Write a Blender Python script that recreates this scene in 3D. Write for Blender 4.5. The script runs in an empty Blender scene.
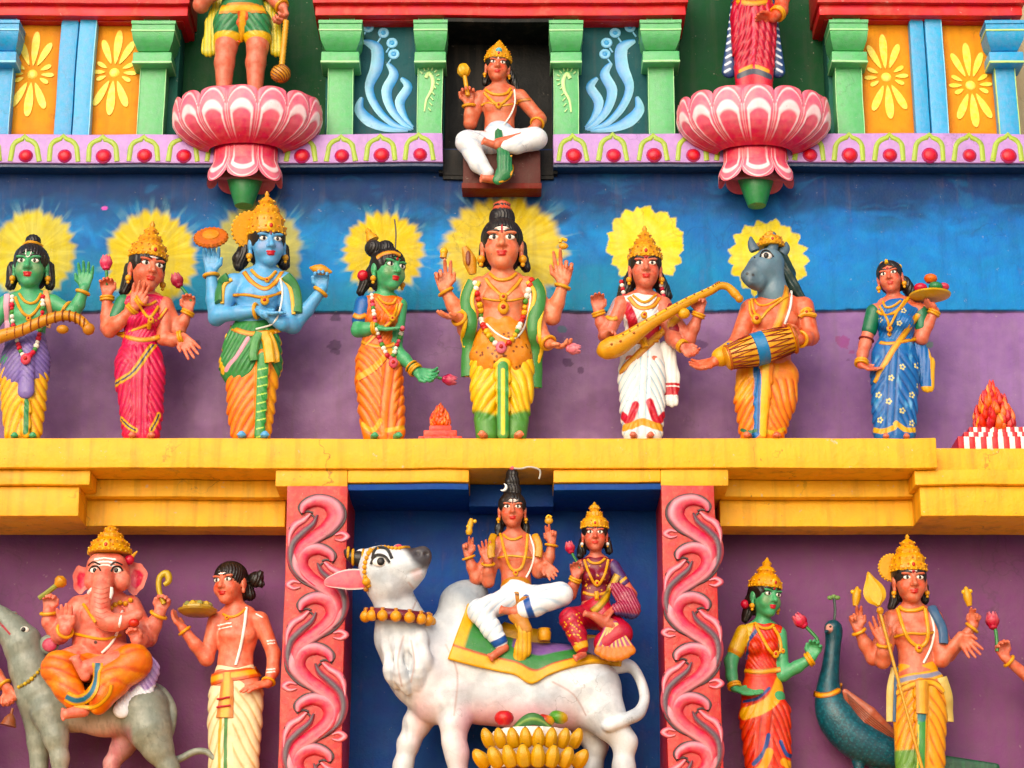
import bpy, math, random
import numpy as np
from mathutils import Vector, Matrix
from mathutils.bvhtree import BVHTree
random.seed(7); np.random.seed(7)
sc = bpy.context.scene
COL = sc.collection
PI = math.pi
# ------------------------------------------------------------------ camera
FPX, PITCH, DIST = 2200.0, math.radians(18), 11.0
CAM = Vector((0, -DIST*math.cos(PITCH), -DIST*math.sin(PITCH)))
FWD = Vector((0, math.cos(PITCH), math.sin(PITCH)))
UP = Vector((0, -math.sin(PITCH), math.cos(PITCH)))
def ray(px, py):
    return FWD + Vector((1, 0, 0))*((px-512)/FPX) + UP*((384-py)/FPX)
def at(px, py, Y):
    """the point of the vertical plane y = Y that lies at this place of the facade drawing"""
    d = ray(px, py); t = (Y-CAM.y)/d.y
    return CAM + d*t
def pxm(p):
    return (p-CAM).dot(FWD)/FPX
def lin(h):
    if not isinstance(h, str): return h
    h = h.lstrip('#'); o = []
    for i in (0, 2, 4):
        v = int(h[i:i+2], 16)/255
        o.append(v/12.92 if v <= .04045 else ((v+.055)/1.055)**2.4)
    return tuple(o)
# ------------------------------------------------------------------ noise
def vnoise(x, y, seed, octs=4):
    rs = np.random.RandomState(seed); out = 0; amp = 1; tot = 0
    for o in range(octs):
        T = rs.rand(64, 64); xi = np.floor(x).astype(int); yi = np.floor(y).astype(int)
        fx = x-xi; fy = y-yi; fx = fx*fx*(3-2*fx); fy = fy*fy*(3-2*fy)
        a = T[xi % 64, yi % 64]; b = T[(xi+1) % 64, yi % 64]; c = T[xi % 64, (yi+1) % 64]; d = T[(xi+1) % 64, (yi+1) % 64]
        out = out+amp*((a*(1-fx)+b*fx)*(1-fy)+(c*(1-fx)+d*fx)*fy); tot += amp
        x = x*2.03+11.3; y = y*2.03+5.7; amp *= .5
    return out/tot
def sstep(a, b, x):
    t = np.clip((x-a)/(b-a), 0, 1); return t*t*(3-2*t)
# ------------------------------------------------------------------ materials
MATS = {}
def paint_mat(name, color=None, rough=.42, vary=.12, bump=.12, scale=14, spec=.5, dirt=.35, coat=0, age=.6, drip=.12, crack=1.6, sat_=1.04):
    """brushed oil paint on stucco; colour from the 'Col' attribute or one colour, broken up by wear, dust and brush marks"""
    if name in MATS: return MATS[name]
    m = bpy.data.materials.new(name); m.use_nodes = True; nt = m.node_tree; N = nt.nodes; L = nt.links
    bs = N['Principled BSDF']
    tc = N.new('ShaderNodeTexCoord')
    ge = N.new('ShaderNodeNewGeometry')
    n1 = N.new('ShaderNodeTexNoise'); n1.inputs['Scale'].default_value = scale; n1.inputs['Detail'].default_value = 6; n1.inputs['Roughness'].default_value = .65
    n2 = N.new('ShaderNodeTexNoise'); n2.inputs['Scale'].default_value = scale*9; n2.inputs['Detail'].default_value = 4
    n3 = N.new('ShaderNodeTexNoise'); n3.inputs['Scale'].default_value = scale*.33; n3.inputs['Detail'].default_value = 5; n3.inputs['Roughness'].default_value = .75
    for n in (n1, n2, n3): L.new(ge.outputs['Position'], n.inputs['Vector'])
    if color is None:
        a = N.new('ShaderNodeVertexColor'); a.layer_name = 'Col'; src = a.outputs['Color']
    else:
        a = N.new('ShaderNodeRGB'); a.outputs[0].default_value = (*lin(color), 1); src = a.outputs[0]
    hsv = N.new('ShaderNodeHueSaturation'); L.new(src, hsv.inputs['Color'])
    mr = N.new('ShaderNodeMapRange'); mr.inputs['From Min'].default_value = .3; mr.inputs['From Max'].default_value = .7
    mr.inputs['To Min'].default_value = 1-vary; mr.inputs['To Max'].default_value = 1+vary
    L.new(n1.outputs['Fac'], mr.inputs['Value']); L.new(mr.outputs[0], hsv.inputs['Value'])
    hr = N.new('ShaderNodeMapRange'); hr.inputs['From Min'].default_value = .3; hr.inputs['From Max'].default_value = .7; hr.inputs['To Min'].default_value = .494; hr.inputs['To Max'].default_value = .506
    sr = N.new('ShaderNodeMapRange'); sr.inputs['From Min'].default_value = .3; sr.inputs['From Max'].default_value = .7; sr.inputs['To Min'].default_value = 1.08; sr.inputs['To Max'].default_value = .95
    n4 = N.new('ShaderNodeTexNoise'); n4.inputs['Scale'].default_value = scale*1.7; n4.inputs['Detail'].default_value = 5; L.new(ge.outputs['Position'], n4.inputs['Vector'])
    L.new(n4.outputs['Fac'], hr.inputs['Value']); L.new(hr.outputs[0], hsv.inputs['Hue']); L.new(n4.outputs['Fac'], sr.inputs['Value']); L.new(sr.outputs[0], hsv.inputs['Saturation'])
    mx = N.new('ShaderNodeMix'); mx.data_type = 'RGBA'; mx.inputs['B'].default_value = (.16, .12, .085, 1)
    r = N.new('ShaderNodeMapRange'); r.inputs['From Min'].default_value = .56; r.inputs['From Max'].default_value = .74
    r.inputs['To Min'].default_value = 0; r.inputs['To Max'].default_value = dirt
    L.new(n3.outputs['Fac'], r.inputs['Value']); L.new(r.outputs[0], mx.inputs['Factor'])
    L.new(hsv.outputs['Color'], mx.inputs['A'])
    def mixin(prev, fac, col):
        q = N.new('ShaderNodeMix'); q.data_type = 'RGBA'; q.inputs['B'].default_value = (*col, 1); L.new(fac, q.inputs['Factor']); L.new(prev, q.inputs['A']); return q.outputs['Result']
    def ramp(src, a, b, lo, hi):
        q = N.new('ShaderNodeMapRange'); q.inputs['From Min'].default_value = a; q.inputs['From Max'].default_value = b; q.inputs['To Min'].default_value = lo; q.inputs['To Max'].default_value = hi; L.new(src, q.inputs['Value']); return q.outputs[0]
    def noise(sc3, det=4, off=0, rgh=.6):
        mp = N.new('ShaderNodeMapping'); mp.inputs['Scale'].default_value = sc3; mp.inputs['Location'].default_value = (off, off*.7, off*1.3); L.new(ge.outputs['Position'], mp.inputs['Vector'])
        q = N.new('ShaderNodeTexNoise'); q.inputs['Scale'].default_value = 1; q.inputs['Detail'].default_value = det; q.inputs['Roughness'].default_value = rgh; L.new(mp.outputs[0], q.inputs['Vector']); return q.outputs['Fac']
    def mul(a, b):
        q = N.new('ShaderNodeMath'); q.operation = 'MULTIPLY'; L.new(a, q.inputs[0]); L.new(b, q.inputs[1]); return q.outputs[0]
    cur = mx.outputs['Result']
    if age:
        # worn chips show the pale undercoat, pinholes and specks show dirt
        cur = mixin(cur, ramp(noise((scale*3.2,)*3, 5, 3, .7), .665, .685, 0, .5*age), (.62, .55, .48))
        cur = mixin(cur, ramp(noise((scale*5,)*3, 3, 8), .70, .73, 0, .6*age), (.10, .075, .06))
        # rain streaks running down
        cur = mixin(cur, ramp(noise((scale*2.2, scale*2.2, scale*.16), 5, 5), .5, .7, 0, drip), (.13, .10, .075))
        vo = N.new('ShaderNodeTexVoronoi'); vo.feature = 'DISTANCE_TO_EDGE'; vo.inputs['Scale'].default_value = crack
        wn = N.new('ShaderNodeTexNoise'); wn.inputs['Scale'].default_value = 5; wn.inputs['Detail'].default_value = 6; L.new(ge.outputs['Position'], wn.inputs['Vector'])
        va = N.new('ShaderNodeMix'); va.data_type = 'VECTOR'; va.inputs['Factor'].default_value = .35; L.new(ge.outputs['Position'], va.inputs['A']); L.new(wn.outputs['Color'], va.inputs['B']); L.new(va.outputs['Result'], vo.inputs['Vector'])
        ck = mul(ramp(vo.outputs['Distance'], 0, .007, .7*age, 0), ramp(noise((1.6,)*3, 3, 20), .5, .6, 0, 1)); cur = mixin(cur, ck, (.05, .04, .035))
    sat = N.new('ShaderNodeHueSaturation'); sat.inputs['Saturation'].default_value = sat_; L.new(cur, sat.inputs['Color']); L.new(sat.outputs['Color'], bs.inputs['Base Color'])
    rr = N.new('ShaderNodeMapRange'); rr.inputs['To Min'].default_value = rough-.12; rr.inputs['To Max'].default_value = rough+.2
    L.new(n1.outputs['Fac'], rr.inputs['Value']); L.new(rr.outputs[0], bs.inputs['Roughness'])
    bs.inputs['Specular IOR Level'].default_value = spec
    if coat: bs.inputs['Coat Weight'].default_value = coat; bs.inputs['Coat Roughness'].default_value = .25
    ad = N.new('ShaderNodeMath'); ad.operation = 'MULTIPLY_ADD'; ad.inputs[1].default_value = .35
    L.new(n2.outputs['Fac'], ad.inputs[0]); L.new(n1.outputs['Fac'], ad.inputs[2])
    b = N.new('ShaderNodeBump'); b.inputs['Strength'].default_value = bump; b.inputs['Distance'].default_value = .02
    L.new(ad.outputs[0], b.inputs['Height']); L.new(b.outputs['Normal'], bs.inputs['Normal'])
    MATS[name] = m; return m
M_STATUE = paint_mat('painted_statue', None, .33, .08, .22, 22, .5, .2, age=.55, drip=.06, crack=3, sat_=1.07)
M_WALL = paint_mat('painted_wall', None, .55, .05, .3, 9, .22, .1, age=.4, drip=.2, crack=1.3, sat_=1.08)
def solid(name, col, **k): return paint_mat(name, col, **k)
GOLD = solid('gold_paint', '#dc9a1e', rough=.34, vary=.25, scale=60, dirt=.3)
# ------------------------------------------------------------------ objects
def tag(o, label=None, cat=None, group=None, kind=None):
    if label: o['label'] = label
    if cat: o['category'] = cat
    if group: o['group'] = group
    if kind: o['kind'] = kind
    return o
def empty(name, loc, label, cat, group=None, kind=None):
    o = bpy.data.objects.new(name, None); COL.objects.link(o); o.location = loc; o.empty_display_size = .05
    return tag(o, label, cat, group, kind)
def link_mesh(name, V, Fc, mat, parent=None, cols=None, smooth=True):
    me = bpy.data.meshes.new(name)
    V = np.asarray(V, dtype=np.float32).reshape(-1, 3)
    if parent is not None and not isinstance(parent, bool):
        p = parent; off = np.array(p.location)
        while p.parent: p = p.parent; off = off+np.array(p.location)
        V = V-off.astype(np.float32)
    nv = len(V); me.vertices.add(nv); me.vertices.foreach_set('co', V.ravel())
    if isinstance(Fc, np.ndarray):
        k = Fc.shape[1]; nf = len(Fc); loops = Fc.ravel().astype(np.int32); starts = np.arange(nf, dtype=np.int32)*k
    else:
        loops = np.array([i for f in Fc for i in f], dtype=np.int32); ln = np.array([len(f) for f in Fc]); nf = len(Fc)
        starts = np.concatenate([[0], np.cumsum(ln)[:-1]]).astype(np.int32)
    me.loops.add(len(loops)); me.loops.foreach_set('vertex_index', loops)
    me.polygons.add(nf); me.polygons.foreach_set('loop_start', starts)
    me.update(calc_edges=True); me.validate()
    if smooth: me.polygons.foreach_set('use_smooth', np.ones(len(me.polygons), dtype=bool))
    if cols is not None:
        a = me.color_attributes.new('Col', 'FLOAT_COLOR', 'POINT')
        c = np.ones((nv, 4), dtype=np.float32); c[:, :3] = cols; a.data.foreach_set('color', c.ravel())
    if mat: me.materials.append(mat)
    o = bpy.data.objects.new(name, me); COL.objects.link(o)
    if parent is not None: o.parent = parent
    return o
class MB:
    """collects shapes into one mesh, each with its own colour"""
    def __init__(s): s.V = []; s.F = []; s.C = []; s.n = 0
    def add(s, V, F, col):
        V = np.asarray(V, float).reshape(-1, 3); s.V.append(V)
        s.F += [tuple(int(i)+s.n for i in f) for f in F]; s.n += len(V)
        c = np.asarray(col if not isinstance(col, str) else lin(col), float)
        s.C.append(np.broadcast_to(c, (len(V), 3)).copy())
    def box(s, x0, x1, y0, y1, z0, z1, col, bev=.006):
        b = min(bev, (x1-x0)/3, (y1-y0)/3, (z1-z0)/3)
        import bmesh
        bm = bmesh.new(); bmesh.ops.create_cube(bm, size=1)
        for v in bm.verts:
            v.co = Vector((x0+(v.co.x+.5)*(x1-x0), y0+(v.co.y+.5)*(y1-y0), z0+(v.co.z+.5)*(z1-z0)))
        if b > 0: bmesh.ops.bevel(bm, geom=bm.edges[:], offset=b, segments=2, affect='EDGES', profile=.6)
        bm.verts.index_update()
        s.add([v.co[:] for v in bm.verts], [[v.index for v in f.verts] for f in bm.faces], col); bm.free()
    def tube(s, P, R, col, n=10, closed=False, flat=1.0, cap=True):
        P = [Vector(p) for p in P]; m = len(P)
        if not hasattr(R, '__len__'): R = [R]*m
        V = []; F = []; prev = None
        for i in range(m):
            t = (P[(i+1) % m]-P[i-1]) if closed else (P[min(i+1, m-1)]-P[max(i-1, 0)])
            if t.length < 1e-9: t = Vector((0, 0, 1))
            t.normalize()
            ref = prev if prev is not None else (Vector((0, -1, 0)) if abs(t.y) < .9 else Vector((0, 0, 1)))
            b = (ref-t*ref.dot(t))
            if b.length < 1e-6: b = t.orthogonal()
            b.normalize(); a = t.cross(b); prev = b
            for k in range(n):
                th = 2*PI*k/n; V.append(P[i]+(a*math.cos(th)+b*(math.sin(th)*flat))*R[i])
        rng = m if closed else m-1
        for i in range(rng):
            for k in range(n):
                j = (i+1) % m
                F.append((i*n+k, i*n+(k+1) % n, j*n+(k+1) % n, j*n+k))
        if cap and not closed:
            F.append(tuple(range(n-1, -1, -1))); F.append(tuple((m-1)*n+k for k in range(n)))
        s.add(V, F, col)
    def ball(s, c, r, col, R=None, nu=12, nv=8):
        rx, ry, rz = (r, r, r) if not hasattr(r, '__len__') else r
        V = []; F = []
        for i in range(nv+1):
            ph = PI*i/nv
            for k in range(nu):
                th = 2*PI*k/nu; p = Vector((rx*math.sin(ph)*math.cos(th), ry*math.sin(ph)*math.sin(th), rz*math.cos(ph)))
                if R is not None: p = R @ p
                V.append(Vector(c)+p)
        for i in range(nv):
            for k in range(nu):
                F.append((i*nu+k, (i+1)*nu+k, (i+1)*nu+(k+1) % nu, i*nu+(k+1) % nu))
        s.add(V, F, col)
    def lathe(s, c, prof, col, axis=Vector((0, 0, 1)), n=24, colf=None, flute=0, nfl=0):
        axis = Vector(axis).normalized(); a = axis.orthogonal().normalized(); b = axis.cross(a); V = []; F = []; m = len(prof); Cc = []
        for i, (r, h) in enumerate(prof):
            for k in range(n):
                th = 2*PI*k/n; rr = r*(1+flute*math.cos(nfl*th)) if nfl else r
                V.append(Vector(c)+axis*h+(a*math.cos(th)+b*math.sin(th))*rr)
        for i in range(m-1):
            for k in range(n):
                F.append((i*n+k, i*n+(k+1) % n, (i+1)*n+(k+1) % n, (i+1)*n+k))
        F.append(tuple(range(n-1, -1, -1))); F.append(tuple((m-1)*n+k for k in range(n)))
        s.add(V, F, col)
    def prism(s, pts, y0, y1, col):
        """outline in the x-z plane given real thickness from y0 (front) to y1"""
        n = len(pts); ar = sum(pts[i][0]*pts[(i+1) % n][1]-pts[(i+1) % n][0]*pts[i][1] for i in range(n))
        if ar < 0: pts = pts[::-1]
        V = [(x, y0, z) for x, z in pts]+[(x, y1, z) for x, z in pts]
        F = [tuple(range(n)), tuple(range(2*n-1, n-1, -1))]+[(i, n+i, n+(i+1) % n, (i+1) % n) for i in range(n)]
        s.add(V, F, col)
    def build(s, name, mat=None, parent=None, smooth=True):
        o = link_mesh(name, np.concatenate(s.V), s.F, mat or M_STATUE, parent, np.concatenate(s.C), smooth)
        if smooth:
            o.data.set_sharp_from_angle(angle=math.radians(38))
        return o
def spline(P, per=6, closed=False):
    P = [Vector(p) for p in P]; n = len(P)
    if n < 3: return [P[0].lerp(P[-1], i/per) for i in range(per+1)]
    out = []
    for i in range(n if closed else n-1):
        g = (lambda k: P[k % n]) if closed else (lambda k: P[min(max(k, 0), n-1)])
        a, b, c, d = g(i-1), g(i), g(i+1), g(i+2)
        for k in range(per):
            t = k/per
            out.append(.5*((2*b)+(c-a)*t+(2*a-5*b+4*c-d)*t*t+(3*b-a-3*c+d)*t**3))
    if not closed: out.append(P[-1])
    return out
# ------------------------------------------------------------------ implicit modelling (surface nets)
class Sdf:
    def __init__(s, h=.0034): s.h = h; s.pr = []; s.disp = None
    def cap(s, a, b, ra, rb=None, k=.012, sy=1., col=None, cut=False):
        s.pr.append(('c', np.array(a, float), np.array(b, float), ra, ra if rb is None else rb, k, sy, col, cut))
    def ell(s, c, r, R=None, k=.012, col=None, cut=False):
        s.pr.append(('e', np.array(c, float), np.array(r, float), None if R is None else np.array(R), None, k, 1., col, cut))
    def chain(s, P, R, k=.012, sy=1., col=None):
        for i in range(len(P)-1): s.cap(P[i], P[i+1], R[i], R[i+1], k, sy, col)
    def field(s):
        lo = np.full(3, 1e9); hi = np.full(3, -1e9); bb = []
        for p in s.pr:
            if p[0] == 'c':
                r = max(p[3], p[4]); e = np.array([r, r*max(p[6], .3), r]); l = np.minimum(p[1], p[2])-e; u = np.maximum(p[1], p[2])+e
            else:
                if p[3] is None: e = p[2]
                else: e = np.sqrt(((p[3]*p[2][None, :])**2).sum(1))
                l = p[1]-e; u = p[1]+e
            bb.append((l, u))
            if not p[8]: lo = np.minimum(lo, l); hi = np.maximum(hi, u)
        h = s.h; pad = .03; lo = lo-pad; hi = hi+pad
        n = np.ceil((hi-lo)/h).astype(int)+1
        f = np.full(n, .5, dtype=np.float32); cid = np.zeros(n, dtype=np.int8) if any(p[7] is not None for p in s.pr) else None
        pal = {None: 0}
        for p, (l, u) in zip(s.pr, bb):
            k = p[5]; m = k+3*h
            i0 = np.clip(np.floor((l-m-lo)/h).astype(int), 0, n-1); i1 = np.clip(np.ceil((u+m-lo)/h).astype(int)+1, 1, n)
            sl = tuple(slice(a, b) for a, b in zip(i0, i1))
            X = (lo[0]+h*np.arange(i0[0], i1[0], dtype=np.float32))[:, None, None]
            Y = (lo[1]+h*np.arange(i0[1], i1[1], dtype=np.float32))[None, :, None]
            Z = (lo[2]+h*np.arange(i0[2], i1[2], dtype=np.float32))[None, None, :]
            if p[0] == 'c':
                a, b = p[1].copy(), p[2].copy(); y = Y
                if p[6] != 1.: a[1] /= p[6]; b[1] /= p[6]; y = Y/p[6]
                d = b-a; dd = max(float((d*d).sum()), 1e-12)
                t = np.clip(((X-a[0])*d[0]+(y-a[1])*d[1]+(Z-a[2])*d[2])/dd, 0, 1)
                D = np.sqrt((X-a[0]-t*d[0])**2+(y-a[1]-t*d[1])**2+(Z-a[2]-t*d[2])**2)-(p[3]+(p[4]-p[3])*t)
                if p[6] < 1: D = D*(.5+.5*p[6])
            else:
                c, r, R = p[1], p[2], p[3]; x, y, z = X-c[0], Y-c[1], Z-c[2]
                if R is None: q = (x/r[0], y/r[1], z/r[2])
                else: q = tuple((x*R[0, j]+y*R[1, j]+z*R[2, j])/r[j] for j in range(3))
                k0 = np.sqrt(q[0]**2+q[1]**2+q[2]**2)+1e-9
                k1 = np.sqrt((q[0]/r[0])**2+(q[1]/r[1])**2+(q[2]/r[2])**2)+1e-9
                D = k0*(k0-1)/k1
            D = D.astype(np.float32); A = f[sl]
            if p[8]:
                hh = np.maximum(k-np.abs(A+D), 0)/k; f[sl] = np.maximum(A, -D)+hh*hh*k*.25
            else:
                if cid is not None:
                    ci = pal.setdefault(p[7], len(pal)); w = D < A; B = cid[sl]; B[w] = ci
                hh = np.maximum(k-np.abs(A-D), 0)/k; f[sl] = np.minimum(A, D)-hh*hh*k*.25
        return f, cid, pal, lo
    def mesh(s):
        f, cid, pal, lo = s.field(); h = s.h
        if s.disp is not None:
            I = np.nonzero(np.abs(f) < .035); P = np.stack(I, 1)*h+lo
            f[I] += s.disp(P[:, 0], P[:, 1], P[:, 2]).astype(np.float32)
        f[0], f[-1], f[:, 0], f[:, -1], f[:, :, 0], f[:, :, -1] = (.5,)*6
        S = f < 0; n = S.shape
        cnt = np.zeros(tuple(k-1 for k in n), dtype=np.uint8)
        C8 = [(i, j, k) for i in (0, 1) for j in (0, 1) for k in (0, 1)]
        for i, j, k in C8: cnt += S[i:n[0]-1+i, j:n[1]-1+j, k:n[2]-1+k]
        A = np.argwhere((cnt > 0) & (cnt < 8)); idx = np.full(cnt.shape, -1, dtype=np.int32); idx[A[:, 0], A[:, 1], A[:, 2]] = np.arange(len(A))
        vals = np.stack([f[A[:, 0]+i, A[:, 1]+j, A[:, 2]+k] for i, j, k in C8], 1)
        acc = np.zeros((len(A), 3)); num = np.zeros(len(A))
        for a in range(8):
            for b in range(a+1, 8):
                ca, cb = np.array(C8[a]), np.array(C8[b])
                if np.abs(ca-cb).sum() != 1: continue
                va, vb = vals[:, a], vals[:, b]; m = (va < 0) != (vb < 0)
                t = np.where(m, va/np.where(m, va-vb, 1), 0)
                acc += np.where(m[:, None], ca+(cb-ca)*t[:, None], 0); num += m
        V = lo+h*(A+acc/num[:, None])
        Q = []
        for ax in range(3):
            o1, o2 = [(1, 2), (2, 0), (0, 1)][ax]
            a = [slice(1, -1)]*3; b = [slice(1, -1)]*3; a[ax] = slice(0, n[ax]-1); b[ax] = slice(1, n[ax])
            s0, s1 = S[tuple(a)], S[tuple(b)]; E = np.argwhere(s0 != s1)
            if not len(E): continue
            off = np.ones(3, int); off[ax] = 0
            fl = s0[E[:, 0], E[:, 1], E[:, 2]]; E = E+off
            def ci(d1, d2):
                q = E.copy(); q[:, o1] -= d1; q[:, o2] -= d2; return idx[q[:, 0], q[:, 1], q[:, 2]]
            q = np.stack([ci(1, 1), ci(0, 1), ci(0, 0), ci(1, 0)], 1)
            q[~fl] = q[~fl][:, ::-1]; Q.append(q)
        Q = np.concatenate(Q); Q = Q[(Q >= 0).all(1)]
        cc = None
        if cid is not None: cc = cid[A[:, 0], A[:, 1], A[:, 2]]; 
        # colour ids: the nearest corner that is inside wins
        if cid is not None:
            bi = vals.argmin(1); off = np.array(C8)[bi]; cc = cid[A[:, 0]+off[:, 0], A[:, 1]+off[:, 1], A[:, 2]+off[:, 2]]
        # light relaxation keeps the skin even
        e = np.concatenate([Q[:, [0, 1]], Q[:, [1, 2]], Q[:, [2, 3]], Q[:, [3, 0]]])
        for _ in range(2):
            sm = np.zeros_like(V); c = np.zeros(len(V))
            for d in range(3): sm[:, d] = np.bincount(e[:, 0], V[e[:, 1], d], len(V))+np.bincount(e[:, 1], V[e[:, 0], d], len(V))
            c = np.bincount(e[:, 0], minlength=len(V))+np.bincount(e[:, 1], minlength=len(V))
            V = V*.6+.4*sm/np.maximum(c, 1)[:, None]
        return V, Q, cc, pal
# ------------------------------------------------------------------ statues
class Part:
    def __init__(s, name, V, Q, C, mat, parent=None): s.name, s.V, s.Q, s.C, s.mat, s.parent = name, V, Q, C, mat, parent
def seg_dist(V, P):
    """distance from every vertex to a 3-D line, and how far along it the nearest point lies"""
    d = np.full(len(V), 1e9); tt = np.zeros(len(V)); n = len(P)-1
    for i in range(n):
        a = np.array(P[i]); b = np.array(P[i+1]); ab = b-a; L = max((ab**2).sum(), 1e-12)
        t = np.clip(((V-a)@ab)/L, 0, 1); q = np.sqrt((((V-a)-t[:, None]*ab)**2).sum(1)); m = q < d
        d[m] = q[m]; tt[m] = (i+t[m])/n
    return d, tt
class Fig:
    def __init__(s, name, label, cat, zoom, Yb, base, group=None, h=.0034):
        s.z = zoom; s.Yb = Yb; s.parts = []; s.objs = {}; s.tree = None; s.h = h
        s.m = pxm(at(zoom[0], zoom[1], Yb))/zoom[2]; s.m = pxm(s.P(*base))/zoom[2]
        s.root = empty(name, s.P(*base), label, cat, group)
        s.body = Sdf(h); s.body_strokes = []
    def P(s, u, v, w=0):
        ox, oy, k = s.z; return at(ox+u/k, oy+v/k, s.Yb-w/k*.005)
    def uv(s, x, z):
        y = s.Yb-CAM.y; zz = z-CAM.z; d = y*FWD.y+zz*FWD.z
        px = 512+FPX*x/d; py = 384-FPX*(y*UP.y+zz*UP.z)/d
        return (px-s.z[0])*s.z[2], (py-s.z[1])*s.z[2]
    def R(s, r): return r*s.m
    # ---- body pieces
    def limb(s, J, k=9, sd=None, sy=1., col=None):
        sd = sd or s.body
        sd.chain([s.P(*j[:3]) for j in J], [s.R(j[3]) for j in J], s.R(k), sy, col)
        return J
    def torso(s, neck, shL, shR, waist, hip, rw, ww, hw, sy=.66, bust=0, pec=0, rsh=None, sd=None, grow=0, belly=0, bw=20):
        """neck (u,v,w,r); shoulders and hips as centres with half widths"""
        sd = sd or s.body; P, R = s.P, s.R; g = grow
        c = [(shL[i]+shR[i])/2 for i in range(3)]
        sw = abs(shR[0]-shL[0])/2; rsh = rsh or sw*.34
        ax = Vector((shR[0]-shL[0], shR[1]-shL[1], 0))
        sd.cap(P(*shL), P(*shR), R(rsh+g), R(rsh+g), R(14))
        ch = (c[0]*.75+waist[0]*.25, c[1]+(waist[1]-c[1])*.38, c[2]+2)
        sd.cap(P(c[0], c[1]+rsh*.4, c[2]), P(*ch), R(rw*.92+g), R(rw+g), R(16), sy)
        sd.cap(P(*ch), P(*waist), R(rw*.96+g), R(ww+g), R(16), sy)
        sd.cap(P(*waist), P(*hip), R(ww+g), R(hw+g), R(16), sy)
        if neck and not grow: sd.cap(P(neck[0], neck[1]-neck[3]*1.6, neck[2]), P(neck[0], neck[1]+8, neck[2]-2), R(neck[3]), R(neck[3]*1.15), R(14))
        if neck and not grow:
            for q in (shL, shR): sd.cap(P(neck[0], neck[1], neck[2]-3), P(neck[0]*.4+q[0]*.6, neck[1]*.4+q[1]*.6-rsh*.35, q[2]-3), R(neck[3]*.8), R(rsh*.7), R(14))
        if pec:
            for e in (-1, 1): sd.ell(P(ch[0]+e*rw*.46, ch[1]-rw*.12, ch[2]+rw*sy*.72), (R(rw*.46), R(rw*.26*pec), R(rw*.36)), None, R(14))
        if bust:
            for e in (-1, 1): sd.ell(P(ch[0]+e*rw*.48, ch[1]+rw*.05, ch[2]+rw*sy*.78), (R(rw*.44+g), R(rw*.44*bust+g), R(rw*.44+g)), None, R(10))
        if belly: sd.ell(P(waist[0], waist[1]+4, waist[2]+ww*sy*.6), (R(ww*.75), R(ww*.45*belly), R(ww*.7)), None, R(16))
        s.ch = ch
    def hand(s, wrist, tip, up=None, side=1, r=5.2, curl=.25, spread=.16, width=.42, thumb=1., cols=None, fold=(0, 0, 0, 0), sd=None):
        """wrist and middle fingertip as (u,v,w); 'up' is the palm normal in world axes (default: facing out of the facade); side: the
        side of the picture the thumb leaves on when the hand points up"""
        sd = sd or s.body; W = s.P(*wrist); T = s.P(*tip); a = T-W; L = a.length; a.normalize()
        n = Vector(up or (0, -1, -.15)); n = n-a*n.dot(a)
        if n.length < .05: n = Vector((0, -.3, 1))-a*Vector((0, -.3, 1)).dot(a)
        n.normalize(); b = a.cross(n); b.normalize()
        if b.x*side < 0 and abs(b.x) > .02: b = -b
        elif abs(b.x) <= .02 and side < 0: b = -b
        R = s.R(r); k = s.R(3.0)
        offs = [.5, .17, -.17, -.5]; lens = [.46, .5, .47, .38]
        for i in range(4):
            o = offs[i]; kn = W+a*(L*(.48-.05*o*o*4))+b*(o*width*L)
            sd.cap(W+a*L*.06+b*(o*width*L*.55), kn, R*1.25, R*1.12, s.R(6), col=cols)
            d = (a+b*(o*spread*2)).normalized(); p = kn; seg = lens[i]*L; f = curl+fold[i]
            for j, (fr, rr) in enumerate(((.42, 1.), (.33, .92), (.27, .8))):
                d2 = (d*math.cos(f)+n*math.sin(f)).normalized(); nn = (n*math.cos(f)-d*math.sin(f)).normalized()
                q = p+d2*seg*fr; sd.cap(p, q, R*rr, R*(rr-.1), k, col=cols); p = q; d, n_ = d2, nn
                f = (curl+fold[i])*.9
                nsave = n; n = nn
            n = (Vector(up or (0, -1, -.15))-a*Vector(up or (0, -1, -.15)).dot(a))
            if n.length < .05: n = Vector((0, -.3, 1))-a*Vector((0, -.3, 1)).dot(a)
            n.normalize()
        t0 = W+a*L*.14+b*width*L*.35; t1 = t0+(b*.75+a*.62+n*.25).normalized()*L*.22*thumb; t2 = t1+(b*.2+a*.9+n*.3).normalized()*L*.2*thumb
        sd.cap(t0, t1, R*1.35, R*1.1, s.R(5), col=cols); sd.cap(t1, t2, R*1.08, R*.85, k, col=cols)
        s.last_hand = (W, a, n, b, L)
        return W+a*L*.5
    def head(s, u, v, w, H, yaw=0, pitch=0, roll=0, lips='#c2202c', sd=None, wide=1., ears=True):
        sd = sd or s.body; v += .06*H; H *= 1.07; pitch -= 8; Hm = s.R(H); c = s.P(u, v, w); yaw, pitch, roll = map(math.radians, (yaw, pitch, roll))
        f = Vector((math.sin(yaw), -math.cos(yaw), 0)); ex = Vector((math.cos(yaw), math.sin(yaw), 0)); z = Vector((0, 0, 1))
        f, z = f*math.cos(pitch)+z*math.sin(pitch), z*math.cos(pitch)-f*math.sin(pitch)
        ex, z = ex*math.cos(roll)-z*math.sin(roll), z*math.cos(roll)+ex*math.sin(roll)
        M = np.array([[ex[i], f[i], z[i]] for i in range(3)]); s.hc, s.hM, s.hH, s.wide = c, M, Hm, wide
        X = wide; E = lambda p, r, k=.06, col=None, cut=False: sd.ell(s.hp(*p), np.array(r)*Hm, M, Hm*k, col, cut)
        E((0, -.05, .13), (.355*X, .42, .36), .05)
        E((0, .09, -.13), (.30*X, .31, .37), .1)
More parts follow.
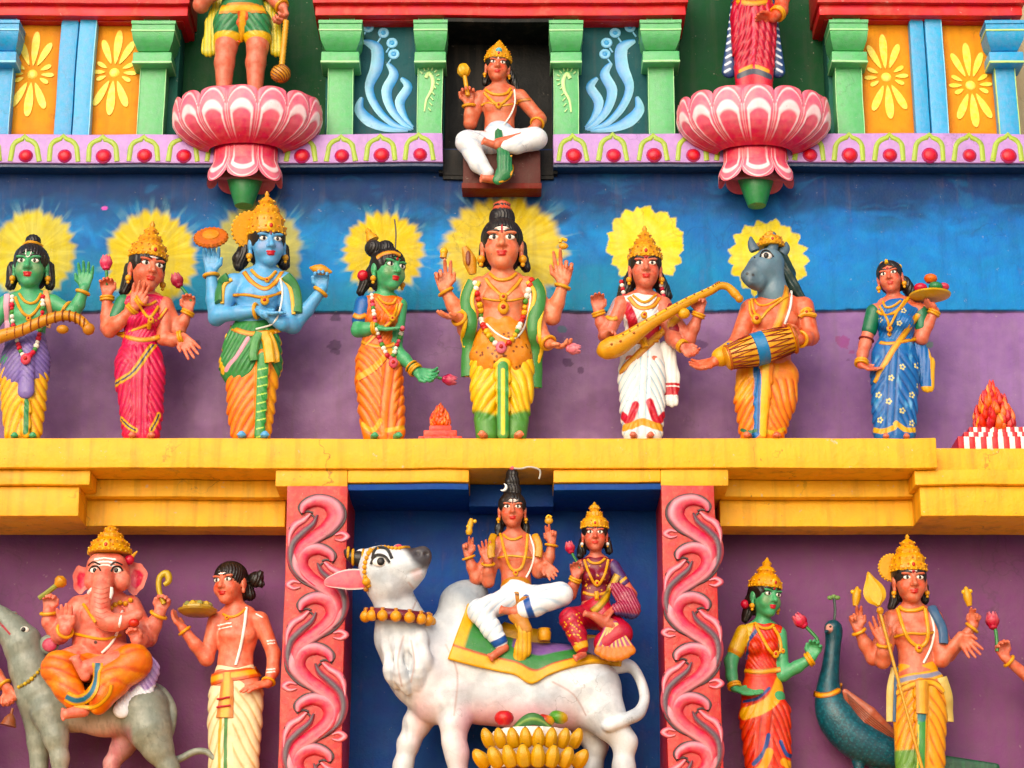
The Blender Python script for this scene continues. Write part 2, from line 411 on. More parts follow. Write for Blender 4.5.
        E((0, .26, -.41), (.12*X, .1, .085), .12)
        for e in (-1, 1):
            E((e*.17*X, .25, -.15), (.12, .11, .13), .09)
            E((e*.145*X, .40, .07), (.10, .06, .05), .04, None, True)     # eye sockets
            E((e*.15*X, .335, .145), (.13, .07, .035), .05)               # brow ridge
            E((e*.145*X, .325, .05), (.092, .055, .05), .015)             # eyeball under its lid
            if ears:
                E((e*.36*X, -.03, -.03), (.05, .1, .15), .03); E((e*.36*X, .0, -.2), (.045, .05, .07), .03)
        sd.cap(s.hp(0, .37, .08), s.hp(0, .47, -.10), .036*Hm, .058*Hm, Hm*.05)
        for e in (-1, 1): E((e*.055, .405, -.115), (.045, .05, .035), .03)
        E((0, .395, -.175), (.03, .03, .03), .03)
        E((0, .365, -.232), (.1*X, .055, .025), .018, lips); E((0, .36, -.28), (.08*X, .058, .032), .018, lips)
        return s
    def hp(s, x, y, z): return s.hc+Vector(s.hM@np.array((x, y, z)))*s.hH
    def face(s, brow='#1d1512', mark=None, sclera='#efe6da', moustache=False, big=1.):
        """painted eyes, lids, brows and forehead marks, each seated on the head"""
        H = s.hH; X = s.wide; mats = M_STATUE; RM = Matrix([list(r) for r in s.hM])
        for e in (-1, 1):
            mb = MB(); c = s.hp(e*.145*X, .352, .05); mb.ball(c, (.088*H*big, .035*H, .05*H*big), sclera, RM)
            mb.ball(s.hp(e*.143*X, .376, .052), (.037*H*big, .02*H, .04*H*big), '#120d0b', RM, 10, 6)
            lid = spline([s.hp(e*(.145+q)*X, .372-abs(q)*.35, .05+hh) for q, hh in ((-.095, -.002), (-.05, .044*big), (0, .056*big), (.05, .042*big), (.11, -.012))], 4)
            mb.tube(lid, .0125*H, brow, 6)
            mb.build('eye', mats, s.root)
            b = MB(); br = spline([s.hp(e*x*X, y, z) for x, y, z in ((.045, .405, .158), (.12, .396, .182), (.2, .36, .168), (.27, .29, .105))], 4)
            b.tube(br, [.013*H+.009*H*math.sin(PI*i/(len(br)-1)) for i in range(len(br))], brow, 6, flat=.6); b.build('eyebrow', mats, s.root)
        if mark:
            for kind, col in mark:
                b = MB()
                if kind == 'dot': b.ball(s.hp(0, .385, .19), (.036*H, .02*H, .04*H), col, RM, 10, 6)
                elif kind == 'line': b.tube([s.hp(0, .40, .13), s.hp(0, .385, .21), s.hp(0, .35, .30)], .017*H, col, 6)
                elif kind == 'u':
                    b.tube(spline([s.hp(-.06, .34, .31), s.hp(-.05, .39, .17), s.hp(0, .41, .12), s.hp(.05, .39, .17), s.hp(.06, .34, .31)], 4), .012*H, col, 6)
                elif kind == 'ash':
                    for zz in (.2, .245, .29):
                        b.tube(spline([s.hp(x*X, math.sqrt(max(0, 1-((zz-.13)/.37)**2-(x/.365)**2))*.42-.045, zz) for x in (-.24, -.12, 0, .12, .24)], 3), .017*H, col, 6, flat=.5)
                b.build('forehead_mark', mats, s.root)
    # ---- parts
    def grow_part(s, name, sd, pal=None, base=None, mat=None, folds=None, parent=None):
        V, Q, cc, pl = sd.mesh(); C = np.tile(np.array(lin(base)), (len(V), 1))
        if cc is not None:
            for k, i in pl.items():
                if k is not None: C[cc == i] = lin(k)
        p = Part(name, V, Q, C, mat or M_STATUE, parent); s.parts.append(p); s.tree = None
        return p
    def make_body(s, skin, name='body', blush=True):
        p = s.grow_part(name, s.body, base=skin)
        # airbrushed blush in the paint: warmer cheeks, elbows and knuckles
        
        if lin(skin)[0] > .4 and lin(skin)[2] < .3: p.C = p.C*.84+np.array(lin('#f0a488'))*.16
        n = vnoise(p.V[:, 0]*9+3, p.V[:, 2]*9+p.V[:, 1]*7, 5, 3); p.C *= (1+.16*(n-.5))[:, None]
        if blush and hasattr(s, 'hc'):
            for e in (-1, 1):
                d = np.sqrt(((p.V-np.array(s.hp(e*.19, .36, -.1)))**2).sum(1)); k = (1-sstep(.04*s.hH, .17*s.hH, d))*(.3 if lin(skin)[0] > .25 else .14)
                p.C = p.C*(1-k[:, None])+np.array(lin('#d8402f'))*k[:, None]
        return p
    def folds(s, sd, terms):
        """terms: (lam, amp, slope, uc, curve, v0, v1, u0, u1) in drawing units -> relief of draped folds"""
        def disp(x, y, z):
            return s.fold_h(terms, x, z)
        sd.disp = disp; sd.terms = terms
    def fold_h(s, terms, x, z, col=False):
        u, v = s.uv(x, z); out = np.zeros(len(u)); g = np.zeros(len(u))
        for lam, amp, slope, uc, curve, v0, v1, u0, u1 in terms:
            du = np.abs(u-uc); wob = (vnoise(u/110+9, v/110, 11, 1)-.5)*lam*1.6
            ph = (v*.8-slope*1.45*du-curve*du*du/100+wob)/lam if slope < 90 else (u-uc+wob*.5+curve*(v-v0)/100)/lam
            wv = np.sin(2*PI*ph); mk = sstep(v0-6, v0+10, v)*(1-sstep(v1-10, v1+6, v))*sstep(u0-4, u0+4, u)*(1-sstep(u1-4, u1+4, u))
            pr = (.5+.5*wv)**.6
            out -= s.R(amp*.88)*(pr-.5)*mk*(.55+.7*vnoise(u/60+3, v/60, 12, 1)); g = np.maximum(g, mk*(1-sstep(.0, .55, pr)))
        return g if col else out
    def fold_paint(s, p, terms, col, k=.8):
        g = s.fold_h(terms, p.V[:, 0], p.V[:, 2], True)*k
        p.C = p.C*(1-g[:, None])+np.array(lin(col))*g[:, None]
    def bvh(s):
        if s.tree is None:
            vs = []; qs = []; n = 0
            for p in s.parts: vs.append(p.V); qs.append(np.asarray(p.Q)+n); n += len(p.V)
            s.tree = BVHTree.FromPolygons(np.concatenate(vs).tolist(), np.concatenate(qs).tolist())
        return s.tree
    def on(s, u, v, lift=0, w=None):
        """the place on the statue's surface under this point of the drawing, raised by lift"""
        ox, oy, k = s.z; d = ray(ox+u/k, oy+v/k).normalized()
        hit = s.bvh().ray_cast(CAM, d)
        if hit[0] is None:
            q = s.P(u, v, w or 0); nr = s.bvh().find_nearest(q)
            if nr[0] is None or nr[3] > s.R(40): return q
            return nr[0]+(nr[1]*s.R(lift) if nr[1].dot(q-nr[0]) > 0 else nr[1]*-s.R(lift))
        return hit[0]+hit[1]*s.R(lift)*(1 if hit[1].dot(d) < 0 else -1)
    def line(s, pts, lift=0, per=5, closed=False):
        q = spline([(a[0], a[1], 0) for a in pts], per, closed)
        return [s.on(a.x, a.y, lift) for a in q]
    def stroke(s, p, pts, width, col, soft=.4, lift=0, per=4):
        L = s.line(pts, lift, per); d, t = seg_dist(p.V, L); w = s.R(width)/2
        k = 1-sstep(w*(1-soft), w*(1+soft*.4), d); p.C = p.C*(1-k[:, None])+np.array(lin(col))*k[:, None]
    def spots(s, p, pts, r, col):
        for u, v in pts:
            q = np.array(s.on(u, v)); d = np.sqrt(((p.V-q)**2).sum(1)); k = 1-sstep(s.R(r)*.7, s.R(r)*1.1, d)
            p.C = p.C*(1-k[:, None])+np.array(lin(col))*k[:, None]
    def blob(s, p, c, r, col, k=1., soft=.5):
        q = np.array(s.P(*c)); d = np.sqrt(((p.V-q)**2).sum(1)); w = (1-sstep(s.R(r)*(1-soft), s.R(r)*(1+soft*.3), d))*k
        p.C = p.C*(1-w[:, None])+np.array(lin(col))*w[:, None]
    def tint(s, p, fn, col):
        """fn(u, v, V) -> weight, in the statue's own front plane"""
        u, v = s.uv(p.V[:, 0], p.V[:, 2]); k = np.clip(fn(u, v, p.V), 0, 1)
        p.C = p.C*(1-k[:, None])+np.array(lin(col))*k[:, None]
    def smooth_line(s, L, n=2):
        for _ in range(n):
            L = [L[0]]+[(L[i-1]+L[i]*2+L[i+1])/4 for i in range(1, len(L)-1)]+[L[-1]]
        return L
    def cord(s, name, pts, r, col='#dc9a1e', lift=None, closed=False, mat=None, flat=1., per=6, beads=0, bead_cols=None, n=8, pend=None, parent=None):
        """a chain, thread or sash laid on the surface"""
        L = s.smooth_line(s.line(pts, r*.5 if lift is None else lift, per, closed)); mb = MB()
        if beads:
            tot = [0]
            for i in range(1, len(L)): tot.append(tot[-1]+(L[i]-L[i-1]).length)
            nb = max(2, int(tot[-1]/(s.R(r)*beads)))
            for j in range(nb+1):
                x = tot[-1]*j/nb; i = max(k for k in range(len(L)) if tot[k] <= x+1e-9); i = min(i, len(L)-2)
                q = L[i].lerp(L[i+1], (x-tot[i])/max(tot[i+1]-tot[i], 1e-9))
                cl = bead_cols[j % len(bead_cols)] if bead_cols else col
                mb.ball(q, s.R(r)*(1 if not bead_cols else random.uniform(.85, 1.15)), cl, None, 8, 6)
        else:
            mb.tube(L, s.R(r), col, n, closed, flat)
        if pend:
            for (u, v, rr, cl) in pend:
                q = s.on(u, v, rr*.4); mb.ball(q, (s.R(rr), s.R(rr)*.6, s.R(rr)*1.15), cl, None, 12, 8)
                mb.ball(q+Vector((0, -s.R(rr)*.45, 0)), s.R(rr)*.45, '#b8281e' if cl != '#b8281e' else '#e0a020', None, 8, 6)
        o = mb.build(name, mat or (M_STATUE if (bead_cols or not mat) else mat), s.root); return o
    def band(s, name, pts, width, col, edge=None, thick=2.2, lift=.6, per=6, parts=None, wtab=None):
        """a flat strip of cloth or metal lying on the surface, with its own thickness"""
        L = s.smooth_line(s.line(pts, lift, per)); m = len(L); V = []; F = []; Cc = []
        ns = []
        for p in L:
            nr = s.bvh().find_nearest(p); n_ = nr[1] if nr[1] is not None else Vector((0, -1, 0))
            if n_.dot(CAM-p) < 0: n_ = -n_
            ns.append(n_)
        K = 6
        for i in range(m):
            t = (L[min(i+1, m-1)]-L[max(i-1, 0)]).normalized(); n_ = (ns[max(i-1, 0)]+ns[i]*2+ns[min(i+1, m-1)]).normalized()
            b = t.cross(n_).normalized(); w = s.R(width)*(1 if wtab is None else wtab[0]+(wtab[1]-wtab[0])*i/(m-1))
            for k in range(K+1):
                x = -1+2*k/K; V.append(L[i]+b*(x*w/2)+n_*(s.R(thick)*(1-x*x*.6))); Cc.append(lin(edge) if edge and abs(x) > .6 else lin(col))
            for k in (K, 0):
                x = -1+2*k/K; V.append(L[i]+b*(x*w/2)-n_*s.R(thick)*1.6); Cc.append(lin(edge or col))
        q = K+3
        for i in range(m-1):
            for k in range(q): F.append((i*q+k, (i+1)*q+k, (i+1)*q+(k+1) % q, i*q+(k+1) % q))
        F.append(tuple(range(q))); F.append(tuple((m-1)*q+k for k in range(q-1, -1, -1)))
        mb = MB(); mb.add(V, F, np.array(Cc)); return mb.build(name, M_STATUE, s.root)
    def ring(s, name, a, b, t, r, th=3.2, col='#dc9a1e', sy=1., mat=None, n=22, double=0):
        """a bangle round the limb from a to b"""
        A, B = s.P(*a[:3]), s.P(*b[:3]); c = A.lerp(B, t); ax = (B-A).normalized(); x = ax.orthogonal().normalized(); y = ax.cross(x); mb = MB()
        for e in ((0,) if not double else (-.9, .9)):
            cc = c+ax*(e*s.R(th)); mb.tube([cc+(x*math.cos(2*PI*k/n)+y*math.sin(2*PI*k/n))*s.R(r) for k in range(n)], s.R(th), col, 8, True)
        return mb.build(name, mat or M_STATUE, s.root)
    def hair(s, pts=(), col='#17120f', line=.16, back=True, grow=.035, name='hair', bun=None, top=True):
        sd = Sdf(s.h); H = s.hH; M = s.hM; X = s.wide
        E = lambda p, r, k=.04, cut=False: sd.ell(s.hp(*p), np.array(r)*H, M, H*k, None, cut)
        if top: E((0, -.05, .14), ((.355+grow)*X, .42+grow, .36+grow))
        E((0, -.25, -.1), (.36*X, .28, .38), .08)
        E((0, .42, line-.42), (.335*X, .5, .5), .03, True)
        for (a, ra) in (bun or ()):
            E(a, (ra, ra, ra), .03)
        for chain in pts:
            sd.chain([s.P(*q[:3]) for q in chain], [s.R(q[3]) for q in chain], s.R(5))
        rs = np.random.RandomState(3)
        sd.disp = lambda x, y, z: .0022*np.sin((x*1.3+y)*260+3*np.sin(z*40))
        p = s.grow_part(name, sd, base=col)
        n = vnoise(p.V[:, 0]*60, p.V[:, 2]*14, 4, 2); p.C *= (.7+.9*n)[:, None]
        return p
    def crown(s, prof, col='#dc9a1e', base=.16, tilt=0, gems=True, nfl=14, flare=None, halo=None, dark='#a8561a', wid=1., bk=-.04):
        """tiered crown; prof: (radius, height) in head heights above the forehead line"""
        H = s.hH; ax = Vector(s.hM[:, 2]); f = Vector(s.hM[:, 1])
        ax = (ax-f*math.tan(math.radians(tilt))).normalized(); c = s.hp(0, bk, base); mb = MB(); n = 36
        prof = [(r*wid, h) for r, h in prof]
        a = Vector(s.hM[:, 0]); b = ax.cross(a).normalized(); a = b.cross(ax).normalized(); V = []; F = []; Cc = []; m = len(prof)
        for i, (r, h) in enumerate(prof):
            for k in range(n):
                th = 2*PI*k/n; rr = r*(1+.035*math.cos(nfl*th))
                V.append(c+ax*(h*H)+(a*math.cos(th)+b*math.sin(th)*1.08)*(rr*H))
                g = lin(col); d = lin(dark); q = .5+.5*math.cos(nfl*th+i*PI); w = .3*q if i % 2 else .12*q
                Cc.append([g[j]*(1-w)+d[j]*w for j in range(3)])
        for i in range(m-1):
            for k in range(n): F.append((i*n+k, i*n+(k+1) % n, (i+1)*n+(k+1) % n, (i+1)*n+k))
        F.append(tuple(range(n-1, -1, -1))); F.append(tuple((m-1)*n+k for k in range(n)))
        mb.add(V, F, np.array(Cc))
        r0 = prof[0][0]; nb = 22
        for k in range(nb):
            th = 2*PI*k/nb; q = c+ax*(.03*H)+(a*math.cos(th)+b*math.sin(th)*1.08)*(r0*1.03*H); mb.ball(q, .03*H, '#e8b040', None, 7, 5)
        for i in range(2, m-2, 2):
            r, h = prof[i]
            if r < .12: continue
            nb = max(8, int(r*44))
            for k in range(nb):
                th = 2*PI*k/nb; q = c+ax*(h*H)+(a*math.cos(th)+b*math.sin(th)*1.08)*(r*1.03*H); mb.ball(q, .022*H, '#f0c050' if k % 2 else '#c8701c', None, 6, 4)
        # the raised front plaque with its stone
        q = c+f*(r0*1.08*H)+ax*(.12*H); mb.ball(q, (.1*H, .05*H, .12*H), '#e8ac30', Matrix([list(r) for r in s.hM])); 
        if gems: mb.ball(q+f*.045*H, (.04*H, .025*H, .05*H), '#c03028', Matrix([list(r) for r in s.hM]), 10, 6)
        if halo:
            # upright disc behind the crown
            hx, hr = halo; cc = s.hp(hx, -.22, .34); fl = []
            for k in range(40): fl.append((math.cos(2*PI*k/40), math.sin(2*PI*k/40)))
            V = [];F = []
            for yy, rr in ((.0, .82), (.05, 1.), (-.05, 1.)):
                for cx, cz in fl: V.append(cc+a*(cx*hr*rr*H)+ax*(cz*hr*rr*H)-f*(yy*H))
            F.append(tuple(range(40)));
            for k in range(40): F += [(k, 40+k, 40+(k+1) % 40, (k+1) % 40), (40+k, 80+k, 80+(k+1) % 40, 40+(k+1) % 40)]
            F.append(tuple(80+k for k in range(39, -1, -1)))
            mb.add(V, F, col)
            for k in range(26): 
                th = 2*PI*k/26; mb.ball(cc+a*(math.cos(th)*hr*H)+ax*(math.sin(th)*hr*H), .035*H, '#e8b040', None, 7, 5)
        return mb.build('crown', M_STATUE, s.root)
    def earrings(s, col='#dc9a1e', r=.07, drop=.0):
        for e in (-1, 1):
            mb = MB(); c = s.hp(e*.385*s.wide, .02, -.27-drop); mb.ball(c, r*s.hH, col, None, 10, 8); mb.ball(c-Vector((0, 0, 1))*r*1.3*s.hH, r*.55*s.hH, '#e8b040', None, 8, 6)
            mb.build('earring', M_STATUE, s.root)
    def flower(s, u, v, w, r, tip=None, col='#c02848', stem=None, name='flower', parent=True):
        """a closed lotus bud: overlapping pointed petals round a core"""
        mb = MB(); c = s.P(u, v, w); ax = (s.P(*tip)-c).normalized() if tip else Vector((0, 0, 1)); a = ax.orthogonal().normalized(); b = ax.cross(a); R = s.R(r)
        if stem: mb.tube(spline([c-ax*R*.5]+[s.P(*q) for q in stem], 4), R*.22, '#2e7a3c', 7)
        mb.lathe(c, [(R*.2, -R*1.0), (R*.5, -R*.8), (R*.62, -R*.2), (R*.45, R*.5), (R*.12, R*.95)], col, ax, 12)
        for ring, (k0, rr, hh) in enumerate(((6, .72, 1.1), (6, .86, .75))):
            for k in range(k0):
                th = 2*PI*(k+.5*ring)/k0; d = a*math.cos(th)+b*math.sin(th); t = ax.cross(d); V = []; F = []; cc = []
                for i in range(6):
                    x = i/5; wd = R*.5*math.sin(PI*min(.12+.88*x, .995))**.8; rad = R*rr*(math.sin(.25+2.1*x)); z = -R*.9+R*(1.+hh)*x
                    for j in range(5):
                        y = -1+j/2; V.append(c+ax*z+d*(rad-abs(y)*R*.12)+t*(y*wd)); g = lin(col); hl = lin('#f0a0a8'); q = .55*x**2*(1-abs(y)*.6)
                        cc.append([g[m]*(1-q)+hl[m]*q for m in range(3)])
                for i in range(5):
                    for j in range(4): F.append((i*5+j, i*5+j+1, i*5+j+6, i*5+j+5))
                mb.add(V, F, np.array(cc))
        return mb.build(name, M_STATUE, s.root if parent else None)
    def finish(s):
        for p in s.parts:
            o = link_mesh(p.name, p.V, p.Q, p.mat, s.root, np.clip(p.C, 0.002, 1)); s.objs[p.name] = o
KIRITA = [(.40, 0), (.43, .06), (.41, .14), (.37, .2), (.38, .3), (.33, .38), (.27, .42), (.28, .5), (.22, .56), (.15, .6), (.17, .66), (.1, .72), (.04, .76), (.05, .8), (.02, .86)]
KARANDA = [(.39, 0), (.42, .06), (.40, .12), (.36, .18), (.37, .25), (.32, .31), (.24, .36), (.26, .43), (.21, .49), (.13, .53), (.15, .6), (.11, .66), (.05, .7), (.06, .76), (.02, .84)]
# ------------------------------------------------------------------ the facade
Y_LEDGE = -.42
def zz(py, Y): return at(512, py, Y).z
def xx(px, py, Y): return at(px, py, Y).x
def pbox(mb, x0, x1, y0, y1, Yf, Yb, col, bev=.006, ref=None):
    r = ref if ref is not None else (y0+y1)/2
    mb.box(xx(x0, r, Yf), xx(x1, r, Yf), Yf, Yb, zz(y1, Yf), zz(y0, Yf), col, bev)
def top_thing(mb, name, label, cat, group=None, mat=None, kind=None):
    return tag(mb.build(name, mat), label, cat, group, kind)
# ---- ground far below the picture
gm = paint_mat('packed_earth', '#c4b8a6', rough=.9, vary=.2, bump=.5, scale=2, dirt=.2)
g = MB(); zg = CAM.z-1.6
g.add([(-400, -400, zg), (400, -400, zg), (400, 400, zg), (-400, 400, zg)], [(0, 1, 2, 3)], '#c4b8a6'); tag(g.build('ground', gm, smooth=False), kind='structure')
# ---- the painted wall behind the middle row
def painted_wall():
    x0, x1 = xx(-60, 440, 0), xx(1085, 440, 0); z1, z0 = zz(150, 0), zz(462, 0); h = .0062
    nx = int((x1-x0)/h); nz = int((z1-z0)/h)
    gx, gz = np.meshgrid(np.linspace(x0, x1, nx), np.linspace(z0, z1, nz), indexing='xy'); X = gx.ravel(); Z = gz.ravel()
    zs = zz(312, 0); edge = zs+.009*(vnoise(X*4, Z*0, 3, 4)-.5)*2
    up = Z > edge
    wx = (vnoise(X*3, Z*3, 91, 3)-.5)*.3; wz = (vnoise(X*3, Z*3, 92, 3)-.5)*.3; n1 = vnoise((X+wx)*2.2+3, (Z+wz)*3.6, 1, 6); n1 = np.clip((n1-.5)*1.5+.5, 0, 1); n2 = vnoise((X+wz)*6, (Z+wx)*16, 2, 5); n3 = vnoise(X*30, Z*30, 8, 3)
    top = zz(166, 0); tt = (Z-zs)/(top-zs)     # 0 at the join, 1 under the moulding
    def mixc(A, B, k): return A*(1-k[:, None])+B*k[:, None]
    c = lambda hx: np.array(lin(hx))[None, :]
    C = np.repeat(c('#12609f'), len(X), 0)
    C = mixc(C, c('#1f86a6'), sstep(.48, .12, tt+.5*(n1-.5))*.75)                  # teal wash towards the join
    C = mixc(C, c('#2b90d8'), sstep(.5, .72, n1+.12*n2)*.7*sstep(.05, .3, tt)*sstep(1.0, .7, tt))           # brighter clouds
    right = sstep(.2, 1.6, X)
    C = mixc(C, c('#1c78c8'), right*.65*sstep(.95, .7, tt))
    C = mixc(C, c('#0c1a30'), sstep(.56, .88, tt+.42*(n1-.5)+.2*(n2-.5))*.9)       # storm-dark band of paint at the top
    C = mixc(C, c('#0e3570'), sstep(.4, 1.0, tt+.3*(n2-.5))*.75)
    C = mixc(C, c('#2c7cae'), sstep(.62, .8, n2)*.25)
    P = np.repeat(c('#7f6089'), len(X), 0)
    m1 = vnoise(X*4+7, Z*5, 21, 5); m2 = vnoise(X*1.1+3, Z*2, 22, 3)
    P = mixc(P, c('#9a7ca5'), sstep(.45, .75, m1)*.7); P = mixc(P, c('#644771'), sstep(.5, .25, m1+.25*(m2-.5))*.6)
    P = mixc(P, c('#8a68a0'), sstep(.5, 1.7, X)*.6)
    def flake(fx, fy, r, s, colr):
        p = at(fx, fy, 0); d = np.hypot((X-p.x), (Z-p.z)*1.3)/(r*.005); d = d+1.1*(vnoise(X*38, Z*38, s, 3)-.5)*2*.7
        return sstep(1., .88, d), c(colr)
    for fx, fy, r, s, cl in ((334, 345, 7, 31, '#3c2748'), (335, 352, 5, 41, '#463054'), (567, 363, 6, 32, '#43294f'), (582, 370, 5, 33, '#43294f'), (842, 342, 9, 34, '#8d3f78'),
                             (852, 352, 4, 44, '#8d3f78'), (562, 330, 5, 35, '#2f6f73'), (700, 345, 9, 36, '#4c3358'), (196, 345, 6, 37, '#4a3154'), (335, 318, 6, 38, '#2c2038'), (930, 345, 5, 39, '#4a8058'), (848, 360, 3, 43, '#5a4068')):
        k, cc = flake(fx, fy, r*.85, s, cl); P = mixc(P, cc, k*.6)
    # halos, brushed straight onto the wall
    halos = ((33, 255, 44, 46, 0, '#c2b440', 1.), (151, 259, 47, 49, 0, '#c9b433', 1.), (259, 256, 44, 58, 0, '#b0aa48', .85), (384, 253, 41, 42, 0, '#d0b62e', 1.),
             (503, 252, 62, 58, 0, '#cdb53f', 1.), (645, 246, 40, 42, 1, '#e0d04c', 1.), (768, 259, 40, 41, 1, '#dccb48', 1.))
    for i, (hx, hy, rx, ry, crisp, cl, op) in enumerate(halos):
        p = at(hx, hy, 0); s = pxm(p); dx = (X-p.x)/(rx*s); dz = (Z-p.z)/(ry*s*1.04); d = np.hypot(dx, dz); th = np.arctan2(dz, dx)
        nt = 17 if crisp else 24; tooth = np.abs(((th/(2*PI)*nt+.5*vnoise(th*3+9, d*0, 50+i, 2)) % 1)-.5)*2
        ed = .93+(.11 if crisp else .10)*(tooth-.5)+.16*(vnoise(th*7+20, d*0+i, 60+i, 3)-.5)
        br = vnoise(th*15, d*1.6, 70+i, 3)
        soft = .03 if crisp else .12
        k = 1-sstep(ed-soft*.5, ed+soft*(.6+.9*br), d)
        col = mixc(np.repeat(c(cl), len(X), 0), c('#e0d26a'), sstep(.4, .85, br)*.45); col = mixc(col, c('#b59a2c'), sstep(.55, .2, br)*.35*sstep(.4, 1, d))
        k = k*op*(.9+.1*br); C = mixc(C, col, k*up)
        if not crisp: C = mixc(C, c('#7fb0b8'), sstep(.5, .8, br)*.35*(sstep(.9, 1.0, d)-sstep(1.05, 1.4, d))*up)
    p = at(105, 209, 0); C = mixc(C, c('#d264b0'), sstep(1.2, .8, np.hypot(X-p.x, (Z-p.z)*1.5)/.016))
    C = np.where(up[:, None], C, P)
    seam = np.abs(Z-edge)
    C = mixc(C, c('#231f3a'), sstep(.014, .003, seam+.01*(n3-.4))*.8)              # shade line of the overhanging blue edge, put into the colour along the join
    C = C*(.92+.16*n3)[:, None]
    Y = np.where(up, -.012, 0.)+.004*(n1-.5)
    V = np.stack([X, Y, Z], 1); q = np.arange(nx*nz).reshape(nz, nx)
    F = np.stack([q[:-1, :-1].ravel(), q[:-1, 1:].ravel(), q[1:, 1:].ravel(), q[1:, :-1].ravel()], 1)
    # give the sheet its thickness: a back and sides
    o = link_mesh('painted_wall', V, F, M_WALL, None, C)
    b = MB(); b.box(x0, x1, .012, .3, z0, z1, '#7f6089'); b.build('wall_core', M_WALL, o)
    tag(o, 'middle wall painted cloudy blue with yellow halos above a flaking purple lower half', 'wall')
painted_wall()
# ---- lower walls
lw = lambda seed: None
def flat_wall(name, label, x0, x1, y0, y1, Y, base, cols, seed, thick=.3, step=.012, sc_=(3, 4)):
    X0, X1 = xx(x0, (y0+y1)/2, Y), xx(x1, (y0+y1)/2, Y); Z1, Z0 = zz(y0, Y), zz(y1, Y)
    nx = max(2, int((X1-X0)/step)); nz = max(2, int((Z1-Z0)/step)); gx, gz = np.meshgrid(np.linspace(X0, X1, nx), np.linspace(Z0, Z1, nz)); X = gx.ravel(); Z = gz.ravel()
    n = vnoise(X*sc_[0]+seed, Z*sc_[1], seed, 5); n2 = vnoise(X*16, Z*16, seed+1, 3)
    C = np.tile(np.array(lin(base)), (len(X), 1))
    for cl, a, b, k in cols:
        w = sstep(a, b, n)*k; C = C*(1-w[:, None])+np.array(lin(cl))*w[:, None]
    C *= (.93+.14*n2)[:, None]
    V = np.stack([X, Y+.004*(n-.5), Z], 1); q = np.arange(nx*nz).reshape(nz, nx)
    F = np.stack([q[:-1, :-1].ravel(), q[:-1, 1:].ravel(), q[1:, 1:].ravel(), q[1:, :-1].ravel()], 1)
    mb = MB(); mb.add(V, F.tolist(), C); mb.box(X0, X1, Y+.01, Y+thick, Z0, Z1, base)
    return tag(mb.build(name, M_WALL), label, 'wall')
flat_wall('purple_wall', 'plain purple wall behind the elephant headed rider, left of the carved red posts', -60, 306, 490, 900, .13, '#774a74', (('#7e5078', .5, .75, .6), ('#62395c', .45, .2, .5)), 11)
flat_wall('purple_wall', 'plain purple wall behind the peacock, right of the carved red posts', 696, 1085, 490, 900, .13, '#774a74', (('#7c4e78', .5, .75, .6), ('#62395c', .45, .2, .5)), 12)
flat_wall('niche_wall', 'dark navy blue wall at the back of the bull niche', 330, 680, 466, 900, .03, '#15438c', (('#1c52a0', .52, .8, .4), ('#10346e', .45, .2, .4)), 13)
# ---- yellow ledge
def grimy(mb, o_name, label, cat): pass
YEL, YEL2 = '#f0ac18', '#f0aa1a'
t = empty('yellow_ledge', at(512, 468, Y_LEDGE), 'long stepped yellow ledge carrying the middle row of statues', 'ledge')
YM = paint_mat('yellow_paint', None, .5, .05, .3, 7, .45, .14, age=1., drip=.34, crack=1.8, sat_=1.06)
m = MB(); pbox(m, -60, 938, 438, 468, Y_LEDGE, .0, YEL, .008, 452); m.build('ledge_slab', YM, t)
zt = zz(438, Y_LEDGE); zb = zz(468, Y_LEDGE)
m = MB(); m.box(xx(938, 452, Y_LEDGE), xx(1085, 452, -.24), -.25, .0, zb, zt-.004, YEL); m.build('ledge_end', YM, t)
# lower tiers: under the slab, recessed bays and forward blocks
def tier(x0, x1, ztop, zbot, Yf, col, name='fascia', x0r=None, x1r=None):
    m = MB(); r = 500; m.box(xx(x0, r, Yf), xx(x1, r, Yf), Yf, .02, zbot, ztop, col, .007); m.build(name, YM, t)
zA = zb-.0015; zB = zz(485, -.385); zC = zz(516, -.36)
tier(-60, 89, zA, zB, -.385, '#f0ac18'); tier(-60, 79, zB-.001, zC, -.355, YEL2)
tier(917, 1085, zA, zB, -.385, '#f0ac18'); tier(921, 1085, zB-.001, zC, -.355, YEL2)
zM = zz(497, -.21)
tier(79, 283, zA, zM, -.212, '#f3b626'); tier(79, 286, zM-.001, zC+.002, -.152, '#f3b424')
tier(722, 921, zA, zM, -.212, '#f3b626'); tier(720, 921, zM-.001, zC+.002, -.152, '#f3b424')
zL = zz(486, -.40); zL2 = zz(482, -.40)
tier(275, 347.5, zA, zL, -.40, YEL2, 'lintel'); tier(661.5, 730, zA, zL, -.40, YEL2, 'lintel')
tier(347.5, 468, zA, zL2, -.40, YEL2, 'lintel'); tier(553, 661.5, zA, zL2, -.40, YEL2, 'lintel')
# navy key block in the gap of the lintel and the navy soffit of the niche
m = MB(); m.box(xx(468, 475, -.2), xx(553, 475, -.2), -.14, .02, zL2-.05, zA-.002, '#15438c', .004)
zs = zL2-.004
m.box(xx(344, 490, -.33), xx(468, 490, -.33)-.001, -.385, .02, zs-.03, zs, '#15438c', .003); m.box(xx(553, 490, -.33)+.001, xx(666, 490, -.33), -.385, .02, zs-.03, zs, '#15438c', .003)
top_thing(m, 'niche_soffit', 'navy blue soffit with a square key block over the bull niche', 'soffit', mat=M_WALL)
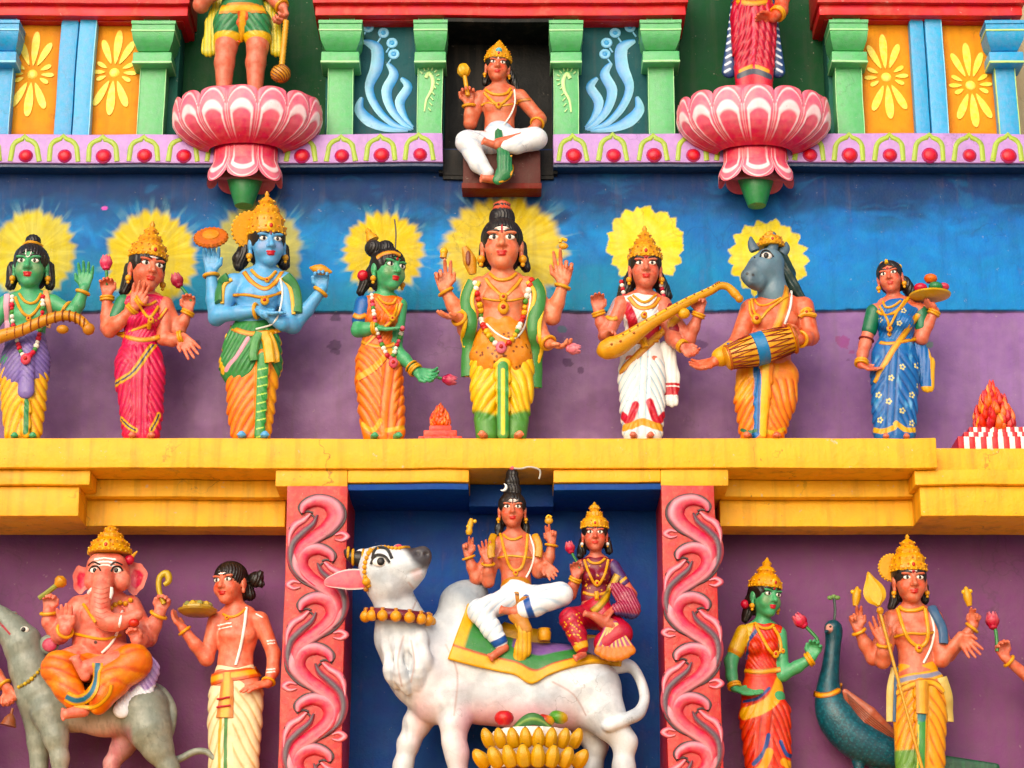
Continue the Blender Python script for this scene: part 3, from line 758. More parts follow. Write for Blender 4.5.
# ---- carved red posts
def scroll(mb, cx, cy, s, flip, Yf):
    """one acanthus comma: traced on the left post in the drawing, flipped for its neighbours"""
    k = 1/5.19
    def pt(u, v, w=0): return at(cx+flip*(u-226)*k*s*1.28, cy+v*k*s, Yf-w)
    def leaf(path, wid, cols, relief):
        L = spline([(a[0], a[1], 0) for a in path], 7); n = len(L); V = []; F = []; C = []; K = 8
        for i in range(n):
            tn = (L[min(i+1, n-1)]-L[max(i-1, 0)]).normalized(); b = Vector((-tn.y, tn.x, 0)); x = i/(n-1)
            xs = x*(len(wid)-1); j = min(int(xs), len(wid)-2); w = wid[j]+(wid[j+1]-wid[j])*(xs-j)
            for q in range(K+1):
                y = -1+2*q/K; p = L[i]+b*(y*w/2); V.append(pt(p.x, p.y, relief*(1-y*y)**.6-.002))
                yy = (y*flip0+1)/2*(len(cols)-1); a = min(int(yy), len(cols)-2); c0, c1 = lin(cols[a]), lin(cols[a+1]); f = yy-a
                C.append([c0[e]*(1-f)+c1[e]*f for e in range(3)])
        for i in range(n-1):
            for q in range(K): F.append((i*(K+1)+q, i*(K+1)+q+1, (i+1)*(K+1)+q+1, (i+1)*(K+1)+q))
        mb.add(V, F, np.array(C)); return L
    flip0 = 1
    PK, WH, RS, GR, DK = '#d25a68', '#e39aa6', '#c23c4a', '#54424c', '#2c161e'
    # body of the comma with its curled head
    leaf([(160, 140), (172, 100), (225, 72), (285, 95), (305, 160), (270, 225), (210, 280), (160, 330), (140, 400), (160, 480), (215, 545)], (18, 52, 74, 84, 84, 78, 72, 62, 52, 36, 12), (GR, WH, PK, PK, RS), .026)
    leaf([(225, 150), (205, 200), (160, 250), (118, 310), (108, 390), (128, 470), (180, 530)], (10, 34, 44, 44, 40, 30, 8), (PK, GR, GR, PK), .018)
    leaf([(195, 145), (165, 180), (128, 210), (106, 262), (100, 330)], (14, 34, 40, 26, 6), (RS, WH, PK), .014)
    leaf([(300, 262), (330, 252), (352, 272), (330, 292), (300, 285)], (8, 26, 30, 24, 8), (PK, WH, PK), .012)
    for ln in ([(160, 150), (145, 105), (190, 52), (270, 48), (335, 100), (345, 175), (300, 250), (240, 290)], [(200, 150), (212, 170), (190, 215), (135, 280), (103, 350), (120, 450), (180, 535)], [(165, 140), (185, 132), (205, 140)], [(150, 190), (130, 200), (125, 215), (108, 222), (104, 250)]):
        mb.tube([pt(a.x, a.y, .003) for a in spline([(a[0], a[1], 0) for a in ln], 5)], .0052, DK, 6)
posts = []
for (x0, x1, lab, fl) in ((283, 345, 'red carved post with pink scrolls at the left of the bull niche', 1), (664.5, 719, 'red carved post with pink scrolls at the right of the bull niche', -1)):
    Yf = -.42
    m = MB(); m.box(xx(x0, 620, Yf), xx(x1, 620, Yf), Yf, .12, zz(900, Yf), zL-.002, '#b83833', .006)
    o = top_thing(m, 'carved_post', lab, 'post', 'carved red posts')
    s = MB(); cx = (x0+x1)/2+1; f = fl
    rows = [(487, .96), (535, .96), (584, .98), (634, 1.0), (684, 1.0), (734, 1.0), (784, 1)]
    for i, (cy, k) in enumerate(rows):
        sign = f*(1 if i % 2 == 0 else -1); scroll(s, cx-(cy-640)*.018*(1 if fl > 0 else .3), cy, k*(.98 if fl > 0 else .93), sign, Yf)
    s.build('scroll_carving', M_STATUE, o)
# ---- top storey
def teal_wall():
    m = MB(); 
    for x0, x1, col in ((-60, 186, '#2c6a40'), (315, 686, '#1f5c56'), (818, 1085, '#2c6a40')):
        pass
    Y = .04; zt_ = zz(-60, Y); zb_ = zz(140, Y)
    m.box(xx(-70, 90, Y), xx(1020, 90, Y), .19, .3, zb_, zt_, '#0f4a28', .002)
    for x0, x1, col in ((-70, 172, '#205c50'), (322, 443.5, '#1b5a58'), (553, 677, '#1b5a58'), (834, 1020, '#205c50')):
        m.box(xx(x0, 135, -.06), xx(x1, 135, -.06), Y, .188, zb_, zt_, col, .003)
    top_thing(m, 'upper_wall', 'dark green upper wall with recessed bays behind the lotus pedestals', 'wall', mat=paint_mat('green_paint', None, .6, .08, .2, 10, .2, .15))
    m = MB(); m.box(xx(1020, 90, .3), xx(1300, 90, .3), .5, .8, zz(300, .3), zz(-60, .3), '#b8a888', .004)
    top_thing(m, 'beige_wall', 'beige wall glimpsed past the right end of the top storey', 'wall', mat=M_WALL)
teal_wall()
# niche box
m = MB(); x0, x1 = xx(443, 95, -.1), xx(553, 95, -.1); z1, z0 = zz(15, -.10)-.010, zz(175, -.035)
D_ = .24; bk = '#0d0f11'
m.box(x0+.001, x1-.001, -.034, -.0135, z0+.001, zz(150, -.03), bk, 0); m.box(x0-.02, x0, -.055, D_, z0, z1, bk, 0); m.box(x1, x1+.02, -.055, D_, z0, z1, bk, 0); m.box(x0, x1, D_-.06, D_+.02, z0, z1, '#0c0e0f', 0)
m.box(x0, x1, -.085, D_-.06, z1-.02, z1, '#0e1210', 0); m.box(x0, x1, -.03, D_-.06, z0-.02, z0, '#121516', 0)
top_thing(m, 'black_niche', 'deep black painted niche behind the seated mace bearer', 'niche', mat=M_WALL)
# brown seat
m = MB(); m.box(xx(463, 175, -.13), xx(540, 175, -.13), -.13, .2, zz(187, -.13), zz(150, -.13), '#55302c', .006); m.box(xx(462, 175, -.13), xx(541, 175, -.13), -.134, -.02, zz(188.5, -.13), zz(183, -.13), '#6b2a22', .003)
top_thing(m, 'seat_block', 'dark brown seat block jutting from the black niche', 'block', mat=M_WALL)
# lilac moulding with arches and red bosses
def band(x0, x1, label, xs):
    Yf = -.11; zt_, zb_ = zz(133.5, Yf), zz(162.5, Yf)
    o = MB(); X0, X1 = xx(x0, 150, Yf), xx(x1, 150, Yf); o.box(X0, X1, Yf, .03, zb_, zt_, '#b28ac6', .006); o.box(X0, X1, Yf+.012, .03, zb_-.02, zb_-.002, '#1b3358', .003)  # second box: dark blue strip standing in for the shade under the moulding
    o = top_thing(o, 'lilac_moulding', label, 'moulding', 'lilac mouldings under the top storey')
    rj = np.random.RandomState(int(abs(x0)+11))
    for x in xs:
        x += rj.uniform(-1.1, 1.1); jh = rj.uniform(-1.2, 1.2); jr = rj.uniform(.9, 1.08); jw = rj.uniform(12.2, 13.6)
        a = MB(); pts = []
        for q in np.linspace(0, 1, 15):
            th = PI*(1-q); pts.append(at(x+math.cos(th)*jw*(1 if abs(math.cos(th)) > .5 else .95), 149-math.sin(th)*(11+jh)-(3 if abs(q-.5) < .04 else 0), Yf-.001))
        pts = [at(x-14.5, 161, Yf-.001)]+pts+[at(x+14.5, 161, Yf-.001)]
        pts = [p for p in pts if X0+.008 < p.x < X1-.008]
        if len(pts) > 3: a.tube(pts, [.0115+.0025*rj.rand() for _ in pts], '#9fb54a', 8, flat=.35); a.build('arch', None, o)
        p = at(x+1, 155.5, Yf)
        if X0+.04 < p.x < X1-.04:
            b = MB(); b.ball(p, (.034*jr, .02, .033*jr), '#cf2638', None, 16, 10); b.ball(p+Vector((0, .002, 0)), (.041*jr, .014, .040*jr), '#a83a68', None, 16, 8); b.build('boss', None, o)
    return o
sp = 39.3
band(-60, 443, 'lilac moulding with red bosses running left of the black niche', [25.5+sp*i for i in range(-2, 11)])
band(553, 1085, 'lilac moulding with red bosses running right of the black niche', [573+39.6*i for i in range(0, 13)])
# pilasters
def pilaster(label, xs0, xs1, xc0, xc1, col, ycap=(25, 45, 47, 62), hl=None):
    Yf = -.06; zt_ = zz(14, -.1); zb_ = zz(133.5, -.11)+.002; h = lin(hl or '#9fdc9c')
    o = MB(); X0, X1 = xx(xs0, 133, Yf), xx(xs1, 133, Yf); o.box(X0, X1, Yf, .05, zb_, zt_, col, .009)
    for e, X in ((0, X0), (1, X1)): o.box(X-.004 if e else X-.0, X+.0 if e else X+.004, Yf-.004, Yf+.02, zb_, zt_, hl or '#a6dca0', .001)
    o = top_thing(o, 'pilaster', label, 'pilaster', 'painted pilasters of the top storey')
    def tierbox(y0, y1, grow, dY):
        cx = (X0+X1)/2; hw = (X1-X0)/2+grow
        return (cx-hw, cx+hw, Yf-dY, .04, zz(y1, Yf-dY), zz(y0, Yf-dY))
    g = max(.02, (xc1-xc0-(xs1-xs0))*.0026)
    # flared upper capital
    c = MB(); cx = (X0+X1)/2
    pr = [(47, .3), (44, .55), (40, .85), (34, 1.0), (29, 1.06), (25, 1.06), (25, 1.15), (22, 1.15)]
    V = []; F = []
    for y, q in pr:
        hw = (X1-X0)/2+g*q; Yq = Yf-.075*q; z = zz(y, Yf-.06)
        V += [(cx-hw, .04, z), (cx-hw, Yq, z), (cx+hw, Yq, z), (cx+hw, .04, z)]
    for i in range(len(pr)-1):
        for k in range(3): F.append((i*4+k, i*4+k+1, i*4+k+5, i*4+k+4))
    F.append((0, 3, 2, 1)); n = len(V); F.append((n-4, n-3, n-2, n-1)); c.add(V, F, col)
    x_0, x_1, y_0, y_1, z_0, z_1 = tierbox(28.5, 30, g*1.12, .082); c.box(x_0, x_1, y_0, y_1, z_0, z_1, hl or '#a6dca0', .002)
    c.build('capital', None, o)
    c = MB(); a = tierbox(51, 63, g*.8, .06); c.box(*a, col, .008); a = tierbox(60, 62, g*.84, .064); c.box(*a, hl or '#a6dca0', .002); c.build('collar', None, o)
    return o
GRN = '#5fae72'; BLU = '#4d9fd0'
pilaster('blue pilaster at the far left end, beside the leftmost flower panel', -14, 9, -14, 21, BLU, hl='#8fd0ea')
pilaster('green pilaster between the left flower panels and the left lotus bay', 137, 163, 133, 175, GRN)
pilaster('green pilaster left of the blue leaf panel, beside the left lotus', 326, 352, 318, 360, GRN)
p3 = pilaster('green pilaster at the left edge of the black niche with a pale spiral', 417, 442.5, 411, 442.5, GRN)
p4 = pilaster('green pilaster at the right edge of the black niche with a pale spiral', 553.5, 579, 553.5, 586, GRN)
pilaster('green pilaster right of the blue leaf panel, beside the right lotus', 649, 675, 640, 680, GRN)
pilaster('green pilaster between the right lotus bay and the right flower panels', 838, 865, 828, 866, GRN)
pilaster('blue pilaster at the far right end, beside the rightmost flower panel', 999, 1020, 986, 1024, BLU, hl='#bfe08a')
for p, x, e in ((p3, 429, 1), (p4, 567, -1)):
    mb = MB(); Yq = -.064
    L = spline([at(x+e*a, b, Yq) for a, b in ((-4, 112), (-2, 100), (3, 90), (4, 80), (0, 73), (-3, 78))], 5); mb.tube(L, [.004+.006*min(1, i/len(L)*2) for i in range(len(L))], '#c6e8a4', 8, flat=.4)
    for k in range(9):
        th = -.9+k*.42; c0 = (x+e*0, 79); mb.tube([at(c0[0]+e*math.sin(th)*8, c0[1]-math.cos(th)*9, Yq), at(c0[0]+e*math.sin(th)*11, c0[1]-math.cos(th)*12.5, Yq)], .0038, '#c6e8a4', 6)
    for k in range(4): mb.tube([at(x+e*(3-k*1.0), 92+k*5.5, Yq), at(x+e*(6-k*1.2), 95+k*5.5, Yq)], .0035, '#c6e8a4', 6)
    mb.build('spiral_motif', None, p)
def divider(label, x0, xm, x1):
    Yf = -.05; z1, z0 = zz(18, Yf), zz(133.5, -.11)+.002
    X0, Xm, X1 = xx(x0, 133, Yf), xx(xm, 133, Yf), xx(x1, 133, Yf)
    m = MB(); m.box(X0, Xm-.003, Yf, .05, z0, z1, BLU, .008); m.box(Xm+.003, X1, Yf-.006, .05, z0, z1, '#56a8d8', .008); m.box(X1-.006, X1+.004, Yf-.004, .04, z0, z1, '#8fd0ea', .001)
    top_thing(m, 'divider', label, 'pilaster', 'blue dividers between flower panels')
divider('blue double strip between the two left flower panels', 54, 72, 89)
divider('blue double strip between the two right flower panels', 916, 931, 948)
def flower_panel(label, x0, x1, cx, cy):
    Yf = .0; z1, z0 = zz(20, Yf), zz(134, -.05)+.0
    X0, X1 = xx(x0, 133, Yf), xx(x1, 133, Yf); nx, nz = 40, 90
    gx, gz = np.meshgrid(np.linspace(X0, X1, nx), np.linspace(z0, z1, nz)); X = gx.ravel(); Z = gz.ravel()
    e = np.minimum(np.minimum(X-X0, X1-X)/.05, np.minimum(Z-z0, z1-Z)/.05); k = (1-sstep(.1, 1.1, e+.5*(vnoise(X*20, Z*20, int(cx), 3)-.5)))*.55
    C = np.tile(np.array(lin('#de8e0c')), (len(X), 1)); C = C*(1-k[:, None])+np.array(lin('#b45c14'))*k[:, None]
    V = np.stack([X, np.full(len(X), Yf), Z], 1); q = np.arange(nx*nz).reshape(nz, nx)
    F = np.stack([q[:-1, :-1].ravel(), q[:-1, 1:].ravel(), q[1:, 1:].ravel(), q[1:, :-1].ravel()], 1)
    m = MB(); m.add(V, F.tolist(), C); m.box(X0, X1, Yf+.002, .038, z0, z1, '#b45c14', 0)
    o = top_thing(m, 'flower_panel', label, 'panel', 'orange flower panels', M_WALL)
    f = MB(); yl = '#f2d75c'
    f.ball(at(cx, cy, Yf), (.027, .008, .027), '#f6e070')
    tilt = .05 if cx < 500 else -.05
    for th, r0, r1, w in [(0, 9, 46, 5.6), (.42, 10, 38, 5), (-.42, 10, 38, 5), (PI, 9, 46, 6), (PI-.42, 10, 40, 5.4), (PI+.42, 10, 40, 5.4),
                          (PI/2, 9, 22, 3.2), (-PI/2, 9, 22, 3.2), (1.05, 9, 21, 3.2), (-1.05, 9, 21, 3.2), (2.05, 9, 19, 3.2), (-2.05, 9, 19, 3.2)]:
        th += tilt; ring = []
        for j in range(20):
            ph = 2*PI*j/20; a = r0+(r1-r0)*(.5-.5*math.cos(ph)); b = w*math.sin(ph)*(.35+.65*((a-r0)/(r1-r0))**.7)*.9
            ring.append(((a*math.sin(th)+b*math.cos(th)), (a*math.cos(th)-b*math.sin(th))))
        cc = at(cx, cy, Yf); s_ = pxm(cc)
        f.prism([(cc.x+a*s_, cc.z+b*s_*1.02) for a, b in ring], Yf-.006, Yf+.004, yl)
    f.build('flower_motif', None, o)
flower_panel('orange flower panel leftmost, between blue pilaster and blue strip', 6, 56, 33, 74)
flower_panel('orange flower panel between the left blue strip and green pilaster', 88, 139, 115, 72)
flower_panel('orange flower panel between the right green pilaster and blue strip', 864, 917, 886, 77)
flower_panel('orange flower panel rightmost, between blue strip and blue pilaster', 947, 1000, 970, 85)
def leaf_panel(label, cx, e):
    """teal panel with pale blue painted plume"""
    Yf = .022; m = MB(); X = sorted((xx(cx-36, 133, -.03), xx(cx+36, 133, -.03))); m.box(X[0], X[1], Yf, .039, zz(136, Yf), zz(14, Yf), '#0a4a52', 0)
    o = top_thing(m, 'leaf_panel', label, 'panel', 'teal leaf panels', M_WALL)
    f = MB(); Yq = Yf-.002; s = 1/2.695; P = lambda u, v: at(cx+e*(u-230)*s, v*s, Yq)
    for path, wid in (([(170, 110), (205, 130), (205, 180), (185, 235), (205, 290), (250, 335), (300, 352)], (12, 42, 44, 30, 26, 20, 6)),
                      ([(235, 170), (252, 200), (232, 245), (245, 295), (280, 335), (305, 350)], (12, 34, 36, 28, 20, 6)),
                      ([(272, 210), (290, 235), (268, 275), (280, 315), (305, 345)], (12, 32, 34, 22, 6)),
                      ([(165, 262), (158, 295), (185, 325), (230, 345), (290, 355)], (12, 36, 40, 26, 6))):
        L = spline([(a[0], a[1], 0) for a in path], 6); n = len(L); V = []; F = []; C = []
        for i in range(n):
            tn = (L[min(i+1, n-1)]-L[max(i-1, 0)]).normalized(); b = Vector((-tn.y, tn.x, 0)); xs = i/(n-1)*(len(wid)-1); j = min(int(xs), len(wid)-2); w = wid[j]+(wid[j+1]-wid[j])*(xs-j)
            for q in range(5):
                y = -1+q/2; p = L[i]+b*(y*w*.4); v3 = P(p.x, p.y); V.append(v3+Vector((0, -.007*(1-y*y), 0))); g = .5+.5*y; c0, c1 = lin('#3c86c8'), lin('#a8dcf2'); C.append([c0[d]*(1-g)+c1[d]*g for d in range(3)])
        for i in range(n-1):
            for q in range(4): F.append((i*5+q, i*5+q+1, (i+1)*5+q+1, (i+1)*5+q))
        f.add(V, F, np.array(C))
    for u, v in ((183, 73), (224, 88), (247, 115), (252, 145)):
        f.tube([P(u, v)+Vector((.021*math.cos(a), 0, .021*math.sin(a))) for a in np.linspace(0, 2*PI, 15)[:-1]], .0095, '#86c4ea', 6, True, .5); f.ball(P(u, v), (.012, .005, .012), '#5aa4dc')
        f.tube([P(u-8, v+14), P(u-16, v+26)], .005, '#86c4ea', 6)
    f.build('plume_motif', None, o)
leaf_panel('teal panel with pale blue plume left of the black niche', 386, 1)
leaf_panel('teal panel with pale blue plume right of the black niche', 612.5, -1)
# red cornices
RM_ = paint_mat('red_paint', None, .45, .1, .1, 9, .5, .25)
def cornice(label, x0, x1):
    m = MB(); Yf = -.10; r = 10; za = zz(22, Yf+.02)
    X0, X1 = xx(x0, r, Yf), xx(x1, r, Yf)
    m.box(X0, X1, Yf, .2, zz(15, Yf), zz(4, Yf), '#d8262a', .006); m.box(X0-.012, X1+.012, Yf-.03, .2, zz(2.5, Yf-.03), zz(-30, Yf-.03), '#c02a2c', .006)
    m.box(X0+.03, X1-.03, Yf+.05, .2, zz(15, Yf)-.008, zz(15, Yf)-.001, '#b81e24', .004)
    m.box(X0+.004, X1-.004, Yf+.012, .2, zz(4, Yf)+.001, zz(2.5, Yf-.03)-.001, '#e8504c', .002)
    top_thing(m, 'red_cornice', label, 'cornice', 'red cornices along the top', RM_)
cornice('red cornice over the left flower panels', -70, 187); cornice('red cornice over the black niche and leaf panels', 315, 686); cornice('red cornice over the right flower panels', 819, 1022)
# ---- lotus pedestals
def lotus(label, cx, cy0, cy1, rx, neck_y, neck_r, y2, r2, ystem, rs):
    Yc = -.13; root = empty('lotus_pedestal', at(cx, ystem, Yc), label, 'pedestal', 'pink lotus pedestals'); s = pxm(at(cx, cy1, Yc)); c0 = at(cx, cy1, Yc)
    def zed(py): return at(cx, py, Yc).z
    WH, PK, RD, DP = [np.array(lin(h)) for h in ('#f4dade', '#e6788c', '#d23448', '#a81a2e')]
    def surface(prof, npet, rot, up, name, dip, fl):
        """prof: list of (py, radius px) from the tip side to the root side; petals = nested arches"""
        nt, nv = 420, 90; py = np.interp(np.linspace(0, 1, nv), np.linspace(0, 1, len(prof)), [p[0] for p in prof]); rr = np.interp(np.linspace(0, 1, nv), np.linspace(0, 1, len(prof)), [p[1] for p in prof])
        k_ = np.ones(5)/5; pad = np.concatenate([[rr[0]]*2, rr, [rr[-1]]*2]); rr = np.convolve(pad, k_, 'valid')
        th = np.linspace(0, 2*PI, nt, endpoint=False); v = np.linspace(0, 1, nv)
        TH, VV = np.meshgrid(th, v); ph = (TH/(2*PI)*npet+.25*npet+.5) % 1; x = np.abs(ph-.5)*2         # 0 centre .. 1 between petals
        # distance inside the arch: v=0 is the free tip edge
        tip = 1-np.sqrt(np.clip(1-x**2, 0, 1)); d = np.clip((VV-tip*.42), -1, 1); inner = np.minimum(d/.5, (1-x)/.5)
        wv = .5+.5*np.cos(np.clip(inner, 0, 1)*PI*3.0)
        Rr = rr[:, None]*(1+fl*(.35*sstep(0, .25, inner)+.45*wv*.7)-fl*.35*sstep(.9, 1, x))
        Zp = py[:, None]+np.zeros_like(TH)
        zc = np.array([zed(p) for p in py])[:, None]+(tip*dip*s)*((1-VV)**2)*(-1 if up else 1)
        V = np.stack([c0.x+np.cos(TH)*Rr*s, Yc+np.sin(TH)*Rr*s*.62, zc+0*TH], -1).reshape(-1, 3)
        nz = vnoise(TH*9, VV*6, 17, 3)
        k1 = np.clip(sstep(.35, .85, wv)*(1-sstep(.5, 1., VV))*sstep(-.05, .1, inner), 0, 1)[..., None]; k2 = sstep(.25, .95, VV+.15*(nz-.5))[..., None]
        C = PK*(1-k2)+RD*k2; C = C*(1-k1*.92)+WH*k1*.92; dk = (sstep(.12, .0, np.abs(inner-.02))*(inner < .08))[..., None]*.75; C = C*(1-dk)+RD*dk
        C = C*(.92+.16*nz[..., None]); C = C.reshape(-1, 3)
        q = np.arange(nt*nv).reshape(nv, nt); qn = np.roll(q, -1, 1)
        F = np.stack([q[:-1].ravel(), qn[:-1].ravel(), qn[1:].ravel(), q[1:].ravel()], 1)
        if not up: F = F[:, ::-1]
        F = F[:, ::-1].tolist()
        F.append(list(q[0]) if True else 0)
        link_mesh(name, V, F, paint_mat('lotus_paint', None, .34, .1, .1, 18, .5, .2), root, C)
    k = (cy1-cy0)
    surface([(cy0, rx*.98), (cy0+k*.16, rx*1.0), (cy0+k*.32, rx*1.0), (cy0+k*.5, rx*.975), (cy0+k*.66, rx*.91), (cy0+k*.8, rx*.8), (cy0+k*.92, rx*.65), (cy1, neck_r)], 15, 0, True, 'upper_petals', 7, .045)
    surface([(y2, r2), (y2-(y2-cy1)*.3, r2*.98), (y2-(y2-cy1)*.65, r2*.84), (cy1-3, neck_r*.86)], 7, 0, False, 'lower_petals', 12, .05)
    m = MB(); m.lathe((c0.x, Yc, 0), [(rs*.5*s, zed(ystem)), (rs*.62*s, zed(ystem-6)), (rs*s, zed(y2-6)), (rs*.9*s, zed(y2-18))], '#2f7a45', n=32); m.build('stem', None, root)
    return root
lotus('pink lotus pedestal under the standing man with the club, left bay', 246, 104, 152, 74, 0, 36, 186, 37, 206, 18)
lotus('pink lotus pedestal under the standing woman in red, right bay', 755, 104, 154, 76, 0, 36, 186, 37, 206, 18)
# ---- fire altars on the ledge
def flame(parent_root, c, w, h, cols, seed, name='flame'):
    rs = np.random.RandomState(seed); mb = MB()
    mb.lathe(c, [(w*.55, 0), (w*.74, h*.15), (w*.7, h*.35), (w*.5, h*.58), (w*.24, h*.76), (w*.03, h*.9)], cols[1], n=14)
    rows = 12
    for r_ in range(rows):
        q = r_/(rows-1); nk = max(3, int(round(12*(1-q)+3)))
        for k in range(nk):
            th = 2*PI*(k+.5*(r_ % 2))/nk+rs.uniform(-.15, .15); rad = w*(.8*(1-q**1.7)+.05)*(.8+.3*min(1, q*3.2)); z = h*(.0+.78*q); L = h*(.17+.07*rs.rand())
            b = c+Vector((math.cos(th)*rad, math.sin(th)*rad*.85, z)); out = Vector((math.cos(th), math.sin(th), 0)); sd_ = Vector((-math.sin(th), math.cos(th), 0))*rs.uniform(-.25, .25)
            flr = .95*(1-q*.85)
            pts = spline([b, b+(out*flr*.6+Vector((0, 0, .4)))*L*.8+sd_*L*.4, b+(out*flr*.75+Vector((0, 0, 1)))*L*.75+sd_*L*.3, b+(out*flr*.45+Vector((0, 0, 1)))*L*1.15], 4)
            n_ = len(pts); mb.tube(pts, [w*.21*(1-.3*q)*max(.05, math.sin(PI*min(.97, .25+.73*j/(n_-1)))) for j in range(n_)], cols[rs.randint(len(cols))], 8, flat=.6)
    return mb.build(name, M_STATUE, parent_root)
def steps(mb, cx, Yc, z0, tiers, stripes=None):
    for (hw, hd, h) in tiers:
        if not stripes:
            X = cx; mb.box(X-hw, X+hw, Yc-hd, Yc+hd, z0, z0+h-.001, '#dd4a38', .006)
        else:
            n = stripes; w = 2*hw/n
            for i in range(n): mb.box(cx-hw+i*w+.0005, cx-hw+(i+1)*w-.0005, Yc-hd, Yc+hd, z0, z0+h-.001, '#c8242c' if i % 2 == 0 else '#ece4dc', .002)
        z0 += h
    return z0
Yc = -.26; c = at(440, 438, Yc); b = empty('fire_altar', (c.x, Yc, zt), 'small red stepped altar with an orange flame beside the green woman', 'altar')
m = MB(); z = steps(m, c.x, Yc, zt, ((.105, .08, .036), (.08, .065, .034), (.053, .045, .03)))
for i in range(5): m.box(c.x-.1+i*.044, c.x-.1+i*.044+.022, Yc-.086, Yc-.078, zt+.002, zt+.03, '#c83a2c', .002)
m.build('altar_steps', None, b); flame(b, Vector((c.x, Yc, z)), .042, .125, ('#ee5a1c', '#f07820', '#e24a18'), 2)
Yc = -.14; c = at(1000, 450, Yc); z_end = zt-.004; hw = c.x-xx(963, 445, Yc-.1)
b = empty('fire_altar', (c.x, Yc, z_end), 'red and white striped stepped altar with a leafy red fire at the right end', 'altar')
cx2 = xx(1008, 445, -.24)
m = MB(); z = steps(m, cx2, Yc, z_end, ((.235, .09, .062), (.185, .07, .058)), None) if False else None
z = steps(m, cx2, Yc, z_end+.0, ((.235, .10, .065), (.2, .08, .03), (.17, .065, .03)), 17); m.build('altar_steps', None, b)
flame(b, Vector((xx(993, 400, Yc), Yc+.0, z-.012)), .082, .262, ('#cc2418', '#dc3c22', '#e0641c', '#c01c24', '#e08a20'), 5)

# ---- nothing here was built with a straight edge: hand plastered waviness through all of the masonry
import bmesh
def plaster(o):
    me = o.data; bm = bmesh.new(); bm.from_mesh(me)
    if len(bm.verts) < 4000:
        for _ in range(5):
            es = [e for e in bm.edges if e.calc_length() > .09]
            if not es: break
            bmesh.ops.subdivide_edges(bm, edges=es, cuts=1, use_grid_fill=True)
    w = o.matrix_basis.translation.copy(); p = o.parent
    while p: w += p.matrix_basis.translation; p = p.parent
    co = np.array([v.co[:] for v in bm.verts])+np.array(w); x, y, z = co.T
    for v, a, b, c in zip(bm.verts, vnoise(x*1.7+z*1.1, z*2.1+y*2, 81, 3), vnoise(x*2.3+5, z*2.3+y*3, 82, 3), vnoise(x*1.9+y+9, z*1.5, 83, 4)):
        v.co.x += (a-.5)*.016; v.co.y += (b-.5)*.010; v.co.z += (c-.5)*.018
    bm.to_mesh(me); bm.free(); me.update()
for o in list(COL.objects):
    if o.type == 'MESH' and o.name.split('.')[0] not in ('ground', 'painted_wall', 'wall_core', 'flame', 'upper_petals', 'lower_petals', 'stem'): plaster(o)
# ------------------------------------------------------------------ statues of the middle row
SK, SKD, BLUESK, GREENSK = '#d47058', '#c45c46', '#6aa8d6', '#4f9e6c'
GD, GD2 = '#d9981c', '#e6b23a'
YROW = -.33
ROW = 'statues standing along the yellow ledge'
def skirt(f, name, base, rows, legs=(), terms=(), foldcol=None, k=.8, sy=.62, extra=None, grow=0):
    sd = Sdf(f.h)
    sd.chain([f.P(u, v, w) for u, v, hw, w in rows], [f.R(hw) for u, v, hw, w in rows], f.R(10), sy)
    for L in legs: sd.chain([f.P(*q[:3]) for q in L], [f.R(q[3]) for q in L], f.R(12), .8)
    if extra: extra(sd)
    f.folds(sd, list(terms))
    p = f.grow_part(name, sd, base=base)
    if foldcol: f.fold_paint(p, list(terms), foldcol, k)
    return p
def foot(f, u, v, w, L=46, r=12, du=0):
    a, b = f.P(u, v, w), f.P(u+du, v, w+L)
    f.body.cap(a+Vector((0, 0, f.R(r))), Vector((b.x, b.y, a.z+f.R(r*.6))), f.R(r), f.R(r*.72), f.R(5))
    for i in range(5):
        t = Vector((b.x+f.R((i-2)*r*.36), b.y-f.R(r*.45-abs(i-1.6)*1.3), a.z+f.R(r*.4))); f.body.ell(t, (f.R(r*.24),)*3, None, f.R(2))
def held(o, label, cat, group=None): return tag(o, label, cat, group)
def bangles(f, arms, r=15, t=.86, col=GD):
    for a, b in arms: f.ring('bangle', a, b, t, r, 3.4, col)

# --- A: green man with the curved lute, far left
f = Fig('statue', 'green skinned statue with black topknot and purple waist sash playing a lute', 'statue', (0, 180, 2.845), YROW, (70, 762), ROW)
f.head(88, 240, 10, 124, 2, 2); f.torso((86, 325, 0, 21), (18, 352, 0), (150, 350, 0), (76, 452, 0), (70, 505, 0), 54, 48, 60, pec=1)
f.limb([(18, 352, 0, 24), (-30, 425, 8, 21), (-22, 455, 22, 18), (6, 448, 62, 14)]); f.hand((4, 450, 62), (45, 430, 66), (0, 0, 1), 1, 5, .5)
ra = f.limb([(150, 350, 0, 24), (206, 378, 6, 20), (222, 355, 12, 19), (240, 308, 18, 14)]); f.hand((240, 306, 18), (248, 232, 22), None, -1, 5.4, .22)
f.limb([(40, 520, 0, 40), (42, 728, 0, 22)]); f.limb([(95, 520, 0, 40), (92, 728, 0, 22)]); foot(f, 40, 746, 0); foot(f, 92, 746, 0)
f.make_body(GREENSK)
dh = skirt(f, 'dhoti', '#e6b238', [(70, 500, 62, 0), (70, 560, 64, 0), (68, 640, 58, 0), (66, 722, 44, 0)], [[(36, 540, 6, 36), (38, 718, 6, 26)], [(100, 540, 6, 36), (94, 718, 6, 26)]],
     [(30, 5, .75, 70, .4, 520, 745, -10, 140)], '#cc6a1c', .75, extra=lambda sd: sd.chain([f.P(76, 540, 36), f.P(72, 722, 34)], [f.R(15), f.R(14)], f.R(3), .5))
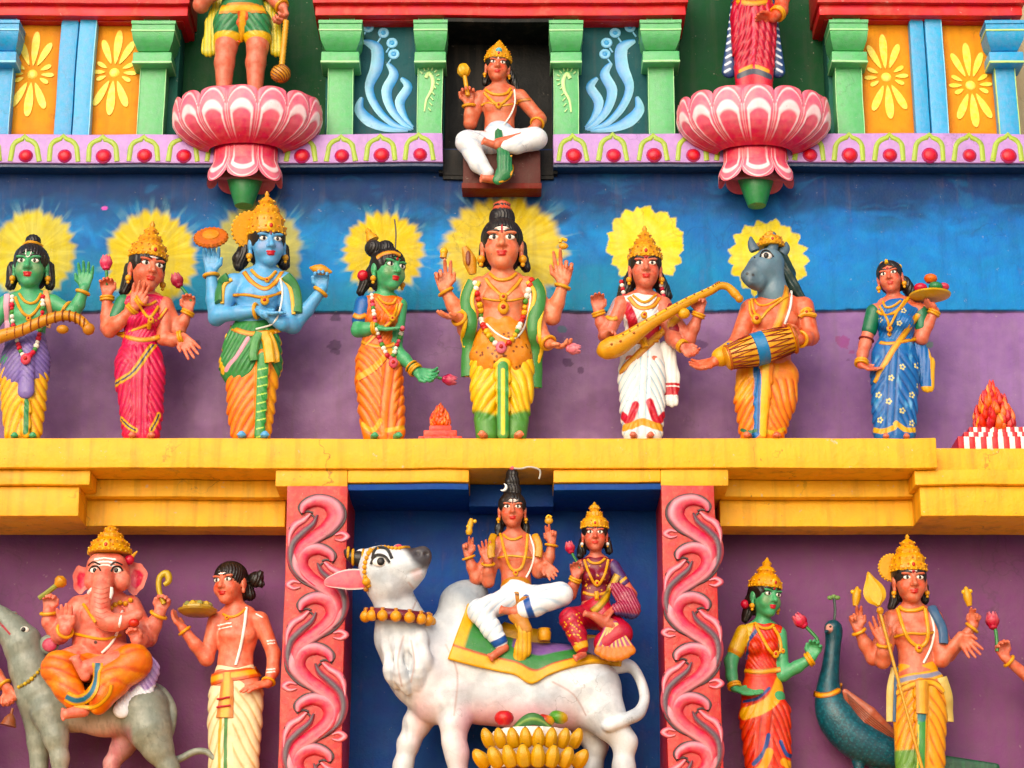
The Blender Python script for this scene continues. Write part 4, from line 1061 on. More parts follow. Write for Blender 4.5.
f.hair([[(40, 250, -8, 20), (30, 300, -12, 15)], [(136, 250, -8, 20), (142, 300, -12, 15)]], line=.19, bun=(((0, -.1, .6), .17), ((0, -.1, .5), .15)))
f.face(mark=[('u', '#f0e8dc')])
sd = Sdf(f.h); sd.chain([f.P(74, 462, 2), f.P(72, 520, 2), f.P(70, 548, 2)], [f.R(59), f.R(70), f.R(72)], f.R(8), .64); sd.chain([f.P(78, 480, 44), f.P(74, 600, 42)], [f.R(18), f.R(24)], f.R(6), .5)
f.folds(sd, [(15, 3, .55, 76, .2, 450, 590, -30, 160)]); ss = f.grow_part('waist_sash', sd, base='#7d6aa6'); f.fold_paint(ss, sd.terms, '#54437c', .7)
f.stroke(dh, [(76, 600), (72, 750)], 16, '#2e7a44', .15); f.stroke(dh, [(64, 600), (60, 750)], 4, '#c89018', .2); f.stroke(dh, [(88, 600), (84, 750)], 4, '#c89018', .2)
f.cord('necklace', [(56, 325), (70, 345), (88, 352), (104, 345), (116, 325)], 4); f.cord('necklace', [(45, 335), (60, 372), (82, 388), (104, 372), (124, 335)], 4.5, pend=[(82, 394, 8, GD)])
f.cord('garland', [(36, 335), (38, 400), (50, 460), (72, 505), (100, 480), (116, 410), (122, 335)], 7.5, beads=1.75, bead_cols=['#efe8da', '#efe8da', '#c8283a', '#c8283a', '#4a8a3c'], pend=[(74, 512, 15, '#d85a68')])
f.cord('shoulder_scarf', [(20, 330), (16, 390), (22, 440)], 9, '#d9a0b4', flat=.5); f.cord('shoulder_scarf', [(128, 320), (140, 360), (134, 420)], 8, '#d9a070', flat=.5)
f.ring('bangle', (222, 355, 12), (240, 308, 18), .75, 18, 5); f.ring('armlet', (150, 350, 0), (206, 378, 6), .72, 24, 5); f.earrings()
f.cord('hair_band', [(52, 190), (88, 176), (124, 190)], 5, GD)
f.finish()
m = MB(); L = spline([f.P(*q) for q in ((-70, 478, 72), (0, 446, 74), (60, 428, 74), (120, 402, 72), (180, 386, 66), (225, 396, 60), (252, 424, 60))], 8)
m.tube(L, [f.R(15+6*math.exp(-((i/len(L)-.05)/.3)**2)-3*abs(i/len(L)-.5)) for i in range(len(L))], '#d08a24', 14); m.ball(f.P(178, 425, 70), (f.R(18), f.R(15), f.R(13)), '#c8821e'); m.ball(L[-1], f.R(18), '#c07a1c')
for i in range(2, len(L)-2, 3): m.tube([L[i]+(Vector((0, math.cos(a), math.sin(a))))*f.R(17) for a in np.linspace(0, 2*PI, 13)[:-1]], f.R(2.2), '#8a4414', 5, True)
held(m.build('lute'), 'long curved golden lute held across the green man with the topknot', 'instrument')

# --- B: woman in the pink red sari with four arms
f = Fig('statue', 'four armed woman statue in crimson pink sari with tiered gold crown and lotus buds', 'statue', (0, 180, 2.845), YROW, (398, 762), ROW)
f.head(418, 247, 10, 128, 28, 0, 2); f.torso((408, 330, 0, 20), (355, 350, 0), (470, 352, 0), (398, 462, 0), (396, 520, 0), 50, 43, 64, bust=1)
f.limb([(355, 352, 0, 22), (312, 428, 10, 20), (335, 408, 30, 19), (382, 362, 48, 14)]); f.hand((382, 362, 48), (408, 288, 54), None, 1, 5.4, .15)
f.limb([(352, 350, -8, 22), (306, 420, -4, 20), (304, 390, 0, 18), (305, 330, 8, 14)]); f.hand((305, 328, 8), (304, 262, 14), None, 1, 5.2, .75)
f.limb([(470, 355, -6, 22), (508, 430, -4, 19), (520, 405, 2, 17), (536, 374, 8, 13)]); f.hand((536, 372, 8), (540, 312, 12), None, -1, 5, .7)
f.limb([(470, 358, 4, 22), (466, 450, 14, 20), (490, 456, 24, 18), (518, 446, 30, 13)]); f.hand((518, 446, 30), (562, 506, 36), None, -1, 5.2, .12)
f.limb([(375, 520, 0, 36), (372, 728, 0, 20)]); f.limb([(420, 520, 0, 36), (422, 728, 0, 20)]); foot(f, 378, 746, 4, 50, 12, -4); foot(f, 424, 746, 4, 50, 12, 6)
f.make_body(SK)
T = [(26, 4.5, .9, 402, .3, 520, 735, 320, 386), (26, 4.5, .9, 402, .3, 520, 735, 424, 480), (17, 4, 99, 402, 3, 470, 740, 376, 436), (20, 2.5, .5, 350, .2, 470, 540, 320, 480)]
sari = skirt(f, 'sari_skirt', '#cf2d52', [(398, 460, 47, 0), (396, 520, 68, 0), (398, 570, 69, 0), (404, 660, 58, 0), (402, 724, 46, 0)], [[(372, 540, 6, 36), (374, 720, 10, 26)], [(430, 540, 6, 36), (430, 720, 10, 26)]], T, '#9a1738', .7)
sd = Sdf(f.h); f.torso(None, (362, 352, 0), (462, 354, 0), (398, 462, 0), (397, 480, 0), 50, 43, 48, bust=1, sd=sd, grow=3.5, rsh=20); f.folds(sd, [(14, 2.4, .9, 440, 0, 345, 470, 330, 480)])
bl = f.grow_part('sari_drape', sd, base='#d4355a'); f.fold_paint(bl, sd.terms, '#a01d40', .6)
sd = Sdf(f.h); sd.chain([f.P(352, 350, 0), f.P(330, 392, 4)], [f.R(25), f.R(23)], f.R(4)); f.grow_part('sleeve', sd, base='#2f7a52')
f.hair([[(372, 250, -16, 18), (360, 300, -20, 17), (352, 318, -20, 14)]], line=.16); f.face(mark=[('ash', '#f2ece6')], big=1.05)
f.stroke(sari, [(328, 580), (380, 545), (420, 490), (440, 465)], 20, '#c89a28', .15); f.stroke(sari, [(328, 580), (380, 545), (420, 490), (440, 465)], 6, '#2a3358', .15)
for q in ([(345, 680), (365, 700), (385, 712)], [(430, 712), (445, 685), (452, 668)]): f.stroke(sari, q, 16, '#d8a63a', .15); f.stroke(sari, q, 5, '#26304e', .2)
f.band('drape_border', [(340, 440), (400, 420), (450, 395), (474, 365)], 12, '#d6a028', '#b8402c')
f.band('belt', [(340, 440), (380, 452), (415, 455), (455, 446)], 14, GD, '#b8701a'); f.cord('necklace', [(388, 330), (402, 350), (424, 356), (444, 345)], 4); f.cord('necklace', [(384, 338), (405, 372), (428, 392), (450, 360)], 4.5, pend=[(429, 398, 9, GD)])
f.cord('tassel', [(426, 400), (424, 420)], 6); f.crown(KARANDA, base=.24); f.earrings()
for a, b, r in (((335, 408, 30), (382, 362, 48), 18), ((304, 390, 0), (305, 330, 8), 18), ((520, 405, 2), (536, 374, 8), 17), ((490, 456, 24), (518, 446, 30), 17)): f.ring('bangle', a, b, .88, r, 4, double=1)
held(f.flower(302, 238, 16, 22, (302, 200, 14), '#d8506c', [(305, 300, 14)], 'lotus_bud', False), 'pink lotus bud raised in the left hand of the crimson sari woman', 'flower')
held(f.flower(505, 288, 14, 22, (492, 255, 14), '#9c2038', [(525, 315, 12), (545, 345, 14)], 'lotus_bud', False), 'dark red lotus bud raised in the right hand of the crimson sari woman', 'flower')
f.finish()

# --- C: blue four armed man
f = Fig('statue', 'blue skinned four armed statue with tall gold crown and orange dhoti', 'statue', (180, 180, 2.844), YROW, (205, 762), ROW)
f.head(248, 176, 12, 130, 18, 0, -4); f.torso((240, 258, 2, 23), (155, 292, 0), (298, 286, 0), (214, 392, 0), (208, 450, 0), 62, 50, 66, pec=1)
f.limb([(152, 292, 0, 27), (104, 392, 2, 23), (95, 340, 4, 21), (88, 264, 10, 15)]); f.hand((88, 262, 10), (92, 184, 14), None, 1, 6, .35)
f.limb([(155, 296, 4, 27), (112, 384, 14, 23), (165, 378, 40, 20), (222, 372, 54, 15)]); f.hand((222, 372, 54), (298, 386, 60), (0, -.35, 1), 1, 5.8, .12)
f.limb([(298, 290, 0, 27), (322, 415, 0, 22), (360, 370, 4, 20), (404, 312, 12, 15)]); f.hand((404, 310, 12), (402, 240, 18), None, -1, 5.8, .8)
f.limb([(298, 292, 4, 27), (314, 412, 12, 22), (290, 410, 34, 19), (262, 396, 46, 15)]); f.hand((262, 396, 46), (205, 372, 56), (.2, -.5, 1), -1, 5.4, .2)
f.limb([(175, 470, 0, 42), (180, 728, 0, 22)]); f.limb([(240, 470, 0, 42), (235, 728, 0, 22)]); foot(f, 178, 746, 4, 50, 14, -4); foot(f, 235, 746, 4, 50, 14, 6)
bd = f.make_body(BLUESK)
T = [(30, 5, .55, 240, .3, 540, 745, 120, 215), (30, 5, .55, 225, .3, 540, 745, 232, 300)]
dh = skirt(f, 'dhoti', '#ea7d1e', [(208, 440, 62, 0), (206, 500, 72, 0), (205, 560, 72, 0), (200, 660, 62, 0), (200, 724, 46, 0)], [[(168, 500, 6, 40), (172, 720, 6, 28)], [(246, 500, 6, 38), (232, 720, 6, 28)]], T, '#c23a16', .85,
     extra=lambda sd: sd.chain([f.P(236, 500, 42), f.P(226, 724, 36)], [f.R(22), f.R(15)], f.R(3), .5))
f.tint(dh, lambda u, v, V: sstep(30, 0, np.abs(u-285+.15*(v-500)))*.5, '#f0c030')
sd = Sdf(f.h); sd.chain([f.P(212, 428, 0), f.P(206, 470, 0), f.P(202, 522, 0)], [f.R(64), f.R(82), f.R(92)], f.R(8), .6); sd.ell(f.P(235, 560, 40), (f.R(30), f.R(70), f.R(62)), None, f.R(16), None, True)
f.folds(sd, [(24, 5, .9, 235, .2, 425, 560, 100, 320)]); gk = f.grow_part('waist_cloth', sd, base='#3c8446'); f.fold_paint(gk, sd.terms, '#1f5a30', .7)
f.stroke(dh, [(236, 505), (232, 620), (226, 748)], 36, '#3c8a44', .15)
for k in range(9): f.stroke(dh, [(222-k*.6, 540+k*24), (248-k*.8, 534+k*24)], 4, '#bcd86a', .3)
f.stroke(gk, [(118, 420), (112, 500), (122, 545)], 20, '#e0b040', .15); f.stroke(gk, [(192, 450), (160, 500), (130, 540)], 14, '#e6a0b0', .2); f.stroke(gk, [(282, 440), (296, 500), (290, 560)], 12, '#e0b040', .15)
f.band('belt', [(142, 420), (190, 436), (230, 436), (282, 428)], 16, GD, '#b8701a')
f.cord('sash', [(238, 436), (248, 470), (252, 520)], 15, '#e0a83a', flat=.5); f.cord('sash', [(224, 436), (212, 470), (206, 512)], 13, '#4a8c4c', flat=.5); f.cord('sash', [(250, 440), (268, 480), (272, 520)], 10, '#dba83e', flat=.5)
f.hair([[(190, 200, -18, 26), (172, 228, -18, 24), (168, 245, -16, 16)], [(290, 200, -22, 22), (296, 240, -22, 18)]], line=.15); f.face(mark=[('line', '#8a1c28')]); f.crown([(r*.96, h*1.1) for r, h in KIRITA], base=.2, halo=(-.30, .40), tilt=-4)
f.cord('necklace', [(204, 258), (222, 276), (248, 284), (272, 262)], 5, pend=[(247, 286, 8, GD)]); f.band('necklace', [(182, 262), (206, 292), (242, 310), (270, 292), (290, 262)], 14, GD, '#b06a18'); f.band('chest_band', [(150, 328), (190, 326), (240, 334), (292, 318)], 9, GD, '#b06a18'); f.cord('pendant', [(240, 330), (241, 340)], 8, pend=[(241, 342, 13, GD)])
f.cord('sacred_thread', [(286, 280), (292, 320), (285, 370), (262, 410), (215, 425)], 3, '#f0ece4')
for e, P_ in ((0, [(140, 280), (118, 300), (112, 350)]), (1, [(300, 276), (322, 310), (330, 380)])): f.cord('shoulder_scarf', P_, 15, '#3d7a44', flat=.5); f.cord('scarf_border', [(u+8-e*16, v+3) for u, v in P_], 6, '#dca83a', flat=.6)
for a, b, r in (((95, 340, 4), (88, 264, 10), 20), ((165, 378, 40), (222, 372, 54), 20), ((360, 370, 4), (404, 312, 12), 20)): f.ring('bangle', a, b, .9, r, 5.5)
f.earrings(); f.finish()
m = MB(); c = f.P(88, 164, 18); m.lathe(c, [(f.R(6), -f.R(14)), (f.R(46), -f.R(7)), (f.R(50), 0), (f.R(46), f.R(7)), (f.R(10), f.R(12))], '#c0682a', (0, -1, .7), 44, flute=.05, nfl=22); m.lathe(c, [(f.R(26), f.R(6)), (f.R(24), f.R(13)), (f.R(8), f.R(17))], '#d88c34', (0, -1, .7), 20)
held(m.build('discus'), 'serrated brown gold discus balanced on the blue statue\'s raised hand', 'discus')
m = MB(); m.lathe(f.P(402, 256, 26), [(f.R(2), -f.R(36)), (f.R(11), -f.R(22)), (f.R(17), -f.R(4)), (f.R(14), f.R(10)), (f.R(8), f.R(22)), (f.R(3), f.R(32))], '#d09030', (1, -.1, -.25), 16); held(m.build('conch_shell'), 'small golden conch shell held up by the blue statue', 'shell')

# --- D: green woman in the orange sari
f = Fig('statue', 'green skinned woman statue in orange sari with black bun facing right', 'statue', (320, 180, 2.844), YROW, (170, 762), ROW)
f.head(194, 250, 12, 120, 34, 2, 0); f.torso((184, 330, 2, 19), (128, 352, 0), (228, 352, 0), (168, 458, 0), (164, 520, 0), 46, 42, 58, bust=1)
la = f.limb([(124, 354, 2, 22), (108, 428, 10, 19), (130, 424, 28, 18), (160, 420, 42, 13)]); f.hand((160, 420, 42), (230, 428, 50), (0, -.4, 1), 1, 5.2, .12)
f.limb([(228, 360, 0, 21), (214, 480, 4, 19), (240, 510, 12, 18), (276, 546, 22, 14)]); f.hand((274, 545, 22), (350, 570, 28), (-.3, -1, .4), -1, 5.4, .45)
f.limb([(145, 520, 0, 34), (142, 728, 0, 20)]); f.limb([(190, 520, 0, 34), (200, 728, 0, 20)]); foot(f, 150, 746, 4, 48, 12, 6); foot(f, 210, 746, 4, 48, 12, 14)
f.make_body(GREENSK)
T = [(28, 4.5, .75, 110, .2, 480, 735, 100, 178), (24, 4, 99, 200, 8, 520, 745, 172, 236), (26, 4, .8, 250, .2, 500, 745, 214, 260)]
sari = skirt(f, 'sari_skirt', '#e57a26', [(168, 456, 46, 0), (164, 515, 62, 0), (166, 570, 66, 0), (174, 660, 62, 0), (180, 724, 54, 0)], [[(145, 540, 6, 34), (146, 720, 8, 26)], [(200, 540, 6, 34), (214, 720, 8, 28)]], T, '#b8401a', .8)
sd = Sdf(f.h); f.torso(None, (134, 352, 0), (222, 354, 0), (168, 458, 0), (166, 478, 0), 46, 42, 46, bust=1, sd=sd, grow=3.5, rsh=19); f.folds(sd, [(14, 2.2, .9, 210, 0, 345, 470, 100, 250)])
bl = f.grow_part('sari_drape', sd, base='#e06a24'); f.fold_paint(bl, sd.terms, '#b03c16', .6)
sd = Sdf(f.h); sd.chain([f.P(124, 354, 2), f.P(114, 398, 7)], [f.R(26), f.R(24)], f.R(4)); f.grow_part('sleeve', sd, base='#2b62a4')
f.hair([[(150, 262, -14, 20), (130, 290, -18, 17), (116, 318, -18, 13)]], line=.17, bun=(((-.3, -.22, .5), .2), ((-.08, -.05, .5), .2))); f.face(mark=[('dot', '#a01c28')])
m = MB(); m.ball(f.P(122, 272, -4), f.R(17), '#c8303c'); m.build('hair_flower', None, f.root)
m = MB(); m.lathe(f.P(150, 172, -6), [(f.R(20), 0), (f.R(17), f.R(12)), (f.R(9), f.R(26)), (f.R(10), f.R(31)), (f.R(3), f.R(44))], GD, (-.5, 0, 1), 16); m.tube(spline([f.P(214, 200, 4), f.P(216, 150, -2), f.P(212, 112, -2)], 4), f.R(2.2), '#4a3a30', 6); m.build('topknot_finial', None, f.root)
f.band('tiara', [(162, 222), (180, 210), (208, 206), (228, 214)], 15, GD, '#b06a18')
f.stroke(sari, [(112, 560), (160, 530), (195, 495), (210, 470)], 22, '#dca040', .15); f.stroke(sari, [(112, 572), (160, 542), (200, 500)], 4, '#a83820', .15)
for q in ([(120, 694), (150, 712), (172, 684)], [(190, 712), (215, 708), (246, 702)]): f.stroke(sari, q, 14, '#d8a840', .15)
f.band('drape_border', [(130, 470), (170, 430), (214, 390), (230, 350)], 13, '#d9a43a', '#b8481e'); f.band('belt', [(120, 460), (150, 472), (190, 474), (212, 466)], 13, GD, '#b06a18')
f.cord('necklace', [(166, 332), (182, 350), (206, 352), (216, 338)], 4); f.cord('necklace', [(160, 338), (186, 372), (206, 390), (220, 352)], 4, pend=[(206, 394, 9, GD)])
f.cord('garland', [(148, 330), (156, 400), (172, 460), (200, 510), (222, 460), (232, 420)], 7, beads=1.75, bead_cols=['#efe8da', '#efe8da', '#b8323c', '#d86878', '#4a8a3c'], pend=[(206, 522, 14, '#d0606e')])
f.band('armlet', [(96, 384), (112, 390), (130, 384)], 15, GD, '#b06a18'); f.ring('bangle', (130, 424, 28), (160, 420, 42), .9, 17, 4, double=1); f.ring('bangle', (240, 510, 12), (276, 546, 22), .82, 19, 4, double=1); f.ring('bangle', (240, 510, 12), (276, 546, 22), .55, 19, 3); f.earrings()
held(f.flower(366, 568, 32, 20, (396, 572, 32), '#b03050', [(335, 562, 30)], 'lotus_bud', False), 'dark pink lotus bud in the lowered hand of the green orange-sari woman', 'flower')
f.finish()

# --- E: the central four armed man
f = Fig('statue', 'large central four armed statue with black hair, garland and yellow dhoti', 'statue', (420, 180, 2.844), YROW, (230, 762), ROW)
f.head(233, 178, 14, 148, 0, 4, 0); f.torso((234, 268, 2, 25), (172, 300, 0), (304, 300, 0), (234, 410, 0), (232, 465, 0), 62, 54, 66, pec=1)
f.limb([(168, 300, -4, 26), (112, 395, -4, 23), (95, 355, 2, 21), (70, 312, 12, 15)]); f.hand((70, 312, 12), (62, 226, 18), None, 1, 6.2, .2, fold=(0, .1, .9, .9))
f.limb([(170, 304, 2, 26), (130, 425, 8, 23), (122, 405, 30, 20), (110, 392, 48, 15)]); f.hand((112, 390, 48), (44, 388, 66), (0, -.3, 1), 1, 6, .25)
f.limb([(306, 300, -4, 26), (376, 390, -4, 23), (390, 350, 4, 21), (408, 296, 14, 15)]); f.hand((408, 294, 14), (408, 196, 20), None, -1, 6.2, .2, fold=(0, .1, .9, .9))
f.limb([(306, 304, 2, 26), (340, 430, 8, 23), (350, 448, 24, 21), (368, 466, 44, 15)]); f.hand((366, 464, 44), (440, 486, 60), (0, -.4, 1), -1, 6, .5)
f.limb([(190, 480, 0, 42), (190, 728, 0, 22)]); f.limb([(275, 480, 0, 42), (270, 728, 0, 22)]); foot(f, 186, 746, 4, 54, 14, -10); foot(f, 274, 746, 4, 54, 14, 10)
f.make_body('#da8060')
T = [(34, 5.5, .6, 232, .35, 520, 690, 140, 218), (34, 5.5, .6, 232, .35, 520, 690, 250, 330)]
dh = skirt(f, 'dhoti', '#ecbc22', [(232, 500, 66, 0), (232, 540, 72, 0), (230, 580, 70, 0)], [[(186, 530, 6, 46), (186, 600, 8, 42), (192, 724, 6, 34)], [(280, 530, 6, 46), (280, 600, 8, 42), (270, 724, 6, 34)]], T, '#cf8a16', .75,
     extra=lambda sd: (sd.chain([f.P(232, 500, 46), f.P(236, 600, 46), f.P(236, 724, 40)], [f.R(26), f.R(20), f.R(17)], f.R(4), .5)))
f.tint(dh, lambda u, v, V: sstep(672, 690, v+.25*np.abs(u-232))*(.95), '#3f8a42'); f.stroke(dh, [(236, 530), (236, 750)], 34, '#3f8a42', .12); f.stroke(dh, [(236, 540), (236, 720)], 12, '#d9c83e', .3)
# spotted hide round the hips
sd = Sdf(f.h); sd.chain([f.P(234, 425, 0), f.P(232, 470, 2), f.P(232, 500, 4)], [f.R(64), f.R(82), f.R(92)], f.R(8), .66); sd.ell(f.P(236, 575, 44), (f.R(34), f.R(70), f.R(66)), None, f.R(14), None, True)
sd.disp = lambda x, y, z: .004*np.sin(x*70)*np.sin(z*40); hd = f.grow_part('spotted_hide', sd, base='#d9893c')
rs = np.random.RandomState(4); f.spots(hd, [(rs.uniform(150, 320), rs.uniform(425, 545)) for _ in range(46)], 4, '#7a3a14')
f.hair([[(186, 190, -14, 18), (178, 236, -18, 14)], [(284, 190, -14, 20), (292, 230, -18, 17), (302, 250, -20, 14)]], line=.2, bun=(((0, -.1, .56), .24), ((0, -.08, .74), .16))); f.face(mark=[('ash', '#f4efe8'), ('line', '#b02028')], big=1.05)
m = MB(); m.lathe(s0 := f.hp(0, -.08, .66), [(f.R(26), 0), (f.R(30), f.R(9)), (f.R(24), f.R(20)), (f.R(26), f.R(27)), (f.R(10), f.R(38))], '#cc6450', n=18); m.build('topknot_band', None, f.root)
for P_, q in (([(156, 292), (136, 340), (140, 400), (130, 470), (120, 560)], 0), ([(318, 292), (338, 330), (326, 410), (340, 500), (342, 590)], 1)):
    f.cord('shoulder_scarf', P_, 20, '#3f7f3e', lift=5, flat=.4); f.cord('scarf_border', [(u-13, v) for u, v in P_], 6, '#e2b436', lift=8, flat=.5); f.cord('scarf_border', [(u+13, v) for u, v in P_], 6, '#e2b436', lift=8, flat=.5)
f.cord('necklace', [(200, 268), (216, 282), (236, 286), (258, 280), (272, 268)], 5); f.band('necklace', [(186, 280), (206, 306), (238, 330), (268, 306), (288, 280)], 13, GD, '#b06a18'); f.band('chest_band', [(180, 336), (215, 342), (260, 342), (298, 334)], 8, GD, '#b06a18')
f.cord('pendant', [(237, 334), (237, 350)], 7, pend=[(237, 334, 12, GD), (237, 365, 17, GD)])
f.cord('garland', [(158, 296), (166, 350), (180, 410), (205, 455), (232, 478), (262, 455), (284, 410), (300, 350), (316, 288)], 9, beads=1.8, bead_cols=['#efe8da', '#efe8da', '#c83a30', '#c83a30', '#e0b030', '#e0b030', '#57903c'], pend=[(232, 478, 16, '#e07a8c')])
f.cord('sacred_thread', [(312, 296), (314, 350), (296, 420), (262, 455), (222, 440), (190, 410)], 3, '#f2eee6')
for a, b, r in (((95, 355, 2), (70, 312, 12), 21), ((122, 405, 30), (110, 392, 48), 21), ((390, 350, 4), (408, 296, 14), 21), ((350, 448, 24), (368, 466, 44), 21)): f.ring('bangle', a, b, .86, r, 5)
f.earrings(r=.08); f.finish()
m = MB(); L = spline([f.P(150, 268, -4), f.P(140, 225, 0), f.P(126, 190, 2)], 5); m.tube(L, [f.R(r) for r in np.linspace(10, 20, len(L)//2).tolist()+np.linspace(20, 8, len(L)-len(L)//2).tolist()], '#c08a3c', 10, flat=.5); m.ball(f.P(137, 222, 8), (f.R(8), f.R(4), f.R(24)), '#7a3a1c'); held(m.build('serpent'), 'hooded brown serpent rearing from the central statue\'s shoulder', 'serpent')
m = MB(); m.tube([f.P(66, 222, 26), f.P(68, 206, 26)], f.R(10), GD, 10); m.ball(f.P(68, 204, 26), f.R(12), GD2); held(m.build('axe_head'), 'tiny gold emblem on the central statue\'s left raised fingers', 'emblem')
m = MB(); m.ball(f.P(408, 188, 26), (f.R(14), f.R(8), f.R(10)), GD); m.tube(spline([f.P(398, 178, 26), f.P(404, 168, 26), f.P(418, 172, 26)], 4), f.R(5), GD2, 8); held(m.build('deer_figure'), 'tiny gold deer figure on the central statue\'s right raised fingers', 'emblem')
held(f.flower(434, 480, 66, 20, (462, 482, 68), '#dc7a86', None, 'lotus_bud', False), 'pale pink bud resting on the central statue\'s lowered palm', 'flower')
# --- F: woman in the white sari with the lute
f = Fig('statue', 'woman statue in white and red sari playing a golden lute across her body', 'statue', (570, 180, 2.847), YROW, (205, 762), ROW)
f.head(214, 246, 12, 116, 0, 2, 0); f.torso((210, 326, 0, 20), (146, 352, 0), (266, 352, 0), (206, 455, 0), (204, 512, 0), 48, 42, 58, bust=1)
f.limb([(144, 352, -4, 22), (102, 432, 0, 19), (90, 405, 6, 18), (80, 376, 14, 13)]); f.hand((80, 374, 14), (76, 312, 20), None, 1, 5.2, .55)
f.limb([(146, 356, 4, 22), (104, 446, 16, 19), (98, 444, 40, 17), (96, 442, 62, 13)]); f.hand((92, 442, 64), (142, 424, 78), (0, -.3, -1), 1, 4.8, .6)
f.limb([(266, 356, -4, 22), (338, 455, 8, 19), (352, 420, 22, 17), (368, 378, 36, 13)]); f.hand((368, 376, 36), (374, 312, 44), (-.4, -1, 0), -1, 5.2, 1.0)
f.limb([(264, 362, 2, 24), (292, 450, 12, 21), (304, 462, 28, 18), (322, 474, 42, 13)]); f.hand((320, 472, 42), (368, 514, 52), (-.2, -.8, .5), 1, 5.2, .5)
f.limb([(180, 520, 0, 34), (180, 728, 0, 20)]); f.limb([(228, 520, 0, 34), (230, 728, 0, 20)]); foot(f, 184, 746, 4, 50, 12, -4); foot(f, 226, 746, 4, 50, 12, 4)
f.make_body('#c66a56')
T = [(28, 4, .8, 206, .3, 515, 735, 130, 190), (28, 4, .8, 206, .3, 515, 735, 224, 280), (20, 4, 99, 206, 0, 480, 740, 182, 232)]
sari = skirt(f, 'sari_skirt', '#e8e6e2', [(206, 452, 45, 0), (204, 510, 60, 0), (204, 566, 66, 0), (206, 660, 60, 0), (206, 724, 50, 0)], [[(178, 540, 6, 34), (178, 720, 8, 28)], [(234, 540, 6, 34), (236, 720, 8, 28)]], T, '#7fb4cc', .75)
for q in ([(148, 670), (170, 685), (186, 640)], [(268, 670), (246, 685), (228, 632)]): f.stroke(sari, q, 26, '#c02434', .3)
f.stroke(sari, [(152, 706), (180, 698), (206, 688), (236, 698), (262, 706)], 22, '#cf9428', .2)
sd = Sdf(f.h); f.torso(None, (152, 352, 0), (258, 354, 0), (206, 458, 0), (205, 476, 0), 48, 42, 46, bust=1, sd=sd, grow=3.5, rsh=19); f.folds(sd, [(15, 2.2, .9, 250, 0, 345, 470, 130, 290)])
bl = f.grow_part('sari_drape', sd, base='#e6e4e0'); f.fold_paint(bl, sd.terms, '#8fb8cc', .6)
f.stroke(bl, [(160, 360), (176, 400), (180, 440)], 34, '#b42a38', .2); f.stroke(bl, [(190, 480), (240, 430), (280, 380)], 26, '#b42a38', .25)
sd = Sdf(f.h); sd.chain([f.P(144, 354, -2), f.P(122, 394, 2)], [f.R(25), f.R(23)], f.R(4)); f.grow_part('sleeve', sd, base='#a8929a')
sd = Sdf(f.h); sd.chain([f.P(270, 366, 0), f.P(290, 430, 8)], [f.R(25), f.R(25)], f.R(4)); f.grow_part('sleeve', sd, base='#8c2430')
f.hair([[(176, 270, -14, 16), (160, 310, -18, 22), (150, 335, -18, 18)], [(250, 270, -14, 16), (264, 310, -18, 20), (276, 330, -18, 16)]], line=.18); f.face(mark=[('dot', '#a01c28')]); f.crown(KARANDA, base=.22, wid=.98)
for q in (150, 262):
    m = MB()
    for k in range(5): m.ball(f.P(q+(k-2)*2, 290+k*10, 2-k), f.R(7), '#ece6da' if k % 2 else '#c03040', None, 8, 6)
    m.build('hair_garland', None, f.root)
sd = Sdf(f.h); sd.chain([f.P(275, 480, -6), f.P(288, 560, -8), f.P(290, 628, -8)], [f.R(24), f.R(24), f.R(20)], f.R(5), .45); f.folds(sd, [(14, 3, 99, 285, 0, 470, 650, 250, 320)]); tl = f.grow_part('sari_tail', sd, base='#e4e2de')
f.tint(tl, lambda u, v, V: (np.abs(v-600) < 11)*1., '#b8242c'); f.tint(tl, lambda u, v, V: (np.abs(v-581) < 3)*1., '#b8242c')
f.band('drape_border', [(142, 548), (180, 510), (230, 462), (285, 410), (306, 392)], 26, '#d59a26', '#b8701a', wtab=(.7, 1)); f.band('belt', [(158, 452), (200, 462), (250, 456)], 13, GD, '#b06a18')
f.cord('belt_knot', [(206, 452), (214, 480)], 11, GD); f.band('necklace', [(168, 334), (190, 360), (214, 366), (238, 358), (254, 336)], 14, GD, '#b06a18'); f.cord('necklace', [(180, 330), (212, 350), (244, 328)], 4, pend=[(214, 386, 10, GD)])
f.band('armlet', [(104, 388), (118, 396), (134, 392)], 15, GD, '#b06a18')
for a, b, r in (((90, 405, 6), (80, 376, 14), 17), ((352, 420, 22), (368, 378, 36), 17), ((304, 462, 28), (322, 474, 42), 17)): f.ring('bangle', a, b, .85, r, 4, double=1)
f.earrings(); f.finish()
m = MB(); L = spline([f.P(*q) for q in ((78, 492, 62), (112, 480, 74), (150, 464, 78), (230, 408, 76), (330, 350, 62), (400, 316, 52), (424, 302, 50), (448, 304, 48), (468, 322, 46), (482, 338, 46))], 7); n = len(L)
rr = np.interp(np.linspace(0, 1, n), [0, .06, .14, .22, .34, .5, .7, .8, .9, 1], [8, 27, 33, 29, 17, 12, 11, 11, 13, 9]); m.tube(L, [f.R(r) for r in rr], '#d8961e', 16)
L2 = [p+Vector((0, -f.R(r*.8), f.R(r*.5))) for p, r in zip(L, rr)][int(n*.2):int(n*.7)]; m.tube(L2, f.R(4.5), '#eebc50', 8)
for i in range(2, len(L2)-1, 2): m.ball(L2[i]+Vector((0, -f.R(3), f.R(2))), f.R(3.6), '#9a5414', None, 6, 5)
m.ball(f.P(324, 380, 62), (f.R(18), f.R(16), f.R(16)), '#dca02c'); m.ball(L[-1], f.R(12), '#c8881c')
for i in (8, 13, 17): m.ball(L[i]+Vector((0, -f.R(rr[i]), 0)), f.R(4), '#a85c14')
held(m.build('lute'), 'golden long necked lute with curled head held by the white sari woman', 'instrument')

